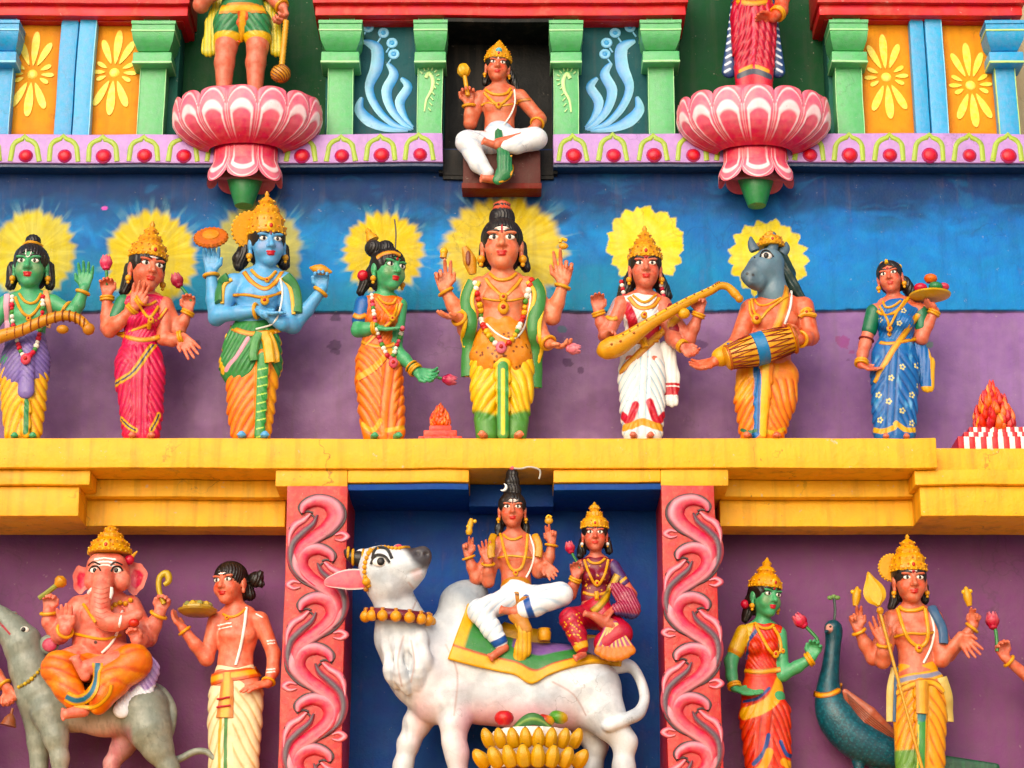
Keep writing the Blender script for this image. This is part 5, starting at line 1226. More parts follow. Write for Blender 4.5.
# --- G: horse headed drummer
f = Fig('statue', 'grey horse headed statue beating a drum in orange dhoti', 'statue', (680, 200, 3.07), YROW, (255, 800), ROW)
f.torso(None, (222, 330, 0), (376, 326, 0), (272, 450, 0), (268, 505, 0), 76, 64, 78, pec=.9, belly=.5)
f.limb([(380, 328, 0, 32), (400, 420, 6, 27), (385, 425, 34, 23), (366, 428, 62, 17)]); f.hand((364, 428, 62), (336, 366, 84), (-1, -.5, .1), -1, 6, .35)
f.limb([(216, 336, 0, 32), (176, 440, 20, 27), (140, 470, 50, 23), (108, 494, 64, 17)]); f.hand((108, 494, 64), (26, 522, 62), (0, -.7, .6), 1, 6.4, .3)
f.limb([(225, 540, 0, 46), (222, 730, 0, 24)]); f.limb([(310, 540, 0, 46), (290, 730, 0, 24)]); foot(f, 214, 744, 4, 52, 14, -8); foot(f, 292, 744, 4, 52, 14, 6)
B = f.body; P, R = f.P, f.R; NK = '#56707e'
hz = Sdf(f.h)
hz.chain([P(296, 330, -4), P(286, 286, 2), P(276, 240, 8)], [R(46), R(46), R(46)], R(14)); hz.chain([P(272, 196, 10), P(248, 212, 30), P(226, 228, 48), P(214, 236, 54)], [R(50), R(42), R(30), R(25)], R(18)); hz.ell(P(208, 232, 58), (R(20), R(20), R(17)), None, R(10))
hz.chain([P(268, 235, 14), P(236, 250, 44), P(222, 250, 56)], [R(34), R(26), R(20)], R(12))
for q in ((262, 182, 46), (236, 184, 40)): hz.ell(P(*q), (R(17), R(12), R(12)), None, R(8))
hz.chain([P(216, 250, 66), P(236, 258, 46)], [R(17), R(20)], R(6)); hz.cap(P(192, 243, 92), P(236, 248, 78), R(3.2), R(2.6), R(4), cut=True)
p = f.grow_part('horse_head', hz, base='#5b7686'); f.tint(p, lambda u, v, V: sstep(250, 210, u)*.8*sstep(195, 215, v), '#333f4a'); f.tint(p, lambda u, v, V: vnoise(u/20, v/20, 5, 3)*.35, '#8aa2ae'); f.spots(p, [(206, 226), (224, 230)], 5.5, '#1c2228')
f.make_body('#d0684c')
T = [(32, 5.5, .65, 262, .3, 560, 790, 150, 222), (32, 5.5, .65, 262, .3, 560, 790, 272, 370)]
dh = skirt(f, 'dhoti', '#e8801c', [(268, 490, 74, 0), (264, 540, 84, 0), (262, 600, 84, 0), (256, 690, 72, 0)], [[(220, 540, 6, 48), (214, 620, 8, 46), (214, 716, 8, 32)], [(316, 540, 6, 50), (308, 620, 8, 48), (284, 716, 8, 34)]], T, '#c8441a', .85,
     extra=lambda sd: sd.chain([P(264, 510, 58), P(252, 620, 52), P(246, 720, 44)], [R(24), R(24), R(20)], R(3), .45))
f.tint(dh, lambda u, v, V: sstep(.55, .8, vnoise(u/26, v/60, 9, 3))*.6, '#f0b83a')
f.stroke(dh, [(240, 500), (234, 620), (230, 790)], 30, '#2f6fb0', .12); f.stroke(dh, [(264, 500), (258, 620), (252, 790)], 22, '#ecb52e', .12); f.stroke(dh, [(244, 520), (237, 780)], 5, '#1d3f78', .3)
f.stroke(dh, [(190, 706), (212, 712), (232, 708)], 12, '#2f6a4a', .2); f.stroke(dh, [(262, 710), (290, 714), (318, 704)], 14, '#d8b03a', .2)
for (u, v, r) in ((266, 172, 17), (219, 176, 9)):
    m = MB(); q = f.on(u, v); m.ball(q, (R(r), R(r*.5), R(r*.72)), '#e8e0d6'); m.ball(q+Vector((-R(r*.12), -R(r*.32), 0)), (R(r*.52), R(r*.3), R(r*.55)), '#15100e')
    m.tube(spline([f.on(u-r*1.15, v+3, 2), f.on(u-r*.6, v-r*.75, 3), f.on(u+r*.3, v-r*.85, 3), f.on(u+r*1.2, v+2, 2)], 4), R(2.8), '#15100e', 6); m.build('eye', None, f.root)
for (a, b, c) in (((230, 156, 20), (220, 134, 16), (217, 112, 14)), ((282, 156, 22), (290, 128, 20), (288, 98, 18)), ((312, 164, 6), (326, 148, 4), (326, 128, 4))):
    m = MB(); m.tube(spline([P(*a), P(*b), P(*c)], 4), [R(r) for r in (15, 17, 16, 15, 13, 11, 8, 5, 2)], '#4a6070', 12, flat=.6); m.build('ear', None, f.root)
    if a[0] == 288: pass
sd = Sdf(f.h); sd.chain([P(300, 170, -14), P(326, 230, -18), P(346, 270, -18), P(372, 300, -16)], [R(30), R(28), R(22), R(12)], R(8)); sd.chain([P(270, 160, 0), P(250, 168, 26)], [R(20), R(10)], R(6)); sd.disp = lambda x, y, z: .003*np.sin((x+z*.6)*170); f.grow_part('mane', sd, base='#20342f')
f.hc, f.hM, f.hH, f.wide = P(280, 158, 0), np.array([[1, 0, 0], [0, -1, 0], [0, 0, 1]], float), R(112), 1.
f.crown([(.36, 0), (.4, .06), (.37, .14), (.30, .2), (.31, .27), (.24, .32), (.16, .36), (.17, .42), (.1, .47), (.02, .52)], base=.12, gems=True)
f.cord('necklace', [(220, 306), (226, 340), (246, 366), (268, 342), (300, 316), (330, 296)], 4.5); f.cord('necklace', [(214, 312), (216, 350), (240, 372)], 4, pend=[(237, 366, 16, GD)]); f.cord('necklace', [(226, 300), (240, 322), (270, 322), (310, 300)], 3.5)
f.band('strap', [(328, 268), (322, 310), (308, 360), (292, 400)], 24, '#e0a02c', '#c07818'); f.cord('sacred_thread', [(342, 280), (338, 330), (322, 380)], 4, '#f0ece4')
f.cord('armlet', [(366, 362), (384, 350), (412, 356)], 8); f.cord('armlet', [(372, 346), (388, 334), (402, 340)], 6, pend=[(388, 346, 11, GD)])
f.ring('bangle', (385, 425, 34), (366, 428, 62), .8, 23, 5.5)
sd = Sdf(f.h); sd.chain([P(156, 462, 42), P(126, 482, 58)], [R(30), R(30)], R(5)); bc = f.grow_part('cuff', sd, base='#dba024'); f.stroke(bc, [(148, 440), (156, 500)], 9, '#2c60a8', .2)
f.finish()
m = MB(); a, b = P(142, 486, 92), P(352, 424, 86); ax = (b-a); Ln = ax.length; ax.normalize()
m.lathe(a, [(R(30), -R(3)), (R(36), 0), (R(37), R(6)), (R(35), R(9)), (R(44), Ln*.22), (R(50), Ln*.42), (R(50), Ln*.58), (R(44), Ln*.8), (R(40), Ln-R(12)), (R(44), Ln-R(10)), (R(45), Ln-R(3)), (R(40), Ln), (R(36), Ln-R(2))], '#dc9a1e', ax, 40)
m.lathe(a+ax*Ln*.40, [(R(50), 0), (R(52), R(2)), (R(52.5), Ln*.17-R(2)), (R(50), Ln*.17)], '#2f78ac', ax, 40)
pp = ax.orthogonal().normalized(); qq = ax.cross(pp); 
for k in range(16):
    t0, t1 = 2*PI*k/16, 2*PI*(k+.5)/16; d = lambda t: pp*math.cos(t)+qq*math.sin(t)
    for z0, z1, r0, r1 in ((.04, .4, 37, 50.5), (.57, .94, 50.5, 42)): m.tube([a+ax*Ln*z0+d(t0)*R(r0), a+ax*Ln*(z0+z1)/2+d((t0+t1)/2)*R((r0+r1)/2+2), a+ax*Ln*z1+d(t1)*R(r1), a+ax*Ln*z0+d(t0+2*PI/16)*R(r0)], R(1.8), '#8a2c1c', 5)
for z, r in ((.03, 37), (.97, 45)): m.tube([a+ax*Ln*z+(pp*math.cos(t)+qq*math.sin(t))*R(r) for t in np.linspace(0, 2*PI, 33)[:-1]], R(4), '#b05a1a', 8, True)
held(m.build('drum'), 'two headed golden barrel drum with blue centre band held by the horse headed statue', 'drum')

# --- H: woman in the blue sari with the tray
f = Fig('statue', 'small woman statue in blue sari carrying a fruit tray on her shoulder side', 'statue', (830, 220, 3.2), YROW+.0, (205, 728), ROW)
f.head(192, 178, 10, 102, -16, 2, -6); f.torso((204, 250, 0, 18), (146, 290, 0), (284, 286, 0), (210, 380, 0), (206, 440, 0), 58, 46, 68, bust=.95)
f.limb([(140, 294, 0, 22), (112, 400, 4, 20), (104, 430, 12, 18), (100, 464, 24, 14)]); f.hand((100, 464, 24), (164, 490, 46), (.3, -.6, .8), 1, 5.2, .25)
f.limb([(290, 292, -2, 23), (292, 378, 4, 22), (314, 335, 12, 18), (336, 290, 22, 14)]); f.hand((336, 290, 22), (300, 256, 36), (0, -.1, 1), 1, 5.4, .1)
f.limb([(178, 460, 0, 36), (175, 690, 0, 20)]); f.limb([(236, 460, 0, 36), (240, 690, 0, 20)]); foot(f, 180, 711, 4, 48, 12, 0); foot(f, 244, 711, 4, 48, 12, 2)
f.make_body('#cc6c56')
T = [(34, 5, .8, 200, .3, 440, 700, 215, 300), (22, 4, 99, 190, 0, 410, 700, 165, 214), (30, 4, .8, 215, .2, 450, 700, 120, 168)]
sari = skirt(f, 'sari_skirt', '#1d62a6', [(210, 380, 47, 0), (206, 435, 72, 0), (206, 490, 76, 0), (204, 600, 68, 0), (202, 690, 58, 0)], [[(172, 480, 6, 38), (170, 686, 8, 30)], [(246, 480, 6, 38), (244, 686, 8, 30)]], T, '#123a78', .8)
f.tint(sari, lambda u, v, V: sstep(.58, .85, vnoise(u/18+3, v/50, 7, 3))*.55, '#86c4e4')
rs = np.random.RandomState(9)
for (u, v) in ((232, 470), (278, 466), (196, 505), (188, 580), (232, 610), (262, 560), (155, 560), (285, 530), (210, 655), (160, 640), (262, 650)):
    f.spots(sari, [(u+7*math.cos(a), v+7*math.sin(a)) for a in np.linspace(0, 2*PI, 6)[:-1]], 4, '#e2cf7c')
for q in ([(140, 672), (170, 676), (205, 664)], [(212, 650), (240, 670), (270, 672)]): f.stroke(sari, q, 18, '#d2a435', .2)
sd = Sdf(f.h); f.torso(None, (154, 292, 0), (272, 290, 0), (210, 384, 0), (208, 404, 0), 58, 46, 50, bust=.95, sd=sd, grow=3.5, rsh=20); f.folds(sd, [(15, 2.2, .9, 270, 0, 290, 400, 140, 300)])
bl = f.grow_part('sari_drape', sd, base='#2068ac'); f.fold_paint(bl, sd.terms, '#123a78', .6)
for (u, v) in ((236, 290), (160, 320), (222, 330)): f.spots(bl, [(u+6*math.cos(a), v+6*math.sin(a)) for a in np.linspace(0, 2*PI, 6)[:-1]], 3.6, '#e2cf7c')
for q in (((140, 294, 0), (126, 352, 3)), ((290, 292, -2), (292, 346, 3))):
    sd = Sdf(f.h); sd.chain([f.P(*q[0]), f.P(*q[1])], [f.R(26), f.R(25)], f.R(4)); f.grow_part('sleeve', sd, base='#1f6a48')
f.hair([[(236, 200, -16, 22), (258, 230, -20, 20), (262, 262, -20, 14)]], line=.22); f.face(mark=[('dot', '#a01c28')])
f.band('hair_ornament', [(154, 140), (178, 126), (206, 124), (232, 132)], 8, GD); f.cord('hair_ornament', [(180, 126), (182, 140)], 6, GD2); m = MB(); m.ball(f.on(230, 140), f.R(10), GD2); m.build('hair_pin', None, f.root)
sd = Sdf(f.h); sd.chain([f.P(284, 395, -4), f.P(308, 460, -6), f.P(312, 530, -6)], [f.R(20), f.R(28), f.R(24)], f.R(5), .42); f.folds(sd, [(15, 3, 99, 300, 0, 380, 560, 260, 345)]); tl = f.grow_part('sari_tail', sd, base='#1d62a6')
f.tint(tl, lambda u, v, V: np.maximum((v > 532)*1., (u-v*.08 > 282)*1.), '#d8a43c')
f.band('drape_border', [(142, 520), (170, 470), (205, 410), (250, 350), (282, 300)], 20, '#d6a032', '#b8781c'); f.band('drape_border', [(150, 290), (176, 304), (214, 292), (252, 248)], 12, '#d6a032', '#b8781c')
f.band('belt', [(160, 392), (190, 396), (240, 388), (276, 380)], 13, GD, '#b06a18'); f.cord('necklace', [(170, 262), (178, 280), (200, 278), (226, 260)], 4); f.cord('necklace', [(158, 276), (184, 320), (190, 340), (212, 300), (238, 258)], 4, pend=[(189, 345, 10, GD), (190, 365, 7, GD)])
f.ring('bangle', (104, 430, 12), (100, 464, 24), .8, 19, 5, double=1); f.ring('bangle', (314, 335, 12), (336, 290, 22), .85, 18, 4.5, double=1); f.ring('armlet', (140, 294, 0), (112, 400, 4), .84, 23, 3, '#7a2c28'); f.earrings(r=.08); f.finish()
m = MB(); c = f.P(320, 246, 32); m.lathe(c, [(f.R(8), -f.R(7)), (f.R(46), -f.R(6)), (f.R(66), f.R(2)), (f.R(68), f.R(7)), (f.R(63), f.R(7)), (f.R(44), f.R(0)), (f.R(4), -f.R(1))], '#d2a83c', (0, 0, 1), 44)
held(m.build('tray'), 'round gold rimmed tray held up by the blue sari woman', 'tray')
FR = 'fruits on the blue sari woman\'s tray'
for (u, v, w, r, col, lab) in ((290, 218, 50, 22, '#c83a4a', 'red fruit at the left of the tray held by the blue sari woman'), (338, 214, 52, 23, '#2f7a48', 'green fruit at the front of the tray held by the blue sari woman'), (322, 188, 34, 22, '#dc6a28', 'orange fruit on top of the heap on the raised tray'), (364, 214, 36, 18, '#c44a5c', 'pinkish fruit at the right of the tray held by the blue sari woman')):
    m = MB(); m.lathe(f.P(u, v, w), [(f.R(r)*a, f.R(r)*b) for a, b in ((.15, -.7), (.6, -.62), (.95, -.2), (1., .1), (.82, .48), (.45, .68), (.16, .66), (.05, .58))], col, (.1, -.1, 1), 20); held(m.build('fruit'), lab, 'fruit', FR)
# ------------------------------------------------------------------ top storey statues
def cloth_legs(f, name, base, legs, terms=(), foldcol=None, k=.8, extra=None, kk=12, parent=None):
    sd = Sdf(f.h)
    for L in legs: sd.chain([f.P(*q[:3]) for q in L], [f.R(q[3]) for q in L], f.R(kk), .92)
    if extra: extra(sd)
    f.folds(sd, list(terms)); p = f.grow_part(name, sd, base=base)
    if foldcol: f.fold_paint(p, list(terms), foldcol, k)
    return p
def toes(f, u, v, w, du, dv, r=11, dw=20):
    """a bare foot lying along (du, dv, dw) from the heel"""
    a, b = f.P(u, v, w), f.P(u+du, v+dv, w+dw); f.body.cap(a, b, f.R(r), f.R(r*.85), f.R(5)); d = (b-a).normalized()
    sdir = d.cross(Vector((0, -1, 0)));
    if sdir.length < .1: sdir = Vector((1, 0, 0))
    sdir.normalize()
    for i in range(5):
        t = b+d*f.R(r*(.75-abs(i-1)*.1))+sdir*f.R((i-2)*r*.42); f.body.ell(t, (f.R(r*.3),)*3, None, f.R(3))
# --- K: seated mace bearer
f = Fig('statue', 'seated statue in white trousers holding up a gold mace in the black niche', 'statue', (400, 20, 4.04), -.09, (400, 540), None)
f.head(394, 184, 18, 122, 2, 2, 4); f.torso((402, 268, 2, 27), (326, 312, 0), (482, 308, 0), (402, 425, 0), (402, 490, 0), 66, 56, 70, pec=1, belly=.4)
f.limb([(322, 314, 0, 29), (284, 418, 6, 26), (282, 385, 18, 23), (278, 340, 28, 17)]); f.hand((278, 338, 28), (272, 246, 34), None, -1, 7, .9)
f.limb([(486, 310, 0, 30), (560, 395, 2, 27), (566, 402, 16, 25), (545, 432, 56, 18)]); f.hand((546, 430, 56), (502, 480, 92), (0, .6, -1), -1, 7, .3)
f.limb([(370, 490, 10, 44), (270, 490, 60, 40), (348, 615, 76, 24)]); f.limb([(440, 490, 10, 44), (550, 480, 62, 40), (400, 500, 92, 24)])
toes(f, 395, 645, 80, -58, -4, 17, 14); toes(f, 395, 510, 96, -50, -18, 16, 14)
f.make_body('#c56a50')
T = [(40, 2.4, -.6, 410, .2, 440, 660, 220, 400), (40, 2.4, -.6, 410, .2, 440, 560, 440, 600)]
tr = cloth_legs(f, 'trousers', '#e4e6ea', [[(400, 470, 4, 66), (370, 500, 20, 50), (272, 492, 62, 46), (318, 580, 76, 36), (352, 616, 78, 28)], [(440, 490, 14, 50), (546, 480, 64, 46), (470, 505, 88, 36), (430, 510, 94, 28)]], T, '#8fb4d4', .4)
f.tint(tr, lambda u, v, V: sstep(470, 440, v)*.6, '#9dc0dc')
f.hair([[(352, 215, -14, 16), (344, 255, -18, 13)], [(444, 215, -14, 18), (462, 258, -16, 16), (470, 280, -16, 12)]], line=.15); f.face(mark=[('line', '#f0e4d8')], big=.95)
f.crown([(.41, 0), (.44, .06), (.41, .14), (.38, .22), (.36, .3), (.30, .38), (.24, .45), (.17, .52), (.12, .58), (.07, .66), (.02, .72)], base=.2, nfl=9)
m = MB(); m.ball(f.hp(0, .4, .42), (f.R(13), f.R(8), f.R(12)), '#5aa8b8'); m.build('crown_stone', None, f.root)
sd = Sdf(f.h); sd.chain([f.P(396, 440, 50), f.P(404, 500, 92), f.P(420, 560, 104), f.P(424, 612, 104), f.P(396, 645, 104)], [f.R(r) for r in (14, 18, 28, 32, 22)], f.R(8), .5); f.folds(sd, [(13, 3, 99, 420, 0, 450, 660, 360, 470)]); g = f.grow_part('sash', sd, base='#2f7648'); f.fold_paint(g, sd.terms, '#1b4f30', .6)
f.cord('sash_edge', [(400, 655), (440, 640), (456, 590), (448, 550)], 4, GD)
f.cord('necklace', [(346, 284), (372, 300), (402, 304), (430, 298), (446, 280)], 6); f.cord('necklace', [(340, 295), (368, 325), (398, 344), (430, 325), (452, 292)], 6, pend=[(398, 346, 13, GD)]); f.band('chest_band', [(326, 345), (360, 334), (398, 346), (440, 342), (478, 336)], 10, GD, '#b06a18')
f.cord('sacred_thread', [(462, 284), (464, 330), (448, 380), (420, 424)], 3.6, '#f4f0e8'); f.band('armlet', [(470, 330), (500, 322), (526, 322)], 16, '#b8742c', '#8a4a1c'); f.ring('bangle', (282, 385, 18), (278, 340, 28), .85, 24, 6); f.ring('bangle', (566, 402, 16), (545, 432, 56), .55, 26, 5); f.earrings(r=.06)
f.finish()
m = MB(); c = f.P(258, 206, 44); d = (f.P(274, 300, 52)-c).normalized(); m.tube([c-d*f.R(10), f.P(274, 305, 52)], f.R(9), '#d89c24', 10); m.lathe(c, [(f.R(6), -f.R(34)), (f.R(17), -f.R(26)), (f.R(25), -f.R(10)), (f.R(27), f.R(4)), (f.R(20), f.R(18)), (f.R(12), f.R(24))], '#dca428', -d*-1 if False else d, 20, flute=.1, nfl=8)
held(m.build('mace'), 'short gold mace with knobbed head raised by the seated statue', 'mace')
# --- L: standing club bearer, cut off by the top of the photograph
f = Fig('statue', 'standing statue with bare legs and green shorts on the left lotus', 'statue', (0, 0, 3.012), -.15, (730, 300), None)
f.head(728, -210, 16, 118, 0, 2); f.torso((730, -130, 2, 25), (655, -85, 0), (805, -85, 0), (730, 10, 0), (730, 50, 0), 66, 54, 66, pec=1)
f.limb([(650, -85, 0, 28), (606, 15, 4, 24), (622, -5, 20, 22), (660, -20, 50, 16)]); f.hand((660, -20, 50), (720, -30, 66), (0, -.4, 1), 1, 6, .3)
f.limb([(810, -85, 0, 28), (812, -20, 4, 24), (834, 6, 12, 20), (852, 22, 24, 16)]); f.hand((852, 22, 24), (864, 92, 32), (-1, -.5, 0), -1, 6.4, .95)
for a in (684, 778): f.limb([(a+(8 if a < 700 else -8), 60, 0, 42), (a-2, 140, 6, 33), (a-8, 190, 2, 30), (a-10, 300, 0, 20)])
f.make_body('#c46c56')
sh = cloth_legs(f, 'shorts', '#2f7a4a', [[(730, 20, 0, 62), (690, 70, 2, 46), (686, 112, 4, 42)], [(730, 20, 0, 62), (770, 70, 2, 46), (776, 112, 4, 42)]], [(20, 3, .6, 730, 0, 40, 120, 620, 840)], '#1b5230', .6)
f.tint(sh, lambda u, v, V: sstep(108, 114, v), '#e2b02c')
f.band('belt', [(664, 30), (700, 24), (760, 24), (796, 30)], 34, '#e0ac28', '#c07c18'); f.band('sash', [(732, 35), (730, 80), (728, 126)], 44, '#dca22a', '#c8502a', thick=5, wtab=(.7, 1.1))
for u0, u1, u2 in ((664, 640, 630), (800, 824, 836)):
    sd = Sdf(f.h); sd.chain([f.P(u0, -10, -14), f.P(u1, 70, -16), f.P(u2, 150, -16)], [f.R(16), f.R(22), f.R(24)], f.R(6), .5); f.folds(sd, [(13, 3, 99, u1, 0, -20, 180, 600, 870)]); p = f.grow_part('scarf', sd, base='#cdbb44'); f.fold_paint(p, sd.terms, '#4f8a3c', .6)
f.hair(line=.16); f.face(); f.crown(KIRITA, base=.2); f.cord('necklace', [(690, -110), (728, -70), (770, -110)], 5, pend=[(728, -66, 12, GD)]); f.earrings(); f.ring('bangle', (834, 6, 12), (852, 22, 24), .8, 20, 5)
f.finish()
m = MB(); A, B_ = f.P(862, 62, 40), f.P(848, 206, 36); L = [A.lerp(B_, t) for t in np.linspace(0, 1, 30)]; m.tube(L, [f.R(8+1.6*(i % 2)) for i in range(30)], '#d89a2c', 12); m.ball(f.P(845, 222, 36), (f.R(30), f.R(27), f.R(27)), '#c8892c', None, 20, 14)
for k in range(12):
    t = 2*PI*k/12; m.tube([f.P(845, 222, 36)+Vector((math.cos(t+ph*1.2)*math.sin(ph)*f.R(30), math.sin(t+ph*1.2)*math.sin(ph)*f.R(27.5), math.cos(ph)*f.R(27.5))) for ph in np.linspace(.3, 2.8, 9)], f.R(1.8), '#7a4414', 5)
held(m.build('club'), 'gold ringed club with patterned round head on the left lotus', 'club')
# --- M: standing woman in red, cut off by the top of the photograph
f = Fig('statue', 'woman statue in tight crimson skirt with blue edged scarf on the right lotus', 'statue', (660, 0, 2.813), -.15, (270, 280), None)
f.head(262, -230, 14, 112, 0, 2); f.torso((262, -150, 0, 19), (205, -125, 0), (320, -125, 0), (262, -25, 0), (262, 20, 0), 48, 42, 58, bust=1)
f.limb([(200, -120, 0, 22), (170, -30, 6, 20), (160, -20, 22, 18), (190, -60, 44, 14)]); f.hand((190, -60, 44), (200, -120, 50), None, 1, 5.2, .3)
f.limb([(325, -120, 0, 22), (345, -10, 6, 21), (340, 30, 22, 19), (318, 50, 42, 14)]); f.hand((318, 48, 42), (266, 38, 54), (0, -.4, -1), -1, 5.2, .25)
f.limb([(240, 40, 0, 34), (240, 280, 0, 20)]); f.limb([(284, 40, 0, 34), (284, 280, 0, 20)])
f.make_body('#c8523a')
sari = skirt(f, 'skirt', '#c0283c', [(262, -20, 44, 0), (262, 40, 62, 0), (262, 110, 58, 0), (264, 205, 46, 0), (264, 270, 44, 0)], [[(236, 60, 6, 36), (240, 260, 10, 26)], [(290, 60, 6, 36), (290, 260, 10, 26)]], [(20, 4, 99, 264, 6, 0, 200, 200, 330), (24, 3, 1.0, 264, .2, 20, 200, 200, 330)], '#8c1830', .7)
f.stroke(sari, [(226, 200), (264, 186), (304, 200)], 12, '#d89c2c', .2); f.stroke(sari, [(222, 214), (264, 200), (310, 216)], 18, '#3c4454', .2)
f.stroke(sari, [(262, 20), (264, 190)], 8, '#e0566a', .4)
sd = Sdf(f.h); f.torso(None, (212, -125, 0), (312, -125, 0), (262, -22, 0), (262, 0, 0), 48, 42, 46, bust=1, sd=sd, grow=3.5, rsh=19); f.grow_part('blouse', sd, base='#b8263a')
f.hair(line=.16); f.face(mark=[('dot', '#a01c28')]); f.crown(KARANDA, base=.22); f.band('belt', [(208, 2), (262, 10), (316, 2)], 20, GD, '#b06a18'); f.ring('bangle', (340, 30, 22), (318, 50, 42), .4, 20, 4.5, double=1); f.earrings()
for e in (-1, 1):
    sd = Sdf(f.h); c = 263+e*54; sd.chain([f.P(c-e*4, 0, -10), f.P(c+e*4, 90, -12), f.P(c+e*14, 200, -12)], [f.R(14), f.R(15), f.R(22)], f.R(5), .5); p = f.grow_part('scarf', sd, base='#26406e')
    for k in range(10): f.stroke(p, [(c+e*(-2+k*1.6), 14+k*20), (c+e*(12+k*1.6), 22+k*20)], 8, '#cfd8e4', .3)
f.finish()
# ------------------------------------------------------------------ lower tier
YLOW = -.12
z_fl = zz(800, -.30)
m = MB(); m.box(xx(-60, 800, -.3), xx(1085, 800, -.3), -.95, .13, zz(840, -.3), z_fl, '#f0a818', .008); m.box(xx(-60, 800, -.3), xx(1085, 800, -.3), -.88, .13, zz(1000, -.3), zz(840, -.3)-.001, '#eda114', .008)
top_thing(m, 'lower_ledge', 'lower yellow ledge under the bull, rat and peacock, below the frame', 'ledge', mat=YM)
LROW = 'statues of the lower tier'
# --- P: the bull
f = Fig('statue', 'white bull statue with collar of golden bells, head thrown back', 'statue', (300, 450, 2.414), -.30, (520, 842), None, h=.0042)
B, P, R = f.body, f.P, f.R
WHT = '#d8dce0'
B.chain([P(372, 470, 0), P(400, 520, 4), P(520, 560, 8), P(630, 570, 4), P(696, 586, 0)], [R(84), R(92), R(88), R(88), R(80)], R(30), .85)
B.chain([P(430, 600, 10), P(560, 610, 14), P(650, 615, 8)], [R(62), R(66), R(56)], R(30), .9)
B.ell(P(392, 372, 0), (R(58), R(52), R(56)), None, R(40)); B.ell(P(420, 345, -4), (R(34), R(36), R(28)), None, R(26))
B.chain([P(340, 510, 0), P(285, 510, 14), P(250, 450, 40), P(236, 390, 64)], [R(88), R(76), R(63), R(54)], R(34), .9)
B.chain([P(300, 560, 10), P(330, 600, 10)], [R(70), R(64)], R(40))
# head: poll at the left, muzzle turned up to the right
B.chain([P(212, 320, 84), P(200, 290, 96)], [R(58), R(56)], R(30)); B.chain([P(204, 286, 96), P(236, 284, 106), P(266, 276, 110), P(280, 270, 110)], [R(54), R(46), R(36), R(31)], R(16)); B.chain([P(226, 318, 98), P(262, 304, 106), P(280, 294, 108)], [R(44), R(32), R(22)], R(14))
B.ell(P(296, 258, 110), (R(22), R(28), R(26)), None, R(10)); B.chain([P(170, 268, 82), P(150, 262, 78)], [R(32), R(24)], R(16)); B.ell(P(192, 268, 130), (R(26), R(16), R(20)), None, R(12))
B.cap(P(262, 300, 144), P(304, 286, 128), R(3.5), R(3), R(8), cut=True); B.ell(P(306, 250, 134), (R(7), R(10), R(7)), None, R(5), None, True); B.ell(P(284, 248, 140), (R(6), R(9), R(6)), None, R(5), None, True)
# legs: forelegs braced, hind legs with hocks
B.chain([P(372, 590, 30), P(374, 660, 34), P(372, 706, 34), P(380, 735, 34), P(384, 800, 34), P(386, 842, 36)], [R(48), R(33), R(26), R(25), R(22), R(28)], R(20))
B.chain([P(320, 600, -20), P(282, 660, -24), P(262, 708, -24), P(250, 760, -24), P(242, 842, -22)], [R(44), R(31), R(25), R(22), R(28)], R(18))
B.chain([P(700, 585, 20), P(730, 632, 30), P(752, 664, 34), P(784, 704, 30), P(782, 770, 30), P(784, 842, 34)], [R(76), R(52), R(36), R(27), R(24), R(30)], R(22))
B.chain([P(690, 620, -40), P(690, 670, -46), P(716, 716, -50), P(706, 770, -50), P(694, 842, -46)], [R(54), R(36), R(25), R(22), R(28)], R(18))
# hanging dewlap in wavy folds
for i, (a, b) in enumerate((((238, 446, 84), (258, 585, 66)), ((262, 446, 86), (284, 570, 70)), ((218, 460, 70), (230, 570, 58)), ((284, 440, 82), (296, 540, 66)))):
    B.chain(spline([P(*a), P((a[0]+b[0])/2+(12 if i % 2 else -10), (a[1]+b[1])/2, a[2]+10), P(*b)], 4), [R(11+4*math.sin(k*1.4)) for k in range(9)], R(12), .8)
B.chain(spline([P(764, 520, 0), P(800, 524, 4), P(824, 560, 10), P(832, 600, 20), P(818, 634, 40), P(784, 652, 62), P(742, 668, 72)], 4), [R(r) for r in np.interp(np.linspace(0, 1, 25), [0, .2, .5, .75, 1], [20, 11, 10, 14, 11])], R(8))
def bulldisp(x, y, z): return .002*np.sin(x*24+z*31)*np.sin(z*17)
B.disp = bulldisp
p = f.make_body(WHT, 'body', blush=False)
nz = lambda u, v, s, q=40: vnoise(u/q+5, v/q, s, 4)
f.tint(p, lambda u, v, V: sstep(.42, .7, nz(u, v, 3))*.5*(v > 300), '#a2acb6')
f.tint(p, lambda u, v, V: sstep(70, 10, np.hypot((u-410)*.8, v-345))*.75, '#7c8690')                    # grey brushed hump
f.tint(p, lambda u, v, V: sstep(600, 668, v+.25*(nz(u, v, 6)-.5)*90)*sstep(350, 420, u)*sstep(700, 640, u)*.75, '#dc8f98')   # pink belly
f.tint(p, lambda u, v, V: sstep(560, 640, v)*sstep(360, 300, u)*sstep(260, 290, u)*.45, '#dc9aa2')
f.tint(p, lambda u, v, V: sstep(70, 20, np.abs(u-350-.2*(v-480)))*sstep(430, 520, v)*sstep(640, 560, v)*.2, '#d6a6aa')
f.blob(p, (292, 252, 122), 44, '#332c30', .95, .35); f.blob(p, (262, 240, 118), 26, '#3c3438', .8, .6); f.blob(p, (276, 298, 122), 22, '#dcc6c6', .9, .4)
f.blob(p, (190, 300, 130), 60, '#aab4be', .35, .8); f.blob(p, (240, 330, 110), 40, '#b8a8ac', .4, .8); f.tint(p, lambda u, v, V: sstep(808, 826, v)*.9, '#4a4644'); f.tint(p, lambda u, v, V: sstep(610, 650, v)*(u > 630)*(u < 745)*sstep(-.27, -.20, V[:, 1])*.85, '#55585c')
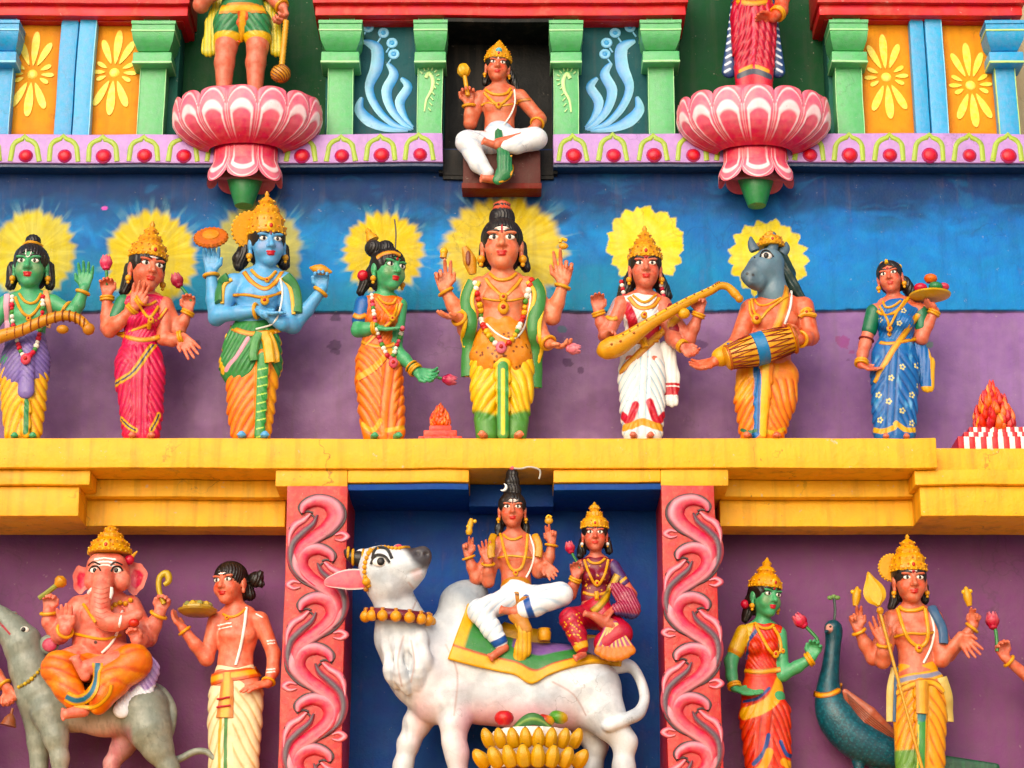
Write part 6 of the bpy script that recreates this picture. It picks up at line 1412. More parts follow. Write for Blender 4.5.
f.tint(p, lambda u, v, V: sstep(.5, .72, vnoise(u/16+3, v/90, 33, 4))*sstep(330, 260, u)*sstep(430, 470, v)*.55, '#9aa2ac')
f.tint(p, lambda u, v, V: sstep(700, 780, v)*.35, '#9aa2aa'); f.tint(p, lambda u, v, V: sstep(40, 10, np.abs(u-335-.15*(v-450)))*sstep(400, 460, v)*sstep(600, 540, v)*.45, '#a8aeb8'); f.tint(p, lambda u, v, V: sstep(60, 10, np.abs(u-640+.2*(v-560)))*sstep(540, 580, v)*.3, '#b0a8b0')
for q in ([(250, 450), (236, 510), (246, 570)], [(268, 460), (276, 510), (268, 560)], [(352, 470), (380, 540), (372, 640)], [(610, 560), (660, 590), (690, 640)], [(262, 320), (282, 350), (270, 390)]): f.stroke(p, q, 6, '#b9a8a8', .9)
# eye, horn, ears, collar
m = MB(); q = f.on(192, 270); m.ball(q, (R(17), R(6), R(12)), '#efe9e2'); m.ball(q+Vector((R(3), -R(4), 0)), (R(10), R(5), R(10)), '#14100e'); m.tube(spline([f.on(172, 276, 2), f.on(184, 256, 4), f.on(204, 258, 4), f.on(216, 272, 2)], 4), R(3.4), '#14100e', 6); m.build('eye', None, f.root)
m = MB(); m.tube(spline([f.on(176, 262, 2), f.on(184, 240, 3), f.on(208, 240, 3), f.on(222, 262, 2)], 4), R(4), '#14100e', 6); m.build('eyebrow', None, f.root)
m = MB(); L = spline([P(160, 266, 84), P(140, 262, 86), P(122, 256, 88), P(112, 240, 88)], 5); m.tube(L, [R(r) for r in np.linspace(26, 8, len(L))], '#1c1816', 14); h = m.build('horn', None, f.root)
m = MB()
for t in (.15, .5, .75): i = int(t*len(L)); m.tube([L[i]+(Vector((0, math.cos(a), math.sin(a))))*R(27-17*t) for a in np.linspace(0, 2*PI, 15)[:-1]], R(3.4), GD, 7, True)
o = m.build('horn_band', None, f.root); o.parent = h
o.data.update()
def ear(path, wid, col, inner, depth=.4):
    m = MB(); L = spline([P(*q) for q in path], 5); n = len(L); V = []; F = []; C = []; K = 10
    for i in range(n):
        t = (L[min(i+1, n-1)]-L[max(i-1, 0)]).normalized(); b = t.cross(Vector((0, -1, 0))).normalized(); x = i/(n-1); w = R(wid)*math.sin(PI*min(.98, .22+.76*x))**.7
        for q in range(K):
            a = 2*PI*q/K; pin = abs(math.sin(a)); fr = math.sin(a) > .0
            V.append(L[i]+b*(math.cos(a)*w)+Vector((0, -1, 0))*(w*(.12 if fr else .45)*math.sin(a))); C.append(lin(inner) if fr and abs(math.cos(a)) < .85 else lin(col))
    for i in range(n-1):
        for q in range(K): F.append((i*K+q, i*K+(q+1) % K, (i+1)*K+(q+1) % K, (i+1)*K+q))
    F.append(tuple(range(K))); F.append(tuple((n-1)*K+q for q in range(K-1, -1, -1))); m.add(V, F, np.array(C)); m.build('ear', None, f.root)
ear([(176, 312, 104), (132, 312, 108), (96, 314, 108), (58, 321, 104)], 26, '#e6e0da', '#d0626e'); ear([(228, 248, 62), (236, 237, 56), (244, 229, 50)], 12, '#c8c4c0', '#d0626e')
col = MB(); cs = []
for k in range(40):
    t = 2*PI*k/40; cs.append(P(236, 402, 62)+Vector((math.cos(t)*R(68), math.sin(t)*R(66), math.cos(t)*R(-6)+math.sin(t)*R(10))))
col.tube(cs, R(15), '#6a1f2c', 10, True); cb = col.build('collar', None, f.root)
for k in range(15):
    t = 2*PI*k/15+.1; c = P(236, 402, 62)+Vector((math.cos(t)*R(80), math.sin(t)*R(78), math.cos(t)*R(-6)+math.sin(t)*R(10)-R(6)))
    if c.y > -.40: continue
    m = MB(); m.ball(c, R(14), '#d8932c', None, 12, 8); m.tube([c+Vector((0, 0, R(12))), c+Vector((0, 0, R(20)))], R(5), '#b8741c', 8); m.build('bell', None, cb)
f.cord('head_ornament', [(172, 244), (160, 270), (158, 300), (168, 326)], 6, GD, beads=1.8); f.cord('head_ornament', [(166, 250), (196, 236), (232, 240), (262, 236)], 5, GD, beads=1.8)
m = MB(); m.ball(f.on(163, 316, 4), R(11), GD); m.ball(f.on(163, 334, 4), R(7), '#b8741c'); m.build('tassel', None, f.root)
f.finish(); BULL = f
# saddle cloth thrown over the back: its own sheet with thickness, offset from the hide
rows = []; nu, nv = 46, 30
top = spline([P(400, 372, 0), P(480, 420, 0), P(600, 440, 0), P(772, 470, 0)], 15)
edge = [(358, 506), (420, 522), (480, 536), (520, 545), (558, 566), (600, 545), (650, 528), (710, 516), (775, 522)]
topl = [(404, 372), (450, 400), (500, 418), (540, 428), (590, 436), (640, 442), (690, 446), (740, 452), (782, 470)]
E_ = spline([(a[0], a[1], 0) for a in edge], 7); T_ = spline([(a[0], a[1], 0) for a in topl], 7); n = min(len(E_), len(T_)); V = []; C = []
for i in range(n):
    for j in range(nv+1):
        x = j/nv; q = T_[i].lerp(E_[i], x); h = f.on(q.x, q.y, 5); V.append(h); C.append(lin('#e0a524'))
        g = C[-1]
        if .08 < x < .74 and 3 < i < n-4: C[-1] = lin('#3a7a3e') if (i < n*.30 or x > .52) else lin('#7a5a94')
        if .74 <= x < .79: C[-1] = lin('#b8401c')
V = np.array([v[:] for v in V])
for _ in range(3):
    G = V.reshape(n, nv+1, 3); G[1:-1, 1:-1] = (G[1:-1, 1:-1]*2+G[:-2, 1:-1]+G[2:, 1:-1]+G[1:-1, :-2]+G[1:-1, 2:])/6; V = G.reshape(-1, 3)
q = np.arange(n*(nv+1)).reshape(n, nv+1); F = np.stack([q[:-1, :-1].ravel(), q[:-1, 1:].ravel(), q[1:, 1:].ravel(), q[1:, :-1].ravel()], 1)
o = link_mesh('saddle_cloth', V, F, M_STATUE, None, np.array(C)); md = o.modifiers.new('thickness', 'SOLIDIFY'); md.thickness = .022; md.offset = 0
tag(o, 'yellow bordered green and purple saddle cloth on the white bull\'s back', 'cloth')
# --- Q: four armed rider
f = Fig('statue', 'four armed statue with piled black hair and crescent seated on the bull', 'statue', (440, 460, 3.49), -.36, (265, 600), None)
f.head(252, 168, 16, 118, 2, 2, 0); f.torso((258, 250, 2, 22), (200, 292, 0), (322, 292, 0), (266, 430, 0), (266, 475, 0), 60, 48, 62, pec=1)
f.limb([(196, 292, -4, 25), (126, 415, -4, 21), (112, 375, 4, 19), (98, 334, 14, 14)]); f.hand((98, 332, 14), (96, 266, 20), None, 1, 5.8, .2, fold=(0, .1, .9, .9))
f.limb([(198, 296, 2, 25), (168, 425, 12, 21), (168, 390, 30, 19), (168, 358, 44, 14)]); f.hand((168, 356, 44), (152, 280, 52), None, 1, 5.8, .1)
f.limb([(326, 292, -4, 25), (366, 390, -4, 20), (382, 340, 4, 18), (390, 290, 12, 14)]); f.hand((390, 288, 12), (386, 222, 18), None, -1, 5.6, .2, fold=(0, .1, .9, .9))
f.limb([(324, 296, 2, 25), (344, 392, 10, 21), (352, 378, 28, 18), (368, 362, 44, 14)]); f.hand((366, 362, 44), (408, 416, 54), (-.4, -1, .2), -1, 5.6, .2)
f.limb([(236, 480, 10, 38), (140, 530, 60, 36), (212, 640, 70, 20)]); f.limb([(300, 480, 10, 38), (424, 470, 56, 36), (262, 530, 92, 20)])
toes(f, 226, 655, 76, -44, 30, 15, 20); toes(f, 258, 530, 92, -38, -6, 15, 12)
f.make_body('#bf664e')
T = [(34, 2.2, .5, 270, .2, 460, 650, 100, 260), (34, 2.2, -.5, 270, .2, 430, 560, 300, 460)]
tr = cloth_legs(f, 'dhoti', '#e6eaee', [[(262, 470, 2, 62), (236, 490, 16, 44), (140, 528, 62, 42), (180, 590, 70, 34), (208, 634, 74, 28)], [(300, 484, 14, 46), (420, 470, 58, 42), (330, 510, 88, 36), (296, 522, 94, 32)]], T, '#86b4d4', .5)
f.stroke(tr, [(160, 655), (196, 640), (230, 622), (250, 600)], 26, '#274f96', .2); f.stroke(tr, [(300, 480), (310, 520), (330, 556), (370, 545), (430, 520)], 26, '#274f96', .25); f.tint(tr, lambda u, v, V: sstep(130, 100, u)*.3, '#9cc4dc')
sd = Sdf(f.h); sd.chain([f.P(266, 448, 0), f.P(266, 478, 2)], [f.R(56), f.R(66)], f.R(6), .8); sd.chain([f.P(300, 500, 72), f.P(270, 540, 92), f.P(300, 590, 96)], [f.R(26), f.R(30), f.R(22)], f.R(8), .5); hd = f.grow_part('spotted_hide', sd, base='#b5782a')
rs = np.random.RandomState(2); f.spots(hd, [(rs.uniform(200, 330), rs.uniform(448, 500)) for _ in range(34)], 4, '#5a2c10')
sd = Sdf(f.h); sd.chain([f.P(276, 560, 96), f.P(296, 600, 92), f.P(290, 660, 82), f.P(270, 700, 72)], [f.R(18), f.R(24), f.R(28), f.R(22)], f.R(8), .5); f.folds(sd, [(15, 3, 99, 290, 0, 560, 720, 240, 330)]); g = f.grow_part('sash', sd, base='#d6a02a'); f.fold_paint(g, sd.terms, '#a8701a', .6)
f.hair([[(212, 200, -12, 16), (206, 240, -16, 15), (200, 262, -14, 11)], [(290, 200, -12, 16), (298, 240, -16, 15), (304, 268, -14, 11)]], line=.2, bun=(((0, -.06, .56), .25), ((0, -.06, .82), .21), ((0, -.06, 1.02), .17))); f.face(mark=[('ash', '#f4efe8'), ('line', '#2a1814')])
m = MB(); q = f.hp(-.28, .2, .62); L = [q+Vector((math.cos(a)*f.R(13), -.002, math.sin(a)*f.R(13))) for a in np.linspace(-2.2, 1.2, 14)]; m.tube(L, [f.R(1+4.5*math.sin(PI*i/13)) for i in range(14)], '#f2f0ea', 8); m.build('crescent', None, f.root)
m = MB(); q = f.hp(0, 0, 1.2); m.ball(q, (f.R(13), f.R(12), f.R(10)), '#d8606c'); L = spline([q, f.P(282, 30, 62), f.P(312, 24, 68), f.P(344, 32, 66), f.P(350, 46, 62), f.P(346, 66, 58)], 5); m.tube(L, f.R(3.2), '#b8b4aa', 6); m.build('water_spout', None, f.root)
f.cord('necklace', [(222, 262), (240, 276), (262, 278), (284, 268)], 4.5); f.cord('necklace', [(212, 260), (226, 320), (244, 372), (264, 386), (286, 372), (300, 320), (304, 262)], 5.5, GD, pend=[(264, 394, 10, GD)]); f.band('chest_band', [(200, 342), (240, 334), (290, 338), (322, 342)], 9, GD, '#b06a18')
f.cord('sacred_thread', [(312, 262), (328, 310), (324, 360), (300, 410)], 3.4, '#f0ece4')
for u, s_ in ((190, -1), (330, 1)): f.cord('shoulder_scarf', [(u+s_*0, 268), (u+s_*12, 300), (u+s_*10, 340)], 13, '#c08a24', flat=.5)
for a, b in (((112, 375, 4), (98, 334, 14)), ((168, 390, 30), (168, 358, 44)), ((382, 340, 4), (390, 290, 12))): f.ring('bangle', a, b, .84, 21, 4.5)
f.earrings(r=.06); f.finish()
m = MB(); m.tube(spline([f.P(100, 262, 28), f.P(104, 235, 28), f.P(110, 205, 28)], 4), [f.R(r) for r in (8, 10, 13, 11, 9, 11, 10, 8, 6)], '#d2a03a', 10); m.ball(f.P(98, 232, 28), f.R(7), GD2); m.ball(f.P(122, 214, 28), f.R(7), GD2); held(m.build('deer_figure'), 'tiny gold deer figure on the raised fingers of the bull rider', 'emblem')
m = MB(); m.ball(f.P(380, 212, 26), (f.R(15), f.R(8), f.R(13)), '#c8922c'); m.tube(spline([f.P(370, 204, 26), f.P(378, 194, 26), f.P(390, 200, 26)], 4), f.R(4), GD2, 8); held(m.build('axe_head'), 'small gold emblem at the bull rider\'s right raised fingers', 'emblem')
m = MB(); m.lathe(P2 := f.P(364, 632, 36), [(f.R(18), 0), (f.R(23), f.R(8)), (f.R(24), f.R(30)), (f.R(20), f.R(38)), (f.R(22), f.R(44)), (f.R(8), f.R(47))], '#d8961e', (0, 0, 1), 18); held(m.build('pot'), 'small golden pot on the saddle cloth between the two riders', 'pot')
# --- R: woman rider
f = Fig('statue', 'woman statue in crimson and purple sari with gold crown seated on the bull', 'statue', (440, 460, 3.49), -.36, (550, 690), None)
f.head(540, 256, 14, 110, 0, 2, 0); f.torso((544, 340, 2, 18), (496, 366, 0), (596, 366, 0), (542, 462, 0), (545, 535, 0), 48, 42, 60, bust=1)
f.limb([(492, 368, 0, 21), (456, 470, 14, 19), (462, 440, 28, 17), (474, 412, 38, 13)]); f.hand((474, 410, 38), (472, 342, 46), None, 1, 5.2, .55)
f.limb([(602, 368, 0, 21), (668, 470, 8, 19), (650, 500, 40, 17), (606, 520, 70, 13)]); f.hand((606, 520, 70), (560, 560, 90), (0, .3, -1), -1, 5, .2)
f.limb([(520, 540, 10, 34), (456, 560, 60, 32), (494, 660, 72, 18)]); f.limb([(580, 550, 10, 34), (630, 600, 60, 32), (540, 545, 92, 16)])
toes(f, 500, 678, 76, -24, 12, 13, 24); toes(f, 536, 545, 92, -26, -8, 12, 10)
f.make_body('#bb5e4c')
T = [(26, 2.5, .5, 460, .2, 520, 680, 400, 520)]
sk = cloth_legs(f, 'sari_skirt', '#b02436', [[(545, 530, 2, 58), (516, 545, 16, 42), (458, 556, 62, 40), (478, 610, 72, 32), (492, 652, 76, 26)], [(580, 556, 14, 46), (626, 606, 58, 44), (580, 640, 60, 44)]], T, '#7a1428', .6)
rs = np.random.RandomState(6); f.spots(sk, [(rs.uniform(420, 500), rs.uniform(530, 640)) for _ in range(34)], 3.4, '#e0b040'); f.stroke(sk, [(470, 660), (494, 645), (520, 640)], 24, '#d8a02c', .2)
sd = Sdf(f.h)
for k in range(7):
    a = -.62+k*.21; sd.chain([f.P(585+k*5, 570, 88), f.P(590+math.sin(a)*95+20, 570+math.cos(a)*118, 86)], [f.R(8), f.R(17)], f.R(5), .6)
fan = f.grow_part('pleats', sd, base='#9a3a68')
for k in range(8): f.stroke(fan, [(590+k*4, 570), (585+math.sin(-.70+k*.21)*100+20, 570+math.cos(-.70+k*.21)*122)], 7, '#e0b86a', .4)
f.tint(fan, lambda u, v, V: sstep(668, 680, v+.1*np.abs(u-600)), '#c8701c')
sd = Sdf(f.h); f.torso(None, (502, 366, 0), (590, 368, 0), (542, 466, 0), (542, 486, 0), 48, 42, 46, bust=1, sd=sd, grow=3.5, rsh=19); bl = f.grow_part('blouse', sd, base='#74182c'); f.spots(bl, [(rs.uniform(495, 600), rs.uniform(365, 470)) for _ in range(24)], 3, '#d8a83c')
sd = Sdf(f.h); sd.chain([f.P(606, 440, 20), f.P(650, 480, 40), f.P(664, 520, 44), f.P(620, 520, 76)], [f.R(20), f.R(34), f.R(34), f.R(22)], f.R(8), .7); f.folds(sd, [(14, 4, .9, 600, 0, 400, 580, 560, 720)]); dr = f.grow_part('sari_drape', sd, base='#8e2440'); f.fold_paint(dr, sd.terms, '#d890a0', .6); f.tint(dr, lambda u, v, V: sstep(545, 556, v)*.9, '#2a3f74')
sd = Sdf(f.h); sd.chain([f.P(604, 372, 0), f.P(640, 430, 6)], [f.R(25), f.R(23)], f.R(4)); sl = f.grow_part('sleeve', sd, base='#4a2c5e'); f.stroke(sl, [(612, 440), (650, 410)], 10, '#d8a030', .2)
f.band('sash', [(620, 400), (590, 460), (560, 505), (530, 530)], 26, '#c89a2c', '#8e6a18', thick=4)
f.hair([[(500, 280, -12, 14), (494, 320, -16, 16), (488, 336, -16, 12)], [(582, 280, -12, 14), (590, 318, -16, 13)]], line=.18); f.face(mark=[('dot', '#801018')]); f.crown([(.40, 0), (.42, .08), (.40, .2), (.34, .3), (.24, .36), (.25, .42), (.22, .5), (.13, .54), (.16, .62), (.13, .7), (.06, .74), (.02, .82)], base=.2, nfl=16)
f.cord('necklace', [(516, 348), (530, 360), (556, 360), (574, 346)], 5); f.cord('necklace', [(504, 350), (522, 400), (548, 440), (574, 400), (586, 350)], 5, GD, pend=[(548, 430, 11, GD)]); f.band('belt', [(500, 462), (540, 472), (590, 460)], 12, GD, '#b06a18'); f.cord('pendant', [(546, 460), (548, 490)], 8, GD)
f.ring('bangle', (462, 440, 28), (474, 412, 38), .8, 19, 4.5, double=1); f.earrings('#e8e4dc', .055); f.finish()
held(f.flower(454, 308, 48, 21, (446, 276, 48), '#b81e38', [(474, 350, 48), (488, 378, 46)], 'lotus_bud', False), 'crimson bud with green stem held by the woman riding the bull', 'flower')
# --- X: offering of fruit before the bull
f = Fig('banana_stand', 'heaped stand of two banana rows on a red gold base before the bull', 'offering', (440, 690, 4.654), -.66, (430, 430), None); P, R = f.P, f.R
m = MB(); m.lathe(P(428, 470, 0), [(R(200), -R(120)), (R(226), -R(40)), (R(240), R(30)), (R(250), R(42)), (R(250), R(56)), (R(230), R(60)), (R(60), R(62))], '#c87018', (0, 0, 1), 48); m.build('base', None, f.root)
m = MB()
L = [P(180+500*t, 200+34*math.sin(t*9)*.4, -40) for t in np.linspace(0, 1, 20)]
m.lathe(P(428, 336, -20), [(R(190), -R(40)), (R(190), R(40)), (R(196), R(100)), (R(180), R(140)), (R(60), R(146))], '#e6dcd2', (0, 0, 1), 48, flute=.03, nfl=18); m.build('cloth', None, f.root)
def banana(u0, v0, u1, v1, w0, w1, r):
    m = MB(); A, Bq = P(u0, v0, w0), P(u1, v1, w1); mid = A.lerp(Bq, .5)+Vector(((u0-u1)*0*.001+(u0-428)*f.m*.03, -R(16), 0)); L = spline([A, mid, Bq], 6); n = len(L); V = []; 
    rr = [R(r)*max(.1, math.sin(PI*min(.97, .28+.69*(i/(n-1))**.9)))**.85 for i in range(n)]; rr[-1] = R(r)*.12; rr[-2] = R(r)*.22; rr[-3] = R(r)*.45
    m.tube(L, rr, '#d09a24', 6); c = np.array(m.C[0]); 
    for i in range(n):
        x = i/(n-1); g = .25*abs(math.sin(i*1.7)); base = np.array(lin('#d29a22'))*(1-g*.4)+np.array(lin('#a87818'))*g*.4
        if x > .9: base = np.array(lin('#5a3c16'))
        c[i*6:(i+1)*6] = base
    m.C[0] = c; o = m.build('banana', None, f.root); md = o.modifiers.new('round', 'SUBSURF'); md.levels = 1; md.render_levels = 1
for i in range(8):
    x = -1+2*i/7; wq = 30+185*math.sqrt(max(0, 1-x*x*.9)); u = 428+x*215
    banana(428+x*185, 262, u+x*10, 168+18*abs(x)*.3, wq, wq+26, 37)
for i in range(8):
    x = -1+2*i/7; wq = 40+205*math.sqrt(max(0, 1-x*x*.9)); u = 420+x*245
    banana(424+x*205, 350, u+x*18, 244+30*abs(x)**2, wq, wq+30, 42)
f.finish()
FRB = 'fruits behind the bananas'
for (u, v, w, r, col, lab, sq) in ((298, 132, 20, 46, '#b8202c', 'round red fruit behind the bananas, under the bull\'s belly', 1.), (552, 128, 10, 46, '#4c8a34', 'green and yellow mango behind the bananas near the hind legs', .85), (490, 142, 30, 44, '#b03030', 'dull red fruit between green leaf and mango behind the bananas', .8)):
    m = MB(); m.lathe(P(u, v, w), [(R(r)*a, R(r)*b*sq) for a, b in ((.1, -.75), (.6, -.66), (.95, -.25), (1., .1), (.84, .5), (.5, .74), (.18, .78), (.05, .7))], col, (.25 if sq < 1 else 0, -.1, 1), 24); o = m.build('fruit'); held(o, lab, 'fruit', FRB)
    a = o.data.color_attributes['Col'].data; c = np.zeros(len(a)*4, dtype=np.float32); a.foreach_get('color', c); c = c.reshape(-1, 4); co = np.zeros(len(a)*3, dtype=np.float32); o.data.vertices.foreach_get('co', co); co = co.reshape(-1, 3)
    if 'mango' in lab: k = sstep(P(u, v).x-.01, P(u+40, v).x, co[:, 0])[:, None]; c[:, :3] = c[:, :3]*(1-k)+np.array(lin('#d8a02c'))*k
    else: k = (.3*vnoise(co[:, 0]*60, co[:, 2]*60, 3, 3))[:, None]; c[:, :3] = c[:, :3]*(1-k)+np.array(lin('#e86a50'))*k
    a.foreach_set('color', c.ravel())
m = MB(); V = []; F = []; C = []; n = 14
for i in range(n+1):
    t = i/n; c = Vector(P(330+195*t, 196-62*math.sin(PI*t*.95), 40+50*math.sin(PI*t))); w = R(34)*math.sin(PI*min(.98, .04+.94*t))**.7
    for j in range(7): y = -1+j/3; V.append(c+Vector((0, R(12)*(abs(y)), w*y*.8))); C.append(lin('#8aa85a') if abs(y) < .1 else lin('#3f6e3a'))
for i in range(n):
    for j in range(6): F.append((i*7+j, i*7+j+1, (i+1)*7+j+1, (i+1)*7+j))
m.add(V, F, np.array(C)); o = m.build('betel_leaf'); md = o.modifiers.new('thickness', 'SOLIDIFY'); md.thickness = .006; held(o, 'broad green leaf laid behind the upper banana row', 'leaf')
# --- N: the grey rat and its elephant headed rider
f = Fig('statue', 'grey rat statue with raised snout carrying the elephant headed rider', 'statue', (0, 500, 2.867), -.16, (260, 860), None, h=.004)
B, P, R = f.body, f.P, f.R
B.chain([P(120, 560, 0), P(200, 590, 4), P(300, 600, 6), P(400, 600, 0)], [R(66), R(70), R(74), R(80)], R(26), .9); B.chain([P(110, 550, 0), P(84, 480, 10), P(66, 420, 16)], [R(66), R(54), R(50)], R(26))
B.chain([P(62, 408, 18), P(34, 372, 22), P(8, 338, 26), P(-14, 308, 28)], [R(58), R(44), R(28), R(16)], R(16)); B.ell(P(-16, 303, 30), (R(14), R(14), R(13)), None, R(6))
B.cap(P(-6, 346, 52), P(28, 384, 58), R(3), R(3), R(6), cut=True)
B.chain([P(140, 610, 34), P(160, 680, 44), P(172, 740, 44), P(172, 830, 44), P(176, 858, 60)], [R(52), R(34), R(24), R(20), R(20)], R(18)); B.chain([P(110, 610, -20), P(112, 690, -26), P(112, 850, -26)], [R(50), R(32), R(20)], R(18))
B.chain([P(410, 610, 24), P(430, 660, 40), P(452, 710, 40), P(486, 770, 36), P(480, 840, 36), P(460, 860, 54)], [R(78), R(60), R(42), R(26), R(19), R(19)], R(20))
B.chain([P(380, 660, -30), P(350, 710, -34), P(320, 755, -34), P(318, 850, -34)], [R(52), R(32), R(22), R(18)], R(16))
B.chain(spline([P(440, 545, -10), P(470, 560, -6), P(492, 600, 0), P(490, 650, 6), P(476, 700, 4), P(480, 745, 0), P(515, 742, 0), P(556, 722, 0), P(592, 722, 0), P(618, 745, 0)], 4), [R(r) for r in np.interp(np.linspace(0, 1, 37), [0, .12, .5, 1], [22, 14, 10, 6])], R(8))
p = f.make_body('#7d8478', 'body', blush=False)
f.tint(p, lambda u, v, V: sstep(.4, .75, vnoise(u/20, v/20, 4, 4))*.4, '#a3a79a'); f.tint(p, lambda u, v, V: sstep(610, 680, v)*sstep(180, 230, u)*sstep(370, 330, u)*.85, '#d3b8b0'); f.tint(p, lambda u, v, V: sstep(660, 690, v)*sstep(200, 250, u)*sstep(360, 320, u)*.5, '#d06a7c')
f.tint(p, lambda u, v, V: sstep(640, 690, v)*sstep(310, 330, u)*sstep(400, 380, u)*.6, '#b0616c'); f.stroke(p, [(-8, 344), (12, 366), (28, 384)], 7, '#a02030', .3); f.tint(p, lambda u, v, V: sstep(.52, .7, vnoise(u/6, v/14, 14, 3))*.25, '#565c54')
m = MB(); q = f.on(70, 372); m.ball(q, (R(13), R(5), R(10)), '#dcd8cc'); m.ball(q+Vector((-R(2), -R(4), 0)), (R(7), R(4), R(7)), '#17120f'); m.build('eye', None, f.root)
for (u, v, w, r) in ((140, 414, 30, 31), (40, 330, -20, 12)):
    m = MB(); m.ball(P(u, v, w), (R(r), R(10), R(r*.95)), '#7d8478'); m.ball(P(u+2, v+1, w+9), (R(r*.7), R(6), R(r*.66)), '#b84a5e'); m.build('ear', None, f.root)
f.cord('neck_chain', [(56, 536), (84, 520), (108, 494), (132, 466)], 6, '#b89a3c', beads=1.9, bead_cols=['#c8a83c', '#98802c']); f.finish()
f = Fig('statue', 'elephant headed statue with gold crown seated on the grey rat', 'statue', (0, 500, 2.867), -.20, (280, 590), None)
B, P, R = f.body, f.P, f.R
PKS = '#dc7a6a'
f.torso((305, 290, 2, 40), (228, 300, 0), (372, 300, 0), (285, 400, 0), (285, 440, 0), 70, 74, 78, pec=.8, belly=1.25)
B.ell(P(308, 208, 18), (R(64), R(60), R(62)), None, R(14)); 
for e in (-1, 1): B.ell(P(306+e*26, 182, 44), (R(28), R(26), R(28)), None, R(12)); B.ell(P(308+e*42, 232, 46), (R(25), R(24), R(30)), None, R(14))
B.chain(spline([P(298, 215, 62), P(290, 262, 82), P(286, 305, 92), P(296, 340, 98), P(326, 352, 98), P(356, 346, 92), P(380, 336, 92), P(398, 328, 96)], 4), [R(r) for r in np.interp(np.linspace(0, 1, 29), [0, .3, .6, .85, 1], [28, 26, 22, 15, 11])], R(10))
la = f.limb([(224, 304, -4, 30), (158, 372, -2, 25), (142, 350, 8, 22), (140, 318, 18, 17)]); f.hand((140, 316, 18), (146, 250, 26), None, 1, 6.4, .8)
f.limb([(226, 310, 4, 30), (172, 388, 20, 25), (178, 384, 40, 22), (188, 372, 58, 17)]); f.hand((188, 372, 58), (184, 298, 68), None, 1, 6.6, .12)
f.limb([(376, 304, -4, 30), (424, 395, 0, 26), (440, 360, 10, 23), (458, 322, 22, 17)]); f.hand((458, 320, 22), (482, 258, 30), None, -1, 6.4, .7)
f.limb([(374, 312, 6, 30), (410, 400, 24, 25), (402, 402, 54, 22), (392, 402, 76, 17)]); f.hand((392, 404, 76), (374, 348, 92), (-.3, -.6, .6), 1, 6.2, .7)
f.limb([(250, 450, 10, 46), (168, 480, 70, 44), (226, 590, 84, 24)]); f.limb([(330, 450, 10, 46), (386, 462, 62, 44), (250, 480, 104, 22)])
toes(f, 240, 605, 88, -50, 8, 17, 18); toes(f, 244, 505, 106, -26, -46, 15, 14)
p = f.make_body(PKS, 'body', blush=False)
f.tint(p, lambda u, v, V: sstep(40, 14, np.hypot(u-300, v-190))*.5, '#eaa090'); f.tint(p, lambda u, v, V: sstep(.5, .7, vnoise(u/14, v/9, 6, 3))*.25, '#b8483c')
for k in range(7): f.stroke(p, [(268+k*1, 250+k*14), (290, 256+k*14), (312-k*1, 250+k*14)], 3, '#b4503f', .6)
for zz_ in (166, 176, 186): f.stroke(p, [(272, zz_+4), (300, zz_), (330, zz_+4)], 5, '#f4efe8', .2)
f.spots(p, [(274, 408)], 6, '#4a1c14')
for (u, v, r, e, w) in ((236, 230, 32, -1, -4), (392, 226, 38, 1, -2)):
    m = MB(); V = []; F = []; C = []; K = 26; J = 7; c = P(u, v, w)
    for side in (0, 1):
        for j in range(J):
            x = j/(J-1)
            for k in range(K):
                a = 2*PI*k/K; rr = R(r)*(1+.08*math.sin(3*a+1)+.05*math.sin(7*a)); px_, pz_ = math.cos(a)*rr*.82*x, math.sin(a)*rr*1.28*x
                y = -R(12)*(x**2)+.25*R(r)*(x)*(e*math.cos(a)*-.6) if side == 0 else R(10)*(1-x*x)+.25*R(r)*x*(e*math.cos(a)*-.6)-R(12)*(x**2)*.8
                V.append(c+Vector((px_, y, pz_))); C.append(lin('#c43c50') if side == 0 and x < .62 else lin('#e08a80'))
    for side in (0, 1):
        o = side*J*K
        for j in range(J-1):
            for k in range(K): q = (o+j*K+k, o+(j+1)*K+k, o+(j+1)*K+(k+1) % K, o+j*K+(k+1) % K); F.append(q if side else q[::-1])
    for k in range(K): F.append(((J-1)*K+k, (J-1)*K+(k+1) % K, J*K+(J-1)*K+(k+1) % K, J*K+(J-1)*K+k))
    m.add(V, F, np.array(C)); m.build('ear', None, f.root)
m = MB(); m.tube([f.on(320, 252, -4), P(316, 268, 86), P(314, 284, 92)], [R(9), R(10), R(6)], '#f4f0e8', 10); m.build('tusk', None, f.root); m = MB(); m.tube([f.on(262, 256, -4), P(256, 266, 76)], [R(8), R(7)], '#f4f0e8', 10); m.build('broken_tusk', None, f.root)
for u in (272, 334):
    m = MB(); q = f.on(u, 202); m.ball(q, (R(14), R(5), R(9)), '#efe6da'); m.ball(q+Vector((0, -R(4), 0)), (R(6), R(3), R(7)), '#15100e'); m.tube(spline([f.on(u-16, 205, 1), f.on(u-8, 192, 2), f.on(u+8, 191, 2), f.on(u+17, 203, 1)], 4), R(2.6), '#15100e', 6); m.build('eye', None, f.root)
    m = MB(); m.tube(spline([f.on(u-18, 188, 1), f.on(u-4, 178, 2), f.on(u+16, 186, 1)], 4), R(2.6), '#2a1812', 6); m.build('eyebrow', None, f.root)
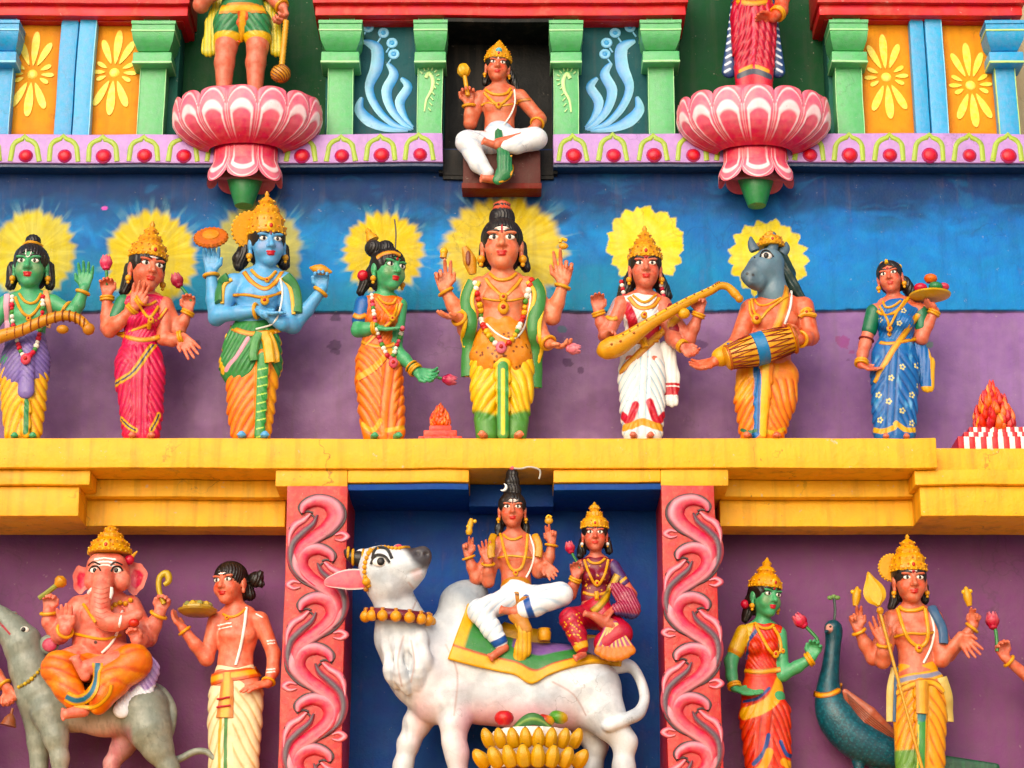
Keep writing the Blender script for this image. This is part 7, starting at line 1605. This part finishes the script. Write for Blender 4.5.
dh = cloth_legs(f, 'dhoti', '#df7224', [[(285, 466, 2, 64), (250, 474, 18, 48), (170, 484, 74, 50), (196, 540, 84, 40), (214, 568, 86, 34)], [(330, 468, 14, 48), (382, 466, 66, 52), (320, 520, 92, 48), (290, 560, 94, 40), (282, 590, 90, 26)]], [(36, 2.6, -.5, 280, .2, 430, 620, 100, 440)], '#b83a18', .6)
f.tint(dh, lambda u, v, V: sstep(.5, .75, vnoise(u/30, v/20, 8, 3))*.4, '#eaa43c')
f.band('dhoti_border', [(280, 468), (276, 520), (258, 560), (220, 575), (190, 562)], 30, '#2f6a86', '#d8a02c', thick=4); f.band('dhoti_border', [(214, 590), (270, 594), (310, 560), (318, 530)], 14, '#d8a02c', '#b8701a')
sd = Sdf(f.h); sd.chain([P(400, 440, 20), P(420, 490, 24), P(396, 560, 40), P(350, 600, 56)], [R(24), R(36), R(40), R(26)], R(8), .55); f.folds(sd, [(16, 3, .7, 340, 0, 430, 620, 320, 470)]); sc_ = f.grow_part('shawl', sd, base='#a98fc0'); f.fold_paint(sc_, sd.terms, '#7a5e98', .6)
f.tint(sc_, lambda u, v, V: sstep(548, 556, v+.12*(u-400)+8*np.sin(u/7)), '#dfe4ee')
sd = Sdf(f.h); sd.chain([P(226, 296, 0), P(212, 330, -6), P(214, 380, -10)], [R(24), R(24), R(18)], R(6), .6); f.grow_part('shawl', sd, base='#b094b8')
f.hc, f.hM, f.hH, f.wide = P(314, 194, 14), np.array([[1, 0, 0], [0, -1, 0], [0, 0, 1]], float), R(128), 1.
f.crown([(.47, 0), (.5, .05), (.47, .13), (.41, .19), (.42, .26), (.36, .33), (.28, .38), (.29, .45), (.22, .5), (.14, .54), (.15, .6), (.09, .66), (.02, .7)], base=.28, bk=.06, nfl=16)
m = MB(); q = f.hp(.46, .1, .16); m.ball(q, R(15), '#c8384a'); m.tube([q, q+Vector((R(22), 0, R(26)))], [R(9), R(2)], GD, 8); m.build('crown_side', None, f.root)
f.cord('necklace', [(240, 300), (262, 330), (276, 350)], 5, GD); f.cord('necklace', [(318, 312), (340, 296), (358, 300), (374, 290)], 8, GD, beads=1.8); f.cord('belly_chain', [(216, 384), (250, 392), (300, 400), (344, 388)], 4.5, GD); f.cord('sacred_thread', [(350, 320), (338, 372), (318, 412), (292, 438)], 4, '#f4f0e8')
for a, b in (((142, 350, 8), (140, 318, 18)), ((178, 384, 40), (188, 372, 58)), ((440, 360, 10), (458, 322, 22))): f.ring('bangle', a, b, .8, 23, 5)
f.finish()
m = MB(); m.tube(spline([P(112, 282, 40), P(140, 262, 44), P(168, 240, 46)], 4), R(8), '#8a8a3c', 8); m.lathe(P(174, 234, 46), [(R(8), -R(18)), (R(18), -R(6)), (R(19), R(6)), (R(8), R(16))], '#c8862c', (.7, 0, .7), 14); held(m.build('goad'), 'short goad with brown knob in the elephant headed rider\'s left raised hand', 'goad')
m = MB(); m.tube(spline([P(470, 298, 40), P(456, 258, 42), P(458, 222, 42), P(478, 210, 42), P(484, 232, 44), P(470, 244, 46)], 5), [R(r) for r in np.interp(np.linspace(0, 1, 26), [0, .4, .7, 1], [7, 9, 11, 6])], '#b89a30', 10); held(m.build('noose'), 'curled gold green noose in the elephant headed rider\'s right raised hand', 'noose')
m = MB(); m.ball(P(384, 352, 112), (R(16), R(14), R(12)), '#c83a30'); held(m.build('sweet'), 'round red sweet at the tip of the elephant headed rider\'s trunk', 'sweet')

# --- O: attendant with the plate
f = Fig('statue', 'bare chested attendant statue in cream dhoti with black bun and hand on hip', 'statue', (0, 500, 2.867), YLOW, (675, 865), LROW)
f.head(660, 232, 12, 116, -24, 2, 0); f.torso((676, 305, 2, 20), (624, 345, 0), (742, 342, 0), (674, 470, 0), (676, 515, 0), 56, 48, 62, pec=1)
f.limb([(620, 346, 0, 25), (592, 455, 10, 21), (560, 415, 28, 18), (524, 368, 40, 14)]); f.hand((526, 368, 40), (482, 322, 46), (.2, -.3, 1), 1, 5.8, .25)
f.limb([(746, 344, 0, 25), (784, 440, -2, 20), (782, 490, 12, 18), (768, 526, 30, 14)]); f.hand((768, 526, 30), (688, 540, 56), (0, .5, -1), -1, 5.8, .15)
f.limb([(645, 520, 0, 40), (640, 840, 0, 22)]); f.limb([(705, 520, 0, 40), (710, 840, 0, 22)]); foot(f, 640, 866, 4); foot(f, 712, 866, 4)
p = f.make_body('#d6735c')
dh = skirt(f, 'dhoti', '#e6d6ae', [(674, 500, 60, 0), (676, 560, 72, 0), (672, 640, 74, 0), (668, 760, 66, 0), (668, 850, 56, 0)], [[(638, 560, 6, 40), (634, 840, 8, 30)], [(716, 560, 6, 40), (706, 840, 8, 30)]], [(44, 3.4, .9, 660, .3, 540, 840, 672, 770), (44, 3.4, .9, 690, .3, 560, 840, 580, 655)], '#c89a58', .7)
f.stroke(dh, [(652, 560), (646, 700), (648, 840)], 12, '#3f7a3c', .2); f.stroke(dh, [(636, 600), (628, 700), (632, 840)], 9, '#d8a030', .3)
f.band('belt', [(608, 516), (640, 506), (690, 500), (738, 492)], 34, '#dca024', '#c8501c', thick=4); f.band('sash_knot', [(652, 496), (650, 560), (644, 624)], 46, '#dca024', '#b8701a', thick=6, wtab=(.7, 1.1)); f.cord('sash_stripe', [(626, 572), (660, 566)], 3, '#b02030', lift=9); f.cord('sash_stripe', [(624, 596), (662, 590)], 3, '#b02030', lift=9)
f.hair([[(700, 250, -14, 24), (716, 272, -14, 18)]], line=.16, bun=(((.5, -.35, .08), .19), ((.62, -.35, .2), .09), ((.64, -.35, -.04), .09))); f.face(mark=[('ash', '#f4efe8')])
for q in ([(624, 360), (640, 356), (662, 352)], [(628, 370), (644, 366), (664, 362)]): f.stroke(p, q, 4, '#f4efe8', .2)
for q in ([(766, 404), (788, 402)], [(768, 412), (788, 410)], [(764, 486), (788, 484)], [(764, 494), (788, 492)], [(734, 326), (752, 336)]): f.stroke(p, q, 4, '#f4efe8', .2)
f.cord('sacred_thread', [(706, 310), (700, 370), (690, 420), (676, 474)], 4.5, '#f4f0e8'); f.cord('necklace', [(640, 328), (660, 336), (684, 330), (706, 312)], 4, pend=[(652, 338, 7, GD)]); f.ring('bangle', (560, 415, 28), (524, 368, 40), .85, 18, 4.5); f.ring('bangle', (782, 490, 12), (768, 526, 30), .85, 18, 4)
f.finish()
m = MB(); c = f.P(566, 322, 44); m.lathe(c, [(f.R(8), -f.R(9)), (f.R(40), -f.R(8)), (f.R(56), f.R(2)), (f.R(58), f.R(8)), (f.R(54), f.R(8)), (f.R(36), f.R(2)), (f.R(4), f.R(1))], '#a8863c', (0, 0, 1), 40); held(m.build('plate'), 'flat brass plate held out by the attendant in the cream dhoti', 'plate')
m = MB(); m.lathe(c, [(f.R(46), f.R(3)), (f.R(44), f.R(16)), (f.R(30), f.R(28)), (f.R(10), f.R(34))], '#b89a4c', (0, 0, 1), 24, flute=.08, nfl=9)
for k in range(10): m.ball(c+Vector((math.cos(k*.63)*f.R(34), math.sin(k*.63)*f.R(34), f.R(20))), f.R(10), '#c8a444' if k % 2 else '#8a8a4c', None, 8, 6)
held(m.build('offering_heap'), 'low golden heap of offerings on the attendant\'s brass plate', 'offering')

# --- S: green woman in the red sari
f = Fig('statue', 'green skinned woman statue in red sari with yellow sleeve beside the right post', 'statue', (700, 510, 2.975), YLOW, (195, 870), LROW)
f.head(194, 252, 12, 114, 28, 0, 2); f.torso((186, 335, 2, 19), (136, 362, 0), (236, 362, 0), (184, 475, 0), (186, 545, 0), 48, 42, 60, bust=1)
f.limb([(130, 366, 0, 22), (92, 450, 4, 20), (94, 495, 14, 17), (104, 530, 26, 14)]); f.hand((104, 530, 26), (184, 556, 56), (.2, -.5, .8), 1, 5.6, .15)
f.limb([(238, 372, 0, 21), (246, 490, 6, 20), (290, 466, 14, 18), (332, 440, 24, 14)]); f.hand((330, 440, 24), (358, 374, 32), (-.3, -1, 0), -1, 5.6, .7)
f.limb([(165, 560, 0, 34), (180, 850, 0, 20)]); f.limb([(220, 560, 0, 34), (226, 850, 0, 20)]); foot(f, 180, 870, 4); foot(f, 228, 870, 4)
f.make_body(GREENSK)
T = [(34, 4, 1.0, 190, .3, 580, 860, 210, 300), (30, 4, 99, 200, 8, 560, 860, 150, 215), (34, 4, .9, 220, .2, 580, 860, 110, 160)]
sari = skirt(f, 'sari_skirt', '#cf3a22', [(184, 470, 46, 0), (186, 540, 62, 0), (190, 620, 72, 0), (200, 720, 68, 0), (206, 850, 58, 0)], [[(160, 600, 6, 38), (176, 846, 8, 30)], [(232, 600, 6, 38), (236, 846, 8, 30)]], T, '#94201a', .75)
f.stroke(sari, [(132, 606), (180, 590), (220, 560), (240, 510)], 40, '#d8a02c', .15); f.stroke(sari, [(130, 570), (172, 560), (206, 530)], 10, '#2f4a86', .2)
for q in ([(160, 755), (190, 720), (204, 670)], [(240, 690), (256, 725), (278, 735)]): f.stroke(sari, q, 14, '#2f4a86', .2)
for q in ([(160, 790), (190, 760), (206, 720)], [(250, 750), (270, 760), (284, 752)]): f.stroke(sari, q, 26, '#d8982c', .2)
sd = Sdf(f.h); f.torso(None, (142, 362, 0), (230, 364, 0), (184, 476, 0), (184, 498, 0), 48, 42, 48, bust=1, sd=sd, grow=3.5, rsh=19); f.folds(sd, [(16, 2.2, .9, 140, 0, 360, 490, 120, 270)])
bl = f.grow_part('sari_drape', sd, base='#cc3822'); f.fold_paint(bl, sd.terms, '#94201a', .5); f.tint(bl, lambda u, v, V: sstep(154, 148, u+.25*(v-370))*(v < 410), '#d8b04a')
f.stroke(bl, [(170, 355), (146, 390), (138, 440)], 13, '#2f4a86', .2)
sd = Sdf(f.h); sd.chain([f.P(130, 366, 0), f.P(106, 420, 3)], [f.R(26), f.R(25)], f.R(4)); sl = f.grow_part('sleeve', sd, base='#d6aa3c'); f.stroke(sl, [(84, 410), (124, 432)], 14, '#c8861c', .2)
f.hair([[(150, 270, -14, 18), (140, 310, -16, 15), (134, 326, -16, 11)]], line=.16); f.face(mark=[('dot', '#a01c28')]); f.crown([(.39, 0), (.42, .06), (.39, .16), (.34, .26), (.26, .34), (.2, .38), (.22, .44), (.18, .52), (.1, .56), (.12, .64), (.06, .7), (.02, .78)], base=.22)
m = MB(); m.ball(f.P(134, 280, -2), f.R(14), '#c8384a'); m.build('hair_flower', None, f.root)
f.band('belt', [(134, 478), (180, 482), (240, 474)], 16, GD, '#b06a18'); f.cord('necklace', [(164, 338), (184, 352), (206, 352), (218, 344)], 5); f.cord('necklace', [(166, 344), (196, 400), (216, 426), (240, 420), (236, 380), (218, 350)], 5, pend=[(222, 426, 11, GD), (246, 420, 7, GD)])
f.ring('bangle', (94, 495, 14), (104, 530, 26), .8, 18, 4.5, double=1); f.ring('bangle', (290, 466, 14), (332, 440, 24), .85, 19, 5, double=1); f.earrings(); f.finish()
held(f.flower(300, 332, 36, 24, (282, 312, 36), '#c03448', [(318, 350, 36), (346, 380, 40), (352, 398, 40)], 'lotus_bud', False), 'red bud on a green stem raised by the green red-sari woman', 'flower')

# --- T: peacock
f = Fig('statue', 'teal peacock statue with gold collar standing behind the spear bearer', 'statue', (700, 510, 2.975), -.02, (470, 860), None)
B, P, R = f.body, f.P, f.R
B.chain(spline([P(398, 360, 14), P(396, 400, 10), P(388, 470, 8), P(382, 540, 10), P(398, 600, 12), P(440, 660, 10), P(510, 705, 4), P(580, 730, 0)], 5), [R(r) for r in np.interp(np.linspace(0, 1, 36), [0, .12, .3, .45, .6, .8, 1], [23, 17, 22, 33, 53, 57, 44])], R(14))
B.ell(P(396, 350, 16), (R(26), R(28), R(24)), None, R(8)); B.chain([P(384, 356, 34), P(372, 364, 50)], [R(9), R(3)], R(4))
B.chain([P(470, 740, 6), P(476, 800, 6), P(478, 862, 6)], [R(20), R(11), R(9)], R(6)); B.chain([P(520, 750, -4), P(524, 800, -4), P(524, 862, -4)], [R(20), R(11), R(9)], R(6))
p = f.make_body('#0f4652', 'body', blush=False); f.tint(p, lambda u, v, V: sstep(.45, .7, vnoise(u/9, v/9, 3, 3))*.5, '#196272'); f.tint(p, lambda u, v, V: sstep(600, 700, v)*.4, '#173f52')
f.tint(p, lambda u, v, V: sstep(.35, .9, np.sin(u/3.2+np.floor(v/9)*1.57)*np.sin(v*PI/9)**2)*.55*sstep(545, 560, v), '#2a7280'); f.tint(p, lambda u, v, V: sstep(.5, .65, vnoise(u/5, v/16, 6, 3))*.4*(v < 550), '#0a2f40'); rs = np.random.RandomState(5); f.spots(p, [(rs.uniform(360, 460), rs.uniform(560, 690)) for _ in range(110)], 3, '#1f6472'); f.tint(p, lambda u, v, V: 0*u, '#dca898'); f.blob(p, (382, 352, 36), 15, '#d89a88', .95, .3)
m = MB(); q = f.on(388, 347, 0); m.ball(q, (R(4), R(2.4), R(4)), '#15100e'); m.build('eye', None, f.root)
m = MB(); m.tube(spline([P(398, 338, 14), P(402, 300, 12), P(398, 258, 12)], 4), R(4.2), '#33453c', 6)
for k in (-1, 0, 1): m.ball(P(398+k*11, 258+abs(k)*3, 12), (R(9), R(5), R(7)), '#6a8a4c')
m.build('crest', None, f.root); f.band('collar', [(340, 546), (360, 552), (390, 548), (416, 534), (428, 516)], 17, GD, '#a86418', thick=4)
for j in range(5):
    sd = None
sd = Sdf(f.h)
for k in range(8):
    t = k/7; sd.chain([P(432+10*t, 540+46*t, 50-18*t), P(490-10*t+20*(1-t), 600+44*t, 52-16*t), P(590-40*t, 672+10*t, 36-12*t)], [R(9), R(14), R(6)], R(3), .6)
wg = f.grow_part('wing', sd, base='#a8604c')
for k in range(7): f.stroke(wg, [(437+10*k/7, 546+46*k/7), (500-10*k/7, 606+44*k/7), (585-40*k/7, 676+10*k/7)], 4, '#6a3a30', .4)
sd = Sdf(f.h)
for k in range(7):
    t = k/6; sd.chain([P(540, 720+t*30, 0), P(700, 745+t*46, -6), P(880, 765+t*70, -10)], [R(22), R(20), R(12)], R(4), .5)
tl = f.grow_part('tail', sd, base='#1f4a34'); f.tint(tl, lambda u, v, V: sstep(.5, .7, vnoise(u/8, v/20, 5, 3))*.5, '#2f6a44'); f.finish()

# --- U: spear bearer
f = Fig('statue', 'four armed spear bearer statue with tall gold crown and orange yellow dhoti', 'statue', (700, 510, 2.975), -.20, (650, 870), LROW)
f.head(624, 205, 14, 126, 4, 2, -1); f.torso((630, 284, 2, 22), (574, 322, 0), (692, 320, 0), (644, 445, 0), (648, 495, 0), 60, 50, 64, pec=1)
f.limb([(570, 322, -4, 26), (516, 440, -2, 22), (492, 400, 6, 20), (470, 356, 18, 14)]); f.hand((470, 354, 18), (456, 282, 24), None, 1, 6, .2, fold=(0, .1, .9, .9))
f.limb([(572, 326, 4, 26), (544, 450, 18, 22), (546, 425, 34, 20), (548, 398, 46, 15)]); f.hand((548, 396, 46), (520, 312, 54), None, 1, 6, .12)
f.limb([(696, 320, -4, 26), (738, 430, 0, 22), (778, 388, 10, 19), (814, 344, 22, 14)]); f.hand((812, 344, 22), (822, 286, 28), None, -1, 5.8, .3, fold=(0, .2, .9, .9))
f.limb([(694, 326, 4, 26), (720, 446, 16, 22), (750, 410, 30, 18), (776, 374, 42, 14)]); f.hand((774, 374, 42), (830, 438, 52), (-.4, -1, .1), 1, 5.8, .12)
f.limb([(620, 520, 0, 42), (620, 850, 0, 24)]); f.limb([(690, 520, 0, 42), (690, 850, 0, 24)]); foot(f, 618, 870, 4); foot(f, 692, 870, 4)
p = f.make_body('#c0664e')
T = [(42, 4.4, .9, 650, .3, 540, 770, 580, 640), (42, 4.4, .9, 664, .3, 540, 770, 676, 760)]
dh = skirt(f, 'dhoti', '#df9a2c', [(648, 480, 62, 0), (652, 540, 74, 0), (654, 620, 76, 0), (654, 740, 68, 0), (656, 850, 56, 0)], [[(618, 540, 6, 42), (618, 846, 8, 34)], [(692, 540, 6, 42), (690, 846, 8, 34)]], T, '#c05a1c', .8,
     extra=lambda sd: sd.chain([f.P(658, 520, 46), f.P(656, 700, 50), f.P(654, 850, 46)], [f.R(22), f.R(18), f.R(16)], f.R(3), .5))
f.tint(dh, lambda u, v, V: sstep(712, 724, v)*(u < 640)*.9, '#3f8a42'); f.stroke(dh, [(660, 590), (656, 850)], 26, '#3f8a42', .15); f.stroke(dh, [(650, 640), (646, 850)], 5, '#d8c040', .3)
f.band('sash_knot', [(658, 510), (660, 560), (660, 606)], 34, '#d89a2c', '#b87a1c', thick=6); f.stroke(dh, [(660, 600), (660, 616)], 30, '#2f6a72', .2)
f.band('belt', [(580, 516), (620, 502), (680, 494), (712, 486)], 30, '#7c7c92', '#d8a02c', thick=4); f.band('waist_fold', [(584, 546), (630, 520), (690, 512), (724, 540)], 22, '#e0a838', '#b06a20', thick=4)
for P_ in ([(580, 470), (574, 540), (572, 630)], [(716, 500), (734, 560), (738, 630)]): f.cord('scarf', P_, 18, '#c8b06a', flat=.4, lift=2); f.cord('scarf_border', [(u+10, v) for u, v in P_], 5, '#3c5a7a', flat=.5, lift=5)
f.hair([[(582, 230, -14, 16), (578, 270, -16, 15), (568, 290, -14, 11)], [(664, 230, -14, 16), (668, 268, -16, 14)]], line=.15); f.face(mark=[('ash', '#f4efe8'), ('dot', '#a01c28')]); f.crown([(r*.98, h) for r, h in KIRITA], base=.22, halo=(-.34, .3))
f.cord('necklace', [(594, 290), (610, 300), (640, 300), (664, 292)], 6); f.cord('necklace', [(588, 296), (612, 370), (640, 402), (662, 404), (678, 370), (668, 296)], 6, pend=[(650, 412, 12, GD)]); f.band('chest_band', [(576, 378), (620, 366), (660, 368), (698, 364)], 10, GD, '#b06a18'); f.cord('sacred_thread', [(684, 300), (696, 350), (690, 400), (664, 456)], 3.6, '#f0ece4')
f.cord('shoulder_scarf', [(690, 296), (716, 350), (722, 400)], 15, '#3c5a7a', flat=.5); f.cord('scarf_border', [(700, 300), (726, 350), (732, 396)], 5, '#c8b04a', flat=.5)
for a, b in (((492, 400, 6), (470, 356, 18)), ((546, 425, 34), (548, 398, 46)), ((778, 388, 10), (814, 344, 22))): f.ring('bangle', a, b, .85, 20, 5)
f.earrings(r=.06); f.finish()
m = MB(); A = f.P(530, 290, 74); Bq = f.P(686, 860, 84); m.tube([f.P(536, 306, 74), A.lerp(Bq, .5), Bq], f.R(5), '#c8963c', 10)
pts = [(0, 84), (16, 60), (34, 34), (40, 12), (32, -10), (12, -24), (6, -30), (-6, -30), (-12, -24), (-32, -10), (-40, 12), (-34, 34), (-16, 60)]; c = f.P(521, 252, 74); th = -.25
V = []; F = []; n = len(pts)
sp_ = spline([(a, b, 0) for a, b in pts], 3, True); n = len(sp_)
for yy, k in ((-7, .55), (0, 1), (7, .55)):
    for q in sp_: a, b = q.x*.86*k, (q.y-8)*.98*(.8+.2*k); V.append(c+Vector((f.R(a*math.cos(th)+b*math.sin(th)*-1*-1), f.R(yy), f.R(b*math.cos(th)-a*math.sin(th)))) if False else c+Vector((f.R(a*math.cos(th)+b*math.sin(th)), f.R(yy), f.R(b*math.cos(th)-a*math.sin(th)))))
F.append(tuple(range(n)));
for l in (0, 1):
    for k in range(n): F.append((l*n+k, l*n+(k+1) % n, (l+1)*n+(k+1) % n, (l+1)*n+k))
F.append(tuple(2*n+k for k in range(n-1, -1, -1))); m.add(V, F, '#d8a62c'); m.lathe(f.P(536, 300, 74), [(f.R(7), -f.R(10)), (f.R(12), 0), (f.R(8), f.R(10))], '#c8861c', (-.25, 0, 1), 12)
held(m.build('spear'), 'long golden spear with leaf shaped head held by the spear bearer', 'spear')
for (u, v, lab) in ((464, 250, 'small gold emblem on the spear bearer\'s left raised fingers'), (794, 250, 'small gold flame shaped emblem on the spear bearer\'s right raised fingers')):
    m = MB(); e = -1 if u < 600 else 1; m.tube(spline([f.P(u+(8 if e > 0 else -2), v+36, 34), f.P(u+2, v+8, 34), f.P(u-4*e, v-22, 34)], 4), [f.R(r) for r in (8, 9, 11, 13, 14, 13, 10, 7, 3)], '#cf982e', 10); m.ball(f.P(u+10, v-8, 34), f.R(7), GD2); m.ball(f.P(u-10, v-6, 34), f.R(7), GD2); held(m.build('emblem'), lab, 'emblem')

# --- V and W: the neighbours just outside the picture, of whom only a forearm shows
def neighbour(label, zoom, cx, skin, cloth, side):
    f = Fig('statue', label, 'statue', zoom, -.14, (cx, 870), None); s = side
    f.head(cx, 210, 12, 116, 0, 2); f.torso((cx, 300, 2, 20), (cx-56, 335, 0), (cx+56, 335, 0), (cx, 460, 0), (cx, 510, 0), 52, 44, 62, bust=.9)
    return f
f = neighbour('statue beyond the right edge reaching in with a red bud', (700, 510, 2.975), 1070, SK, '#c83a2c', -1)
f.limb([(1014, 338, 0, 22), (990, 470, 8, 20), (984, 504, 14, 19), (908, 440, 30, 14)]); f.hand((908, 440, 30), (878, 372, 38), (.3, -1, 0), 1, 5.8, .75)
f.limb([(1126, 338, 0, 22), (1150, 440, 4, 20), (1140, 520, 20, 14)]); f.hand((1140, 520, 20), (1130, 590, 26), None, -1, 5.6, .3); f.make_body('#c86c56'); skirt(f, 'sari_skirt', '#3a8a52', [(1070, 440, 46, 0), (1070, 520, 64, 0), (1070, 640, 72, 0), (1070, 850, 58, 0)], (), [(40, 3, .9, 1070, .3, 520, 860, 980, 1160)], '#1f5a34', .6)
sd = Sdf(f.h); f.torso(None, (1020, 335, 0), (1120, 335, 0), (1070, 460, 0), (1070, 480, 0), 52, 44, 50, bust=.9, sd=sd, grow=3.5, rsh=20); f.grow_part('blouse', sd, base='#c8a03c'); f.hair(line=.16); f.face(); f.crown(KARANDA, base=.22); f.ring('bangle', (984, 504, 14), (908, 440, 30), .85, 19, 5); f.finish()
held(f.flower(870, 332, 44, 25, (866, 300, 44), '#b42c40', [(880, 362, 44), (884, 404, 44), (884, 420, 44)], 'lotus_bud', False), 'red bud on a short stem raised by the hand at the right edge', 'flower')
f = neighbour('statue beyond the left edge reaching in with a brown bell', (0, 500, 2.867), -130, SK, '#c83a2c', 1)
f.limb([(-74, 338, 0, 22), (-50, 440, 10, 20), (-10, 500, 20, 17), (22, 542, 26, 14)]); f.hand((22, 540, 26), (44, 610, 30), (-.3, -1, 0), -1, 5.6, .7)
f.limb([(-186, 338, 0, 22), (-210, 440, 4, 20), (-200, 520, 20, 14)]); f.hand((-200, 520, 20), (-190, 590, 26), None, 1, 5.6, .3); f.make_body(SK); skirt(f, 'dhoti', '#d8a83c', [(-130, 450, 50, 0), (-130, 520, 64, 0), (-130, 640, 70, 0), (-130, 850, 58, 0)], (), [(40, 3, .9, -130, .3, 520, 860, -230, -30)], '#b06a1c', .6); f.hair(line=.16); f.face(); f.crown(KARANDA, base=.22); f.ring('bangle', (-10, 500, 20), (22, 542, 26), .7, 18, 5); f.finish()
m = MB(); c = f.P(30, 622, 44); m.lathe(c, [(f.R(24), -f.R(26)), (f.R(21), -f.R(18)), (f.R(16), -f.R(4)), (f.R(9), f.R(6)), (f.R(4), f.R(10)), (f.R(4), f.R(26))], '#8a5034', (.2, 0, 1), 18); held(m.build('bell'), 'small brown bell in the hand at the left edge below the rat', 'bell')
# ------------------------------------------------------------------ light and camera
w = bpy.data.worlds.new('World'); sc.world = w; w.use_nodes = True; nt = w.node_tree
sky = nt.nodes.new('ShaderNodeTexSky'); sky.sky_type = 'NISHITA'; sky.sun_disc = False
SUN_EL, SUN_AZ = math.radians(26), math.radians(-18)      # azimuth measured from straight out of the facade, to the left
sky.sun_elevation = SUN_EL; sky.sun_rotation = PI-SUN_AZ*-1 if False else PI+SUN_AZ*-1
sky.air_density = 1.; sky.dust_density = 4.; sky.ozone_density = .6
nt.links.new(sky.outputs[0], nt.nodes['Background'].inputs['Color']); nt.nodes['Background'].inputs['Strength'].default_value = .15
sd = bpy.data.lights.new('sun', 'SUN'); sd.energy = 1.3; sd.angle = math.radians(65); sd.color = (1, .96, .9)
so = bpy.data.objects.new('sun', sd); COL.objects.link(so)
dirv = Vector((math.sin(SUN_AZ)*math.cos(SUN_EL), -math.cos(SUN_AZ)*math.cos(SUN_EL), math.sin(SUN_EL)))
so.rotation_euler = dirv.to_track_quat('Z', 'Y').to_euler()
cd = bpy.data.cameras.new('camera'); co = bpy.data.objects.new('camera', cd); COL.objects.link(co)
co.location = CAM; co.rotation_euler = (PI/2+PITCH, 0, 0); cd.sensor_width = 36; cd.lens = 36*FPX/1024; cd.clip_end = 2000
sc.camera = co
vs = sc.view_settings; vs.view_transform = 'Standard'; vs.look = 'None'; vs.gamma = 1; vs.use_curve_mapping = False; vs.exposure = .22
sc.cycles.max_bounces = 5; sc.cycles.diffuse_bounces = 3; sc.cycles.glossy_bounces = 2; sc.cycles.transmission_bounces = 1
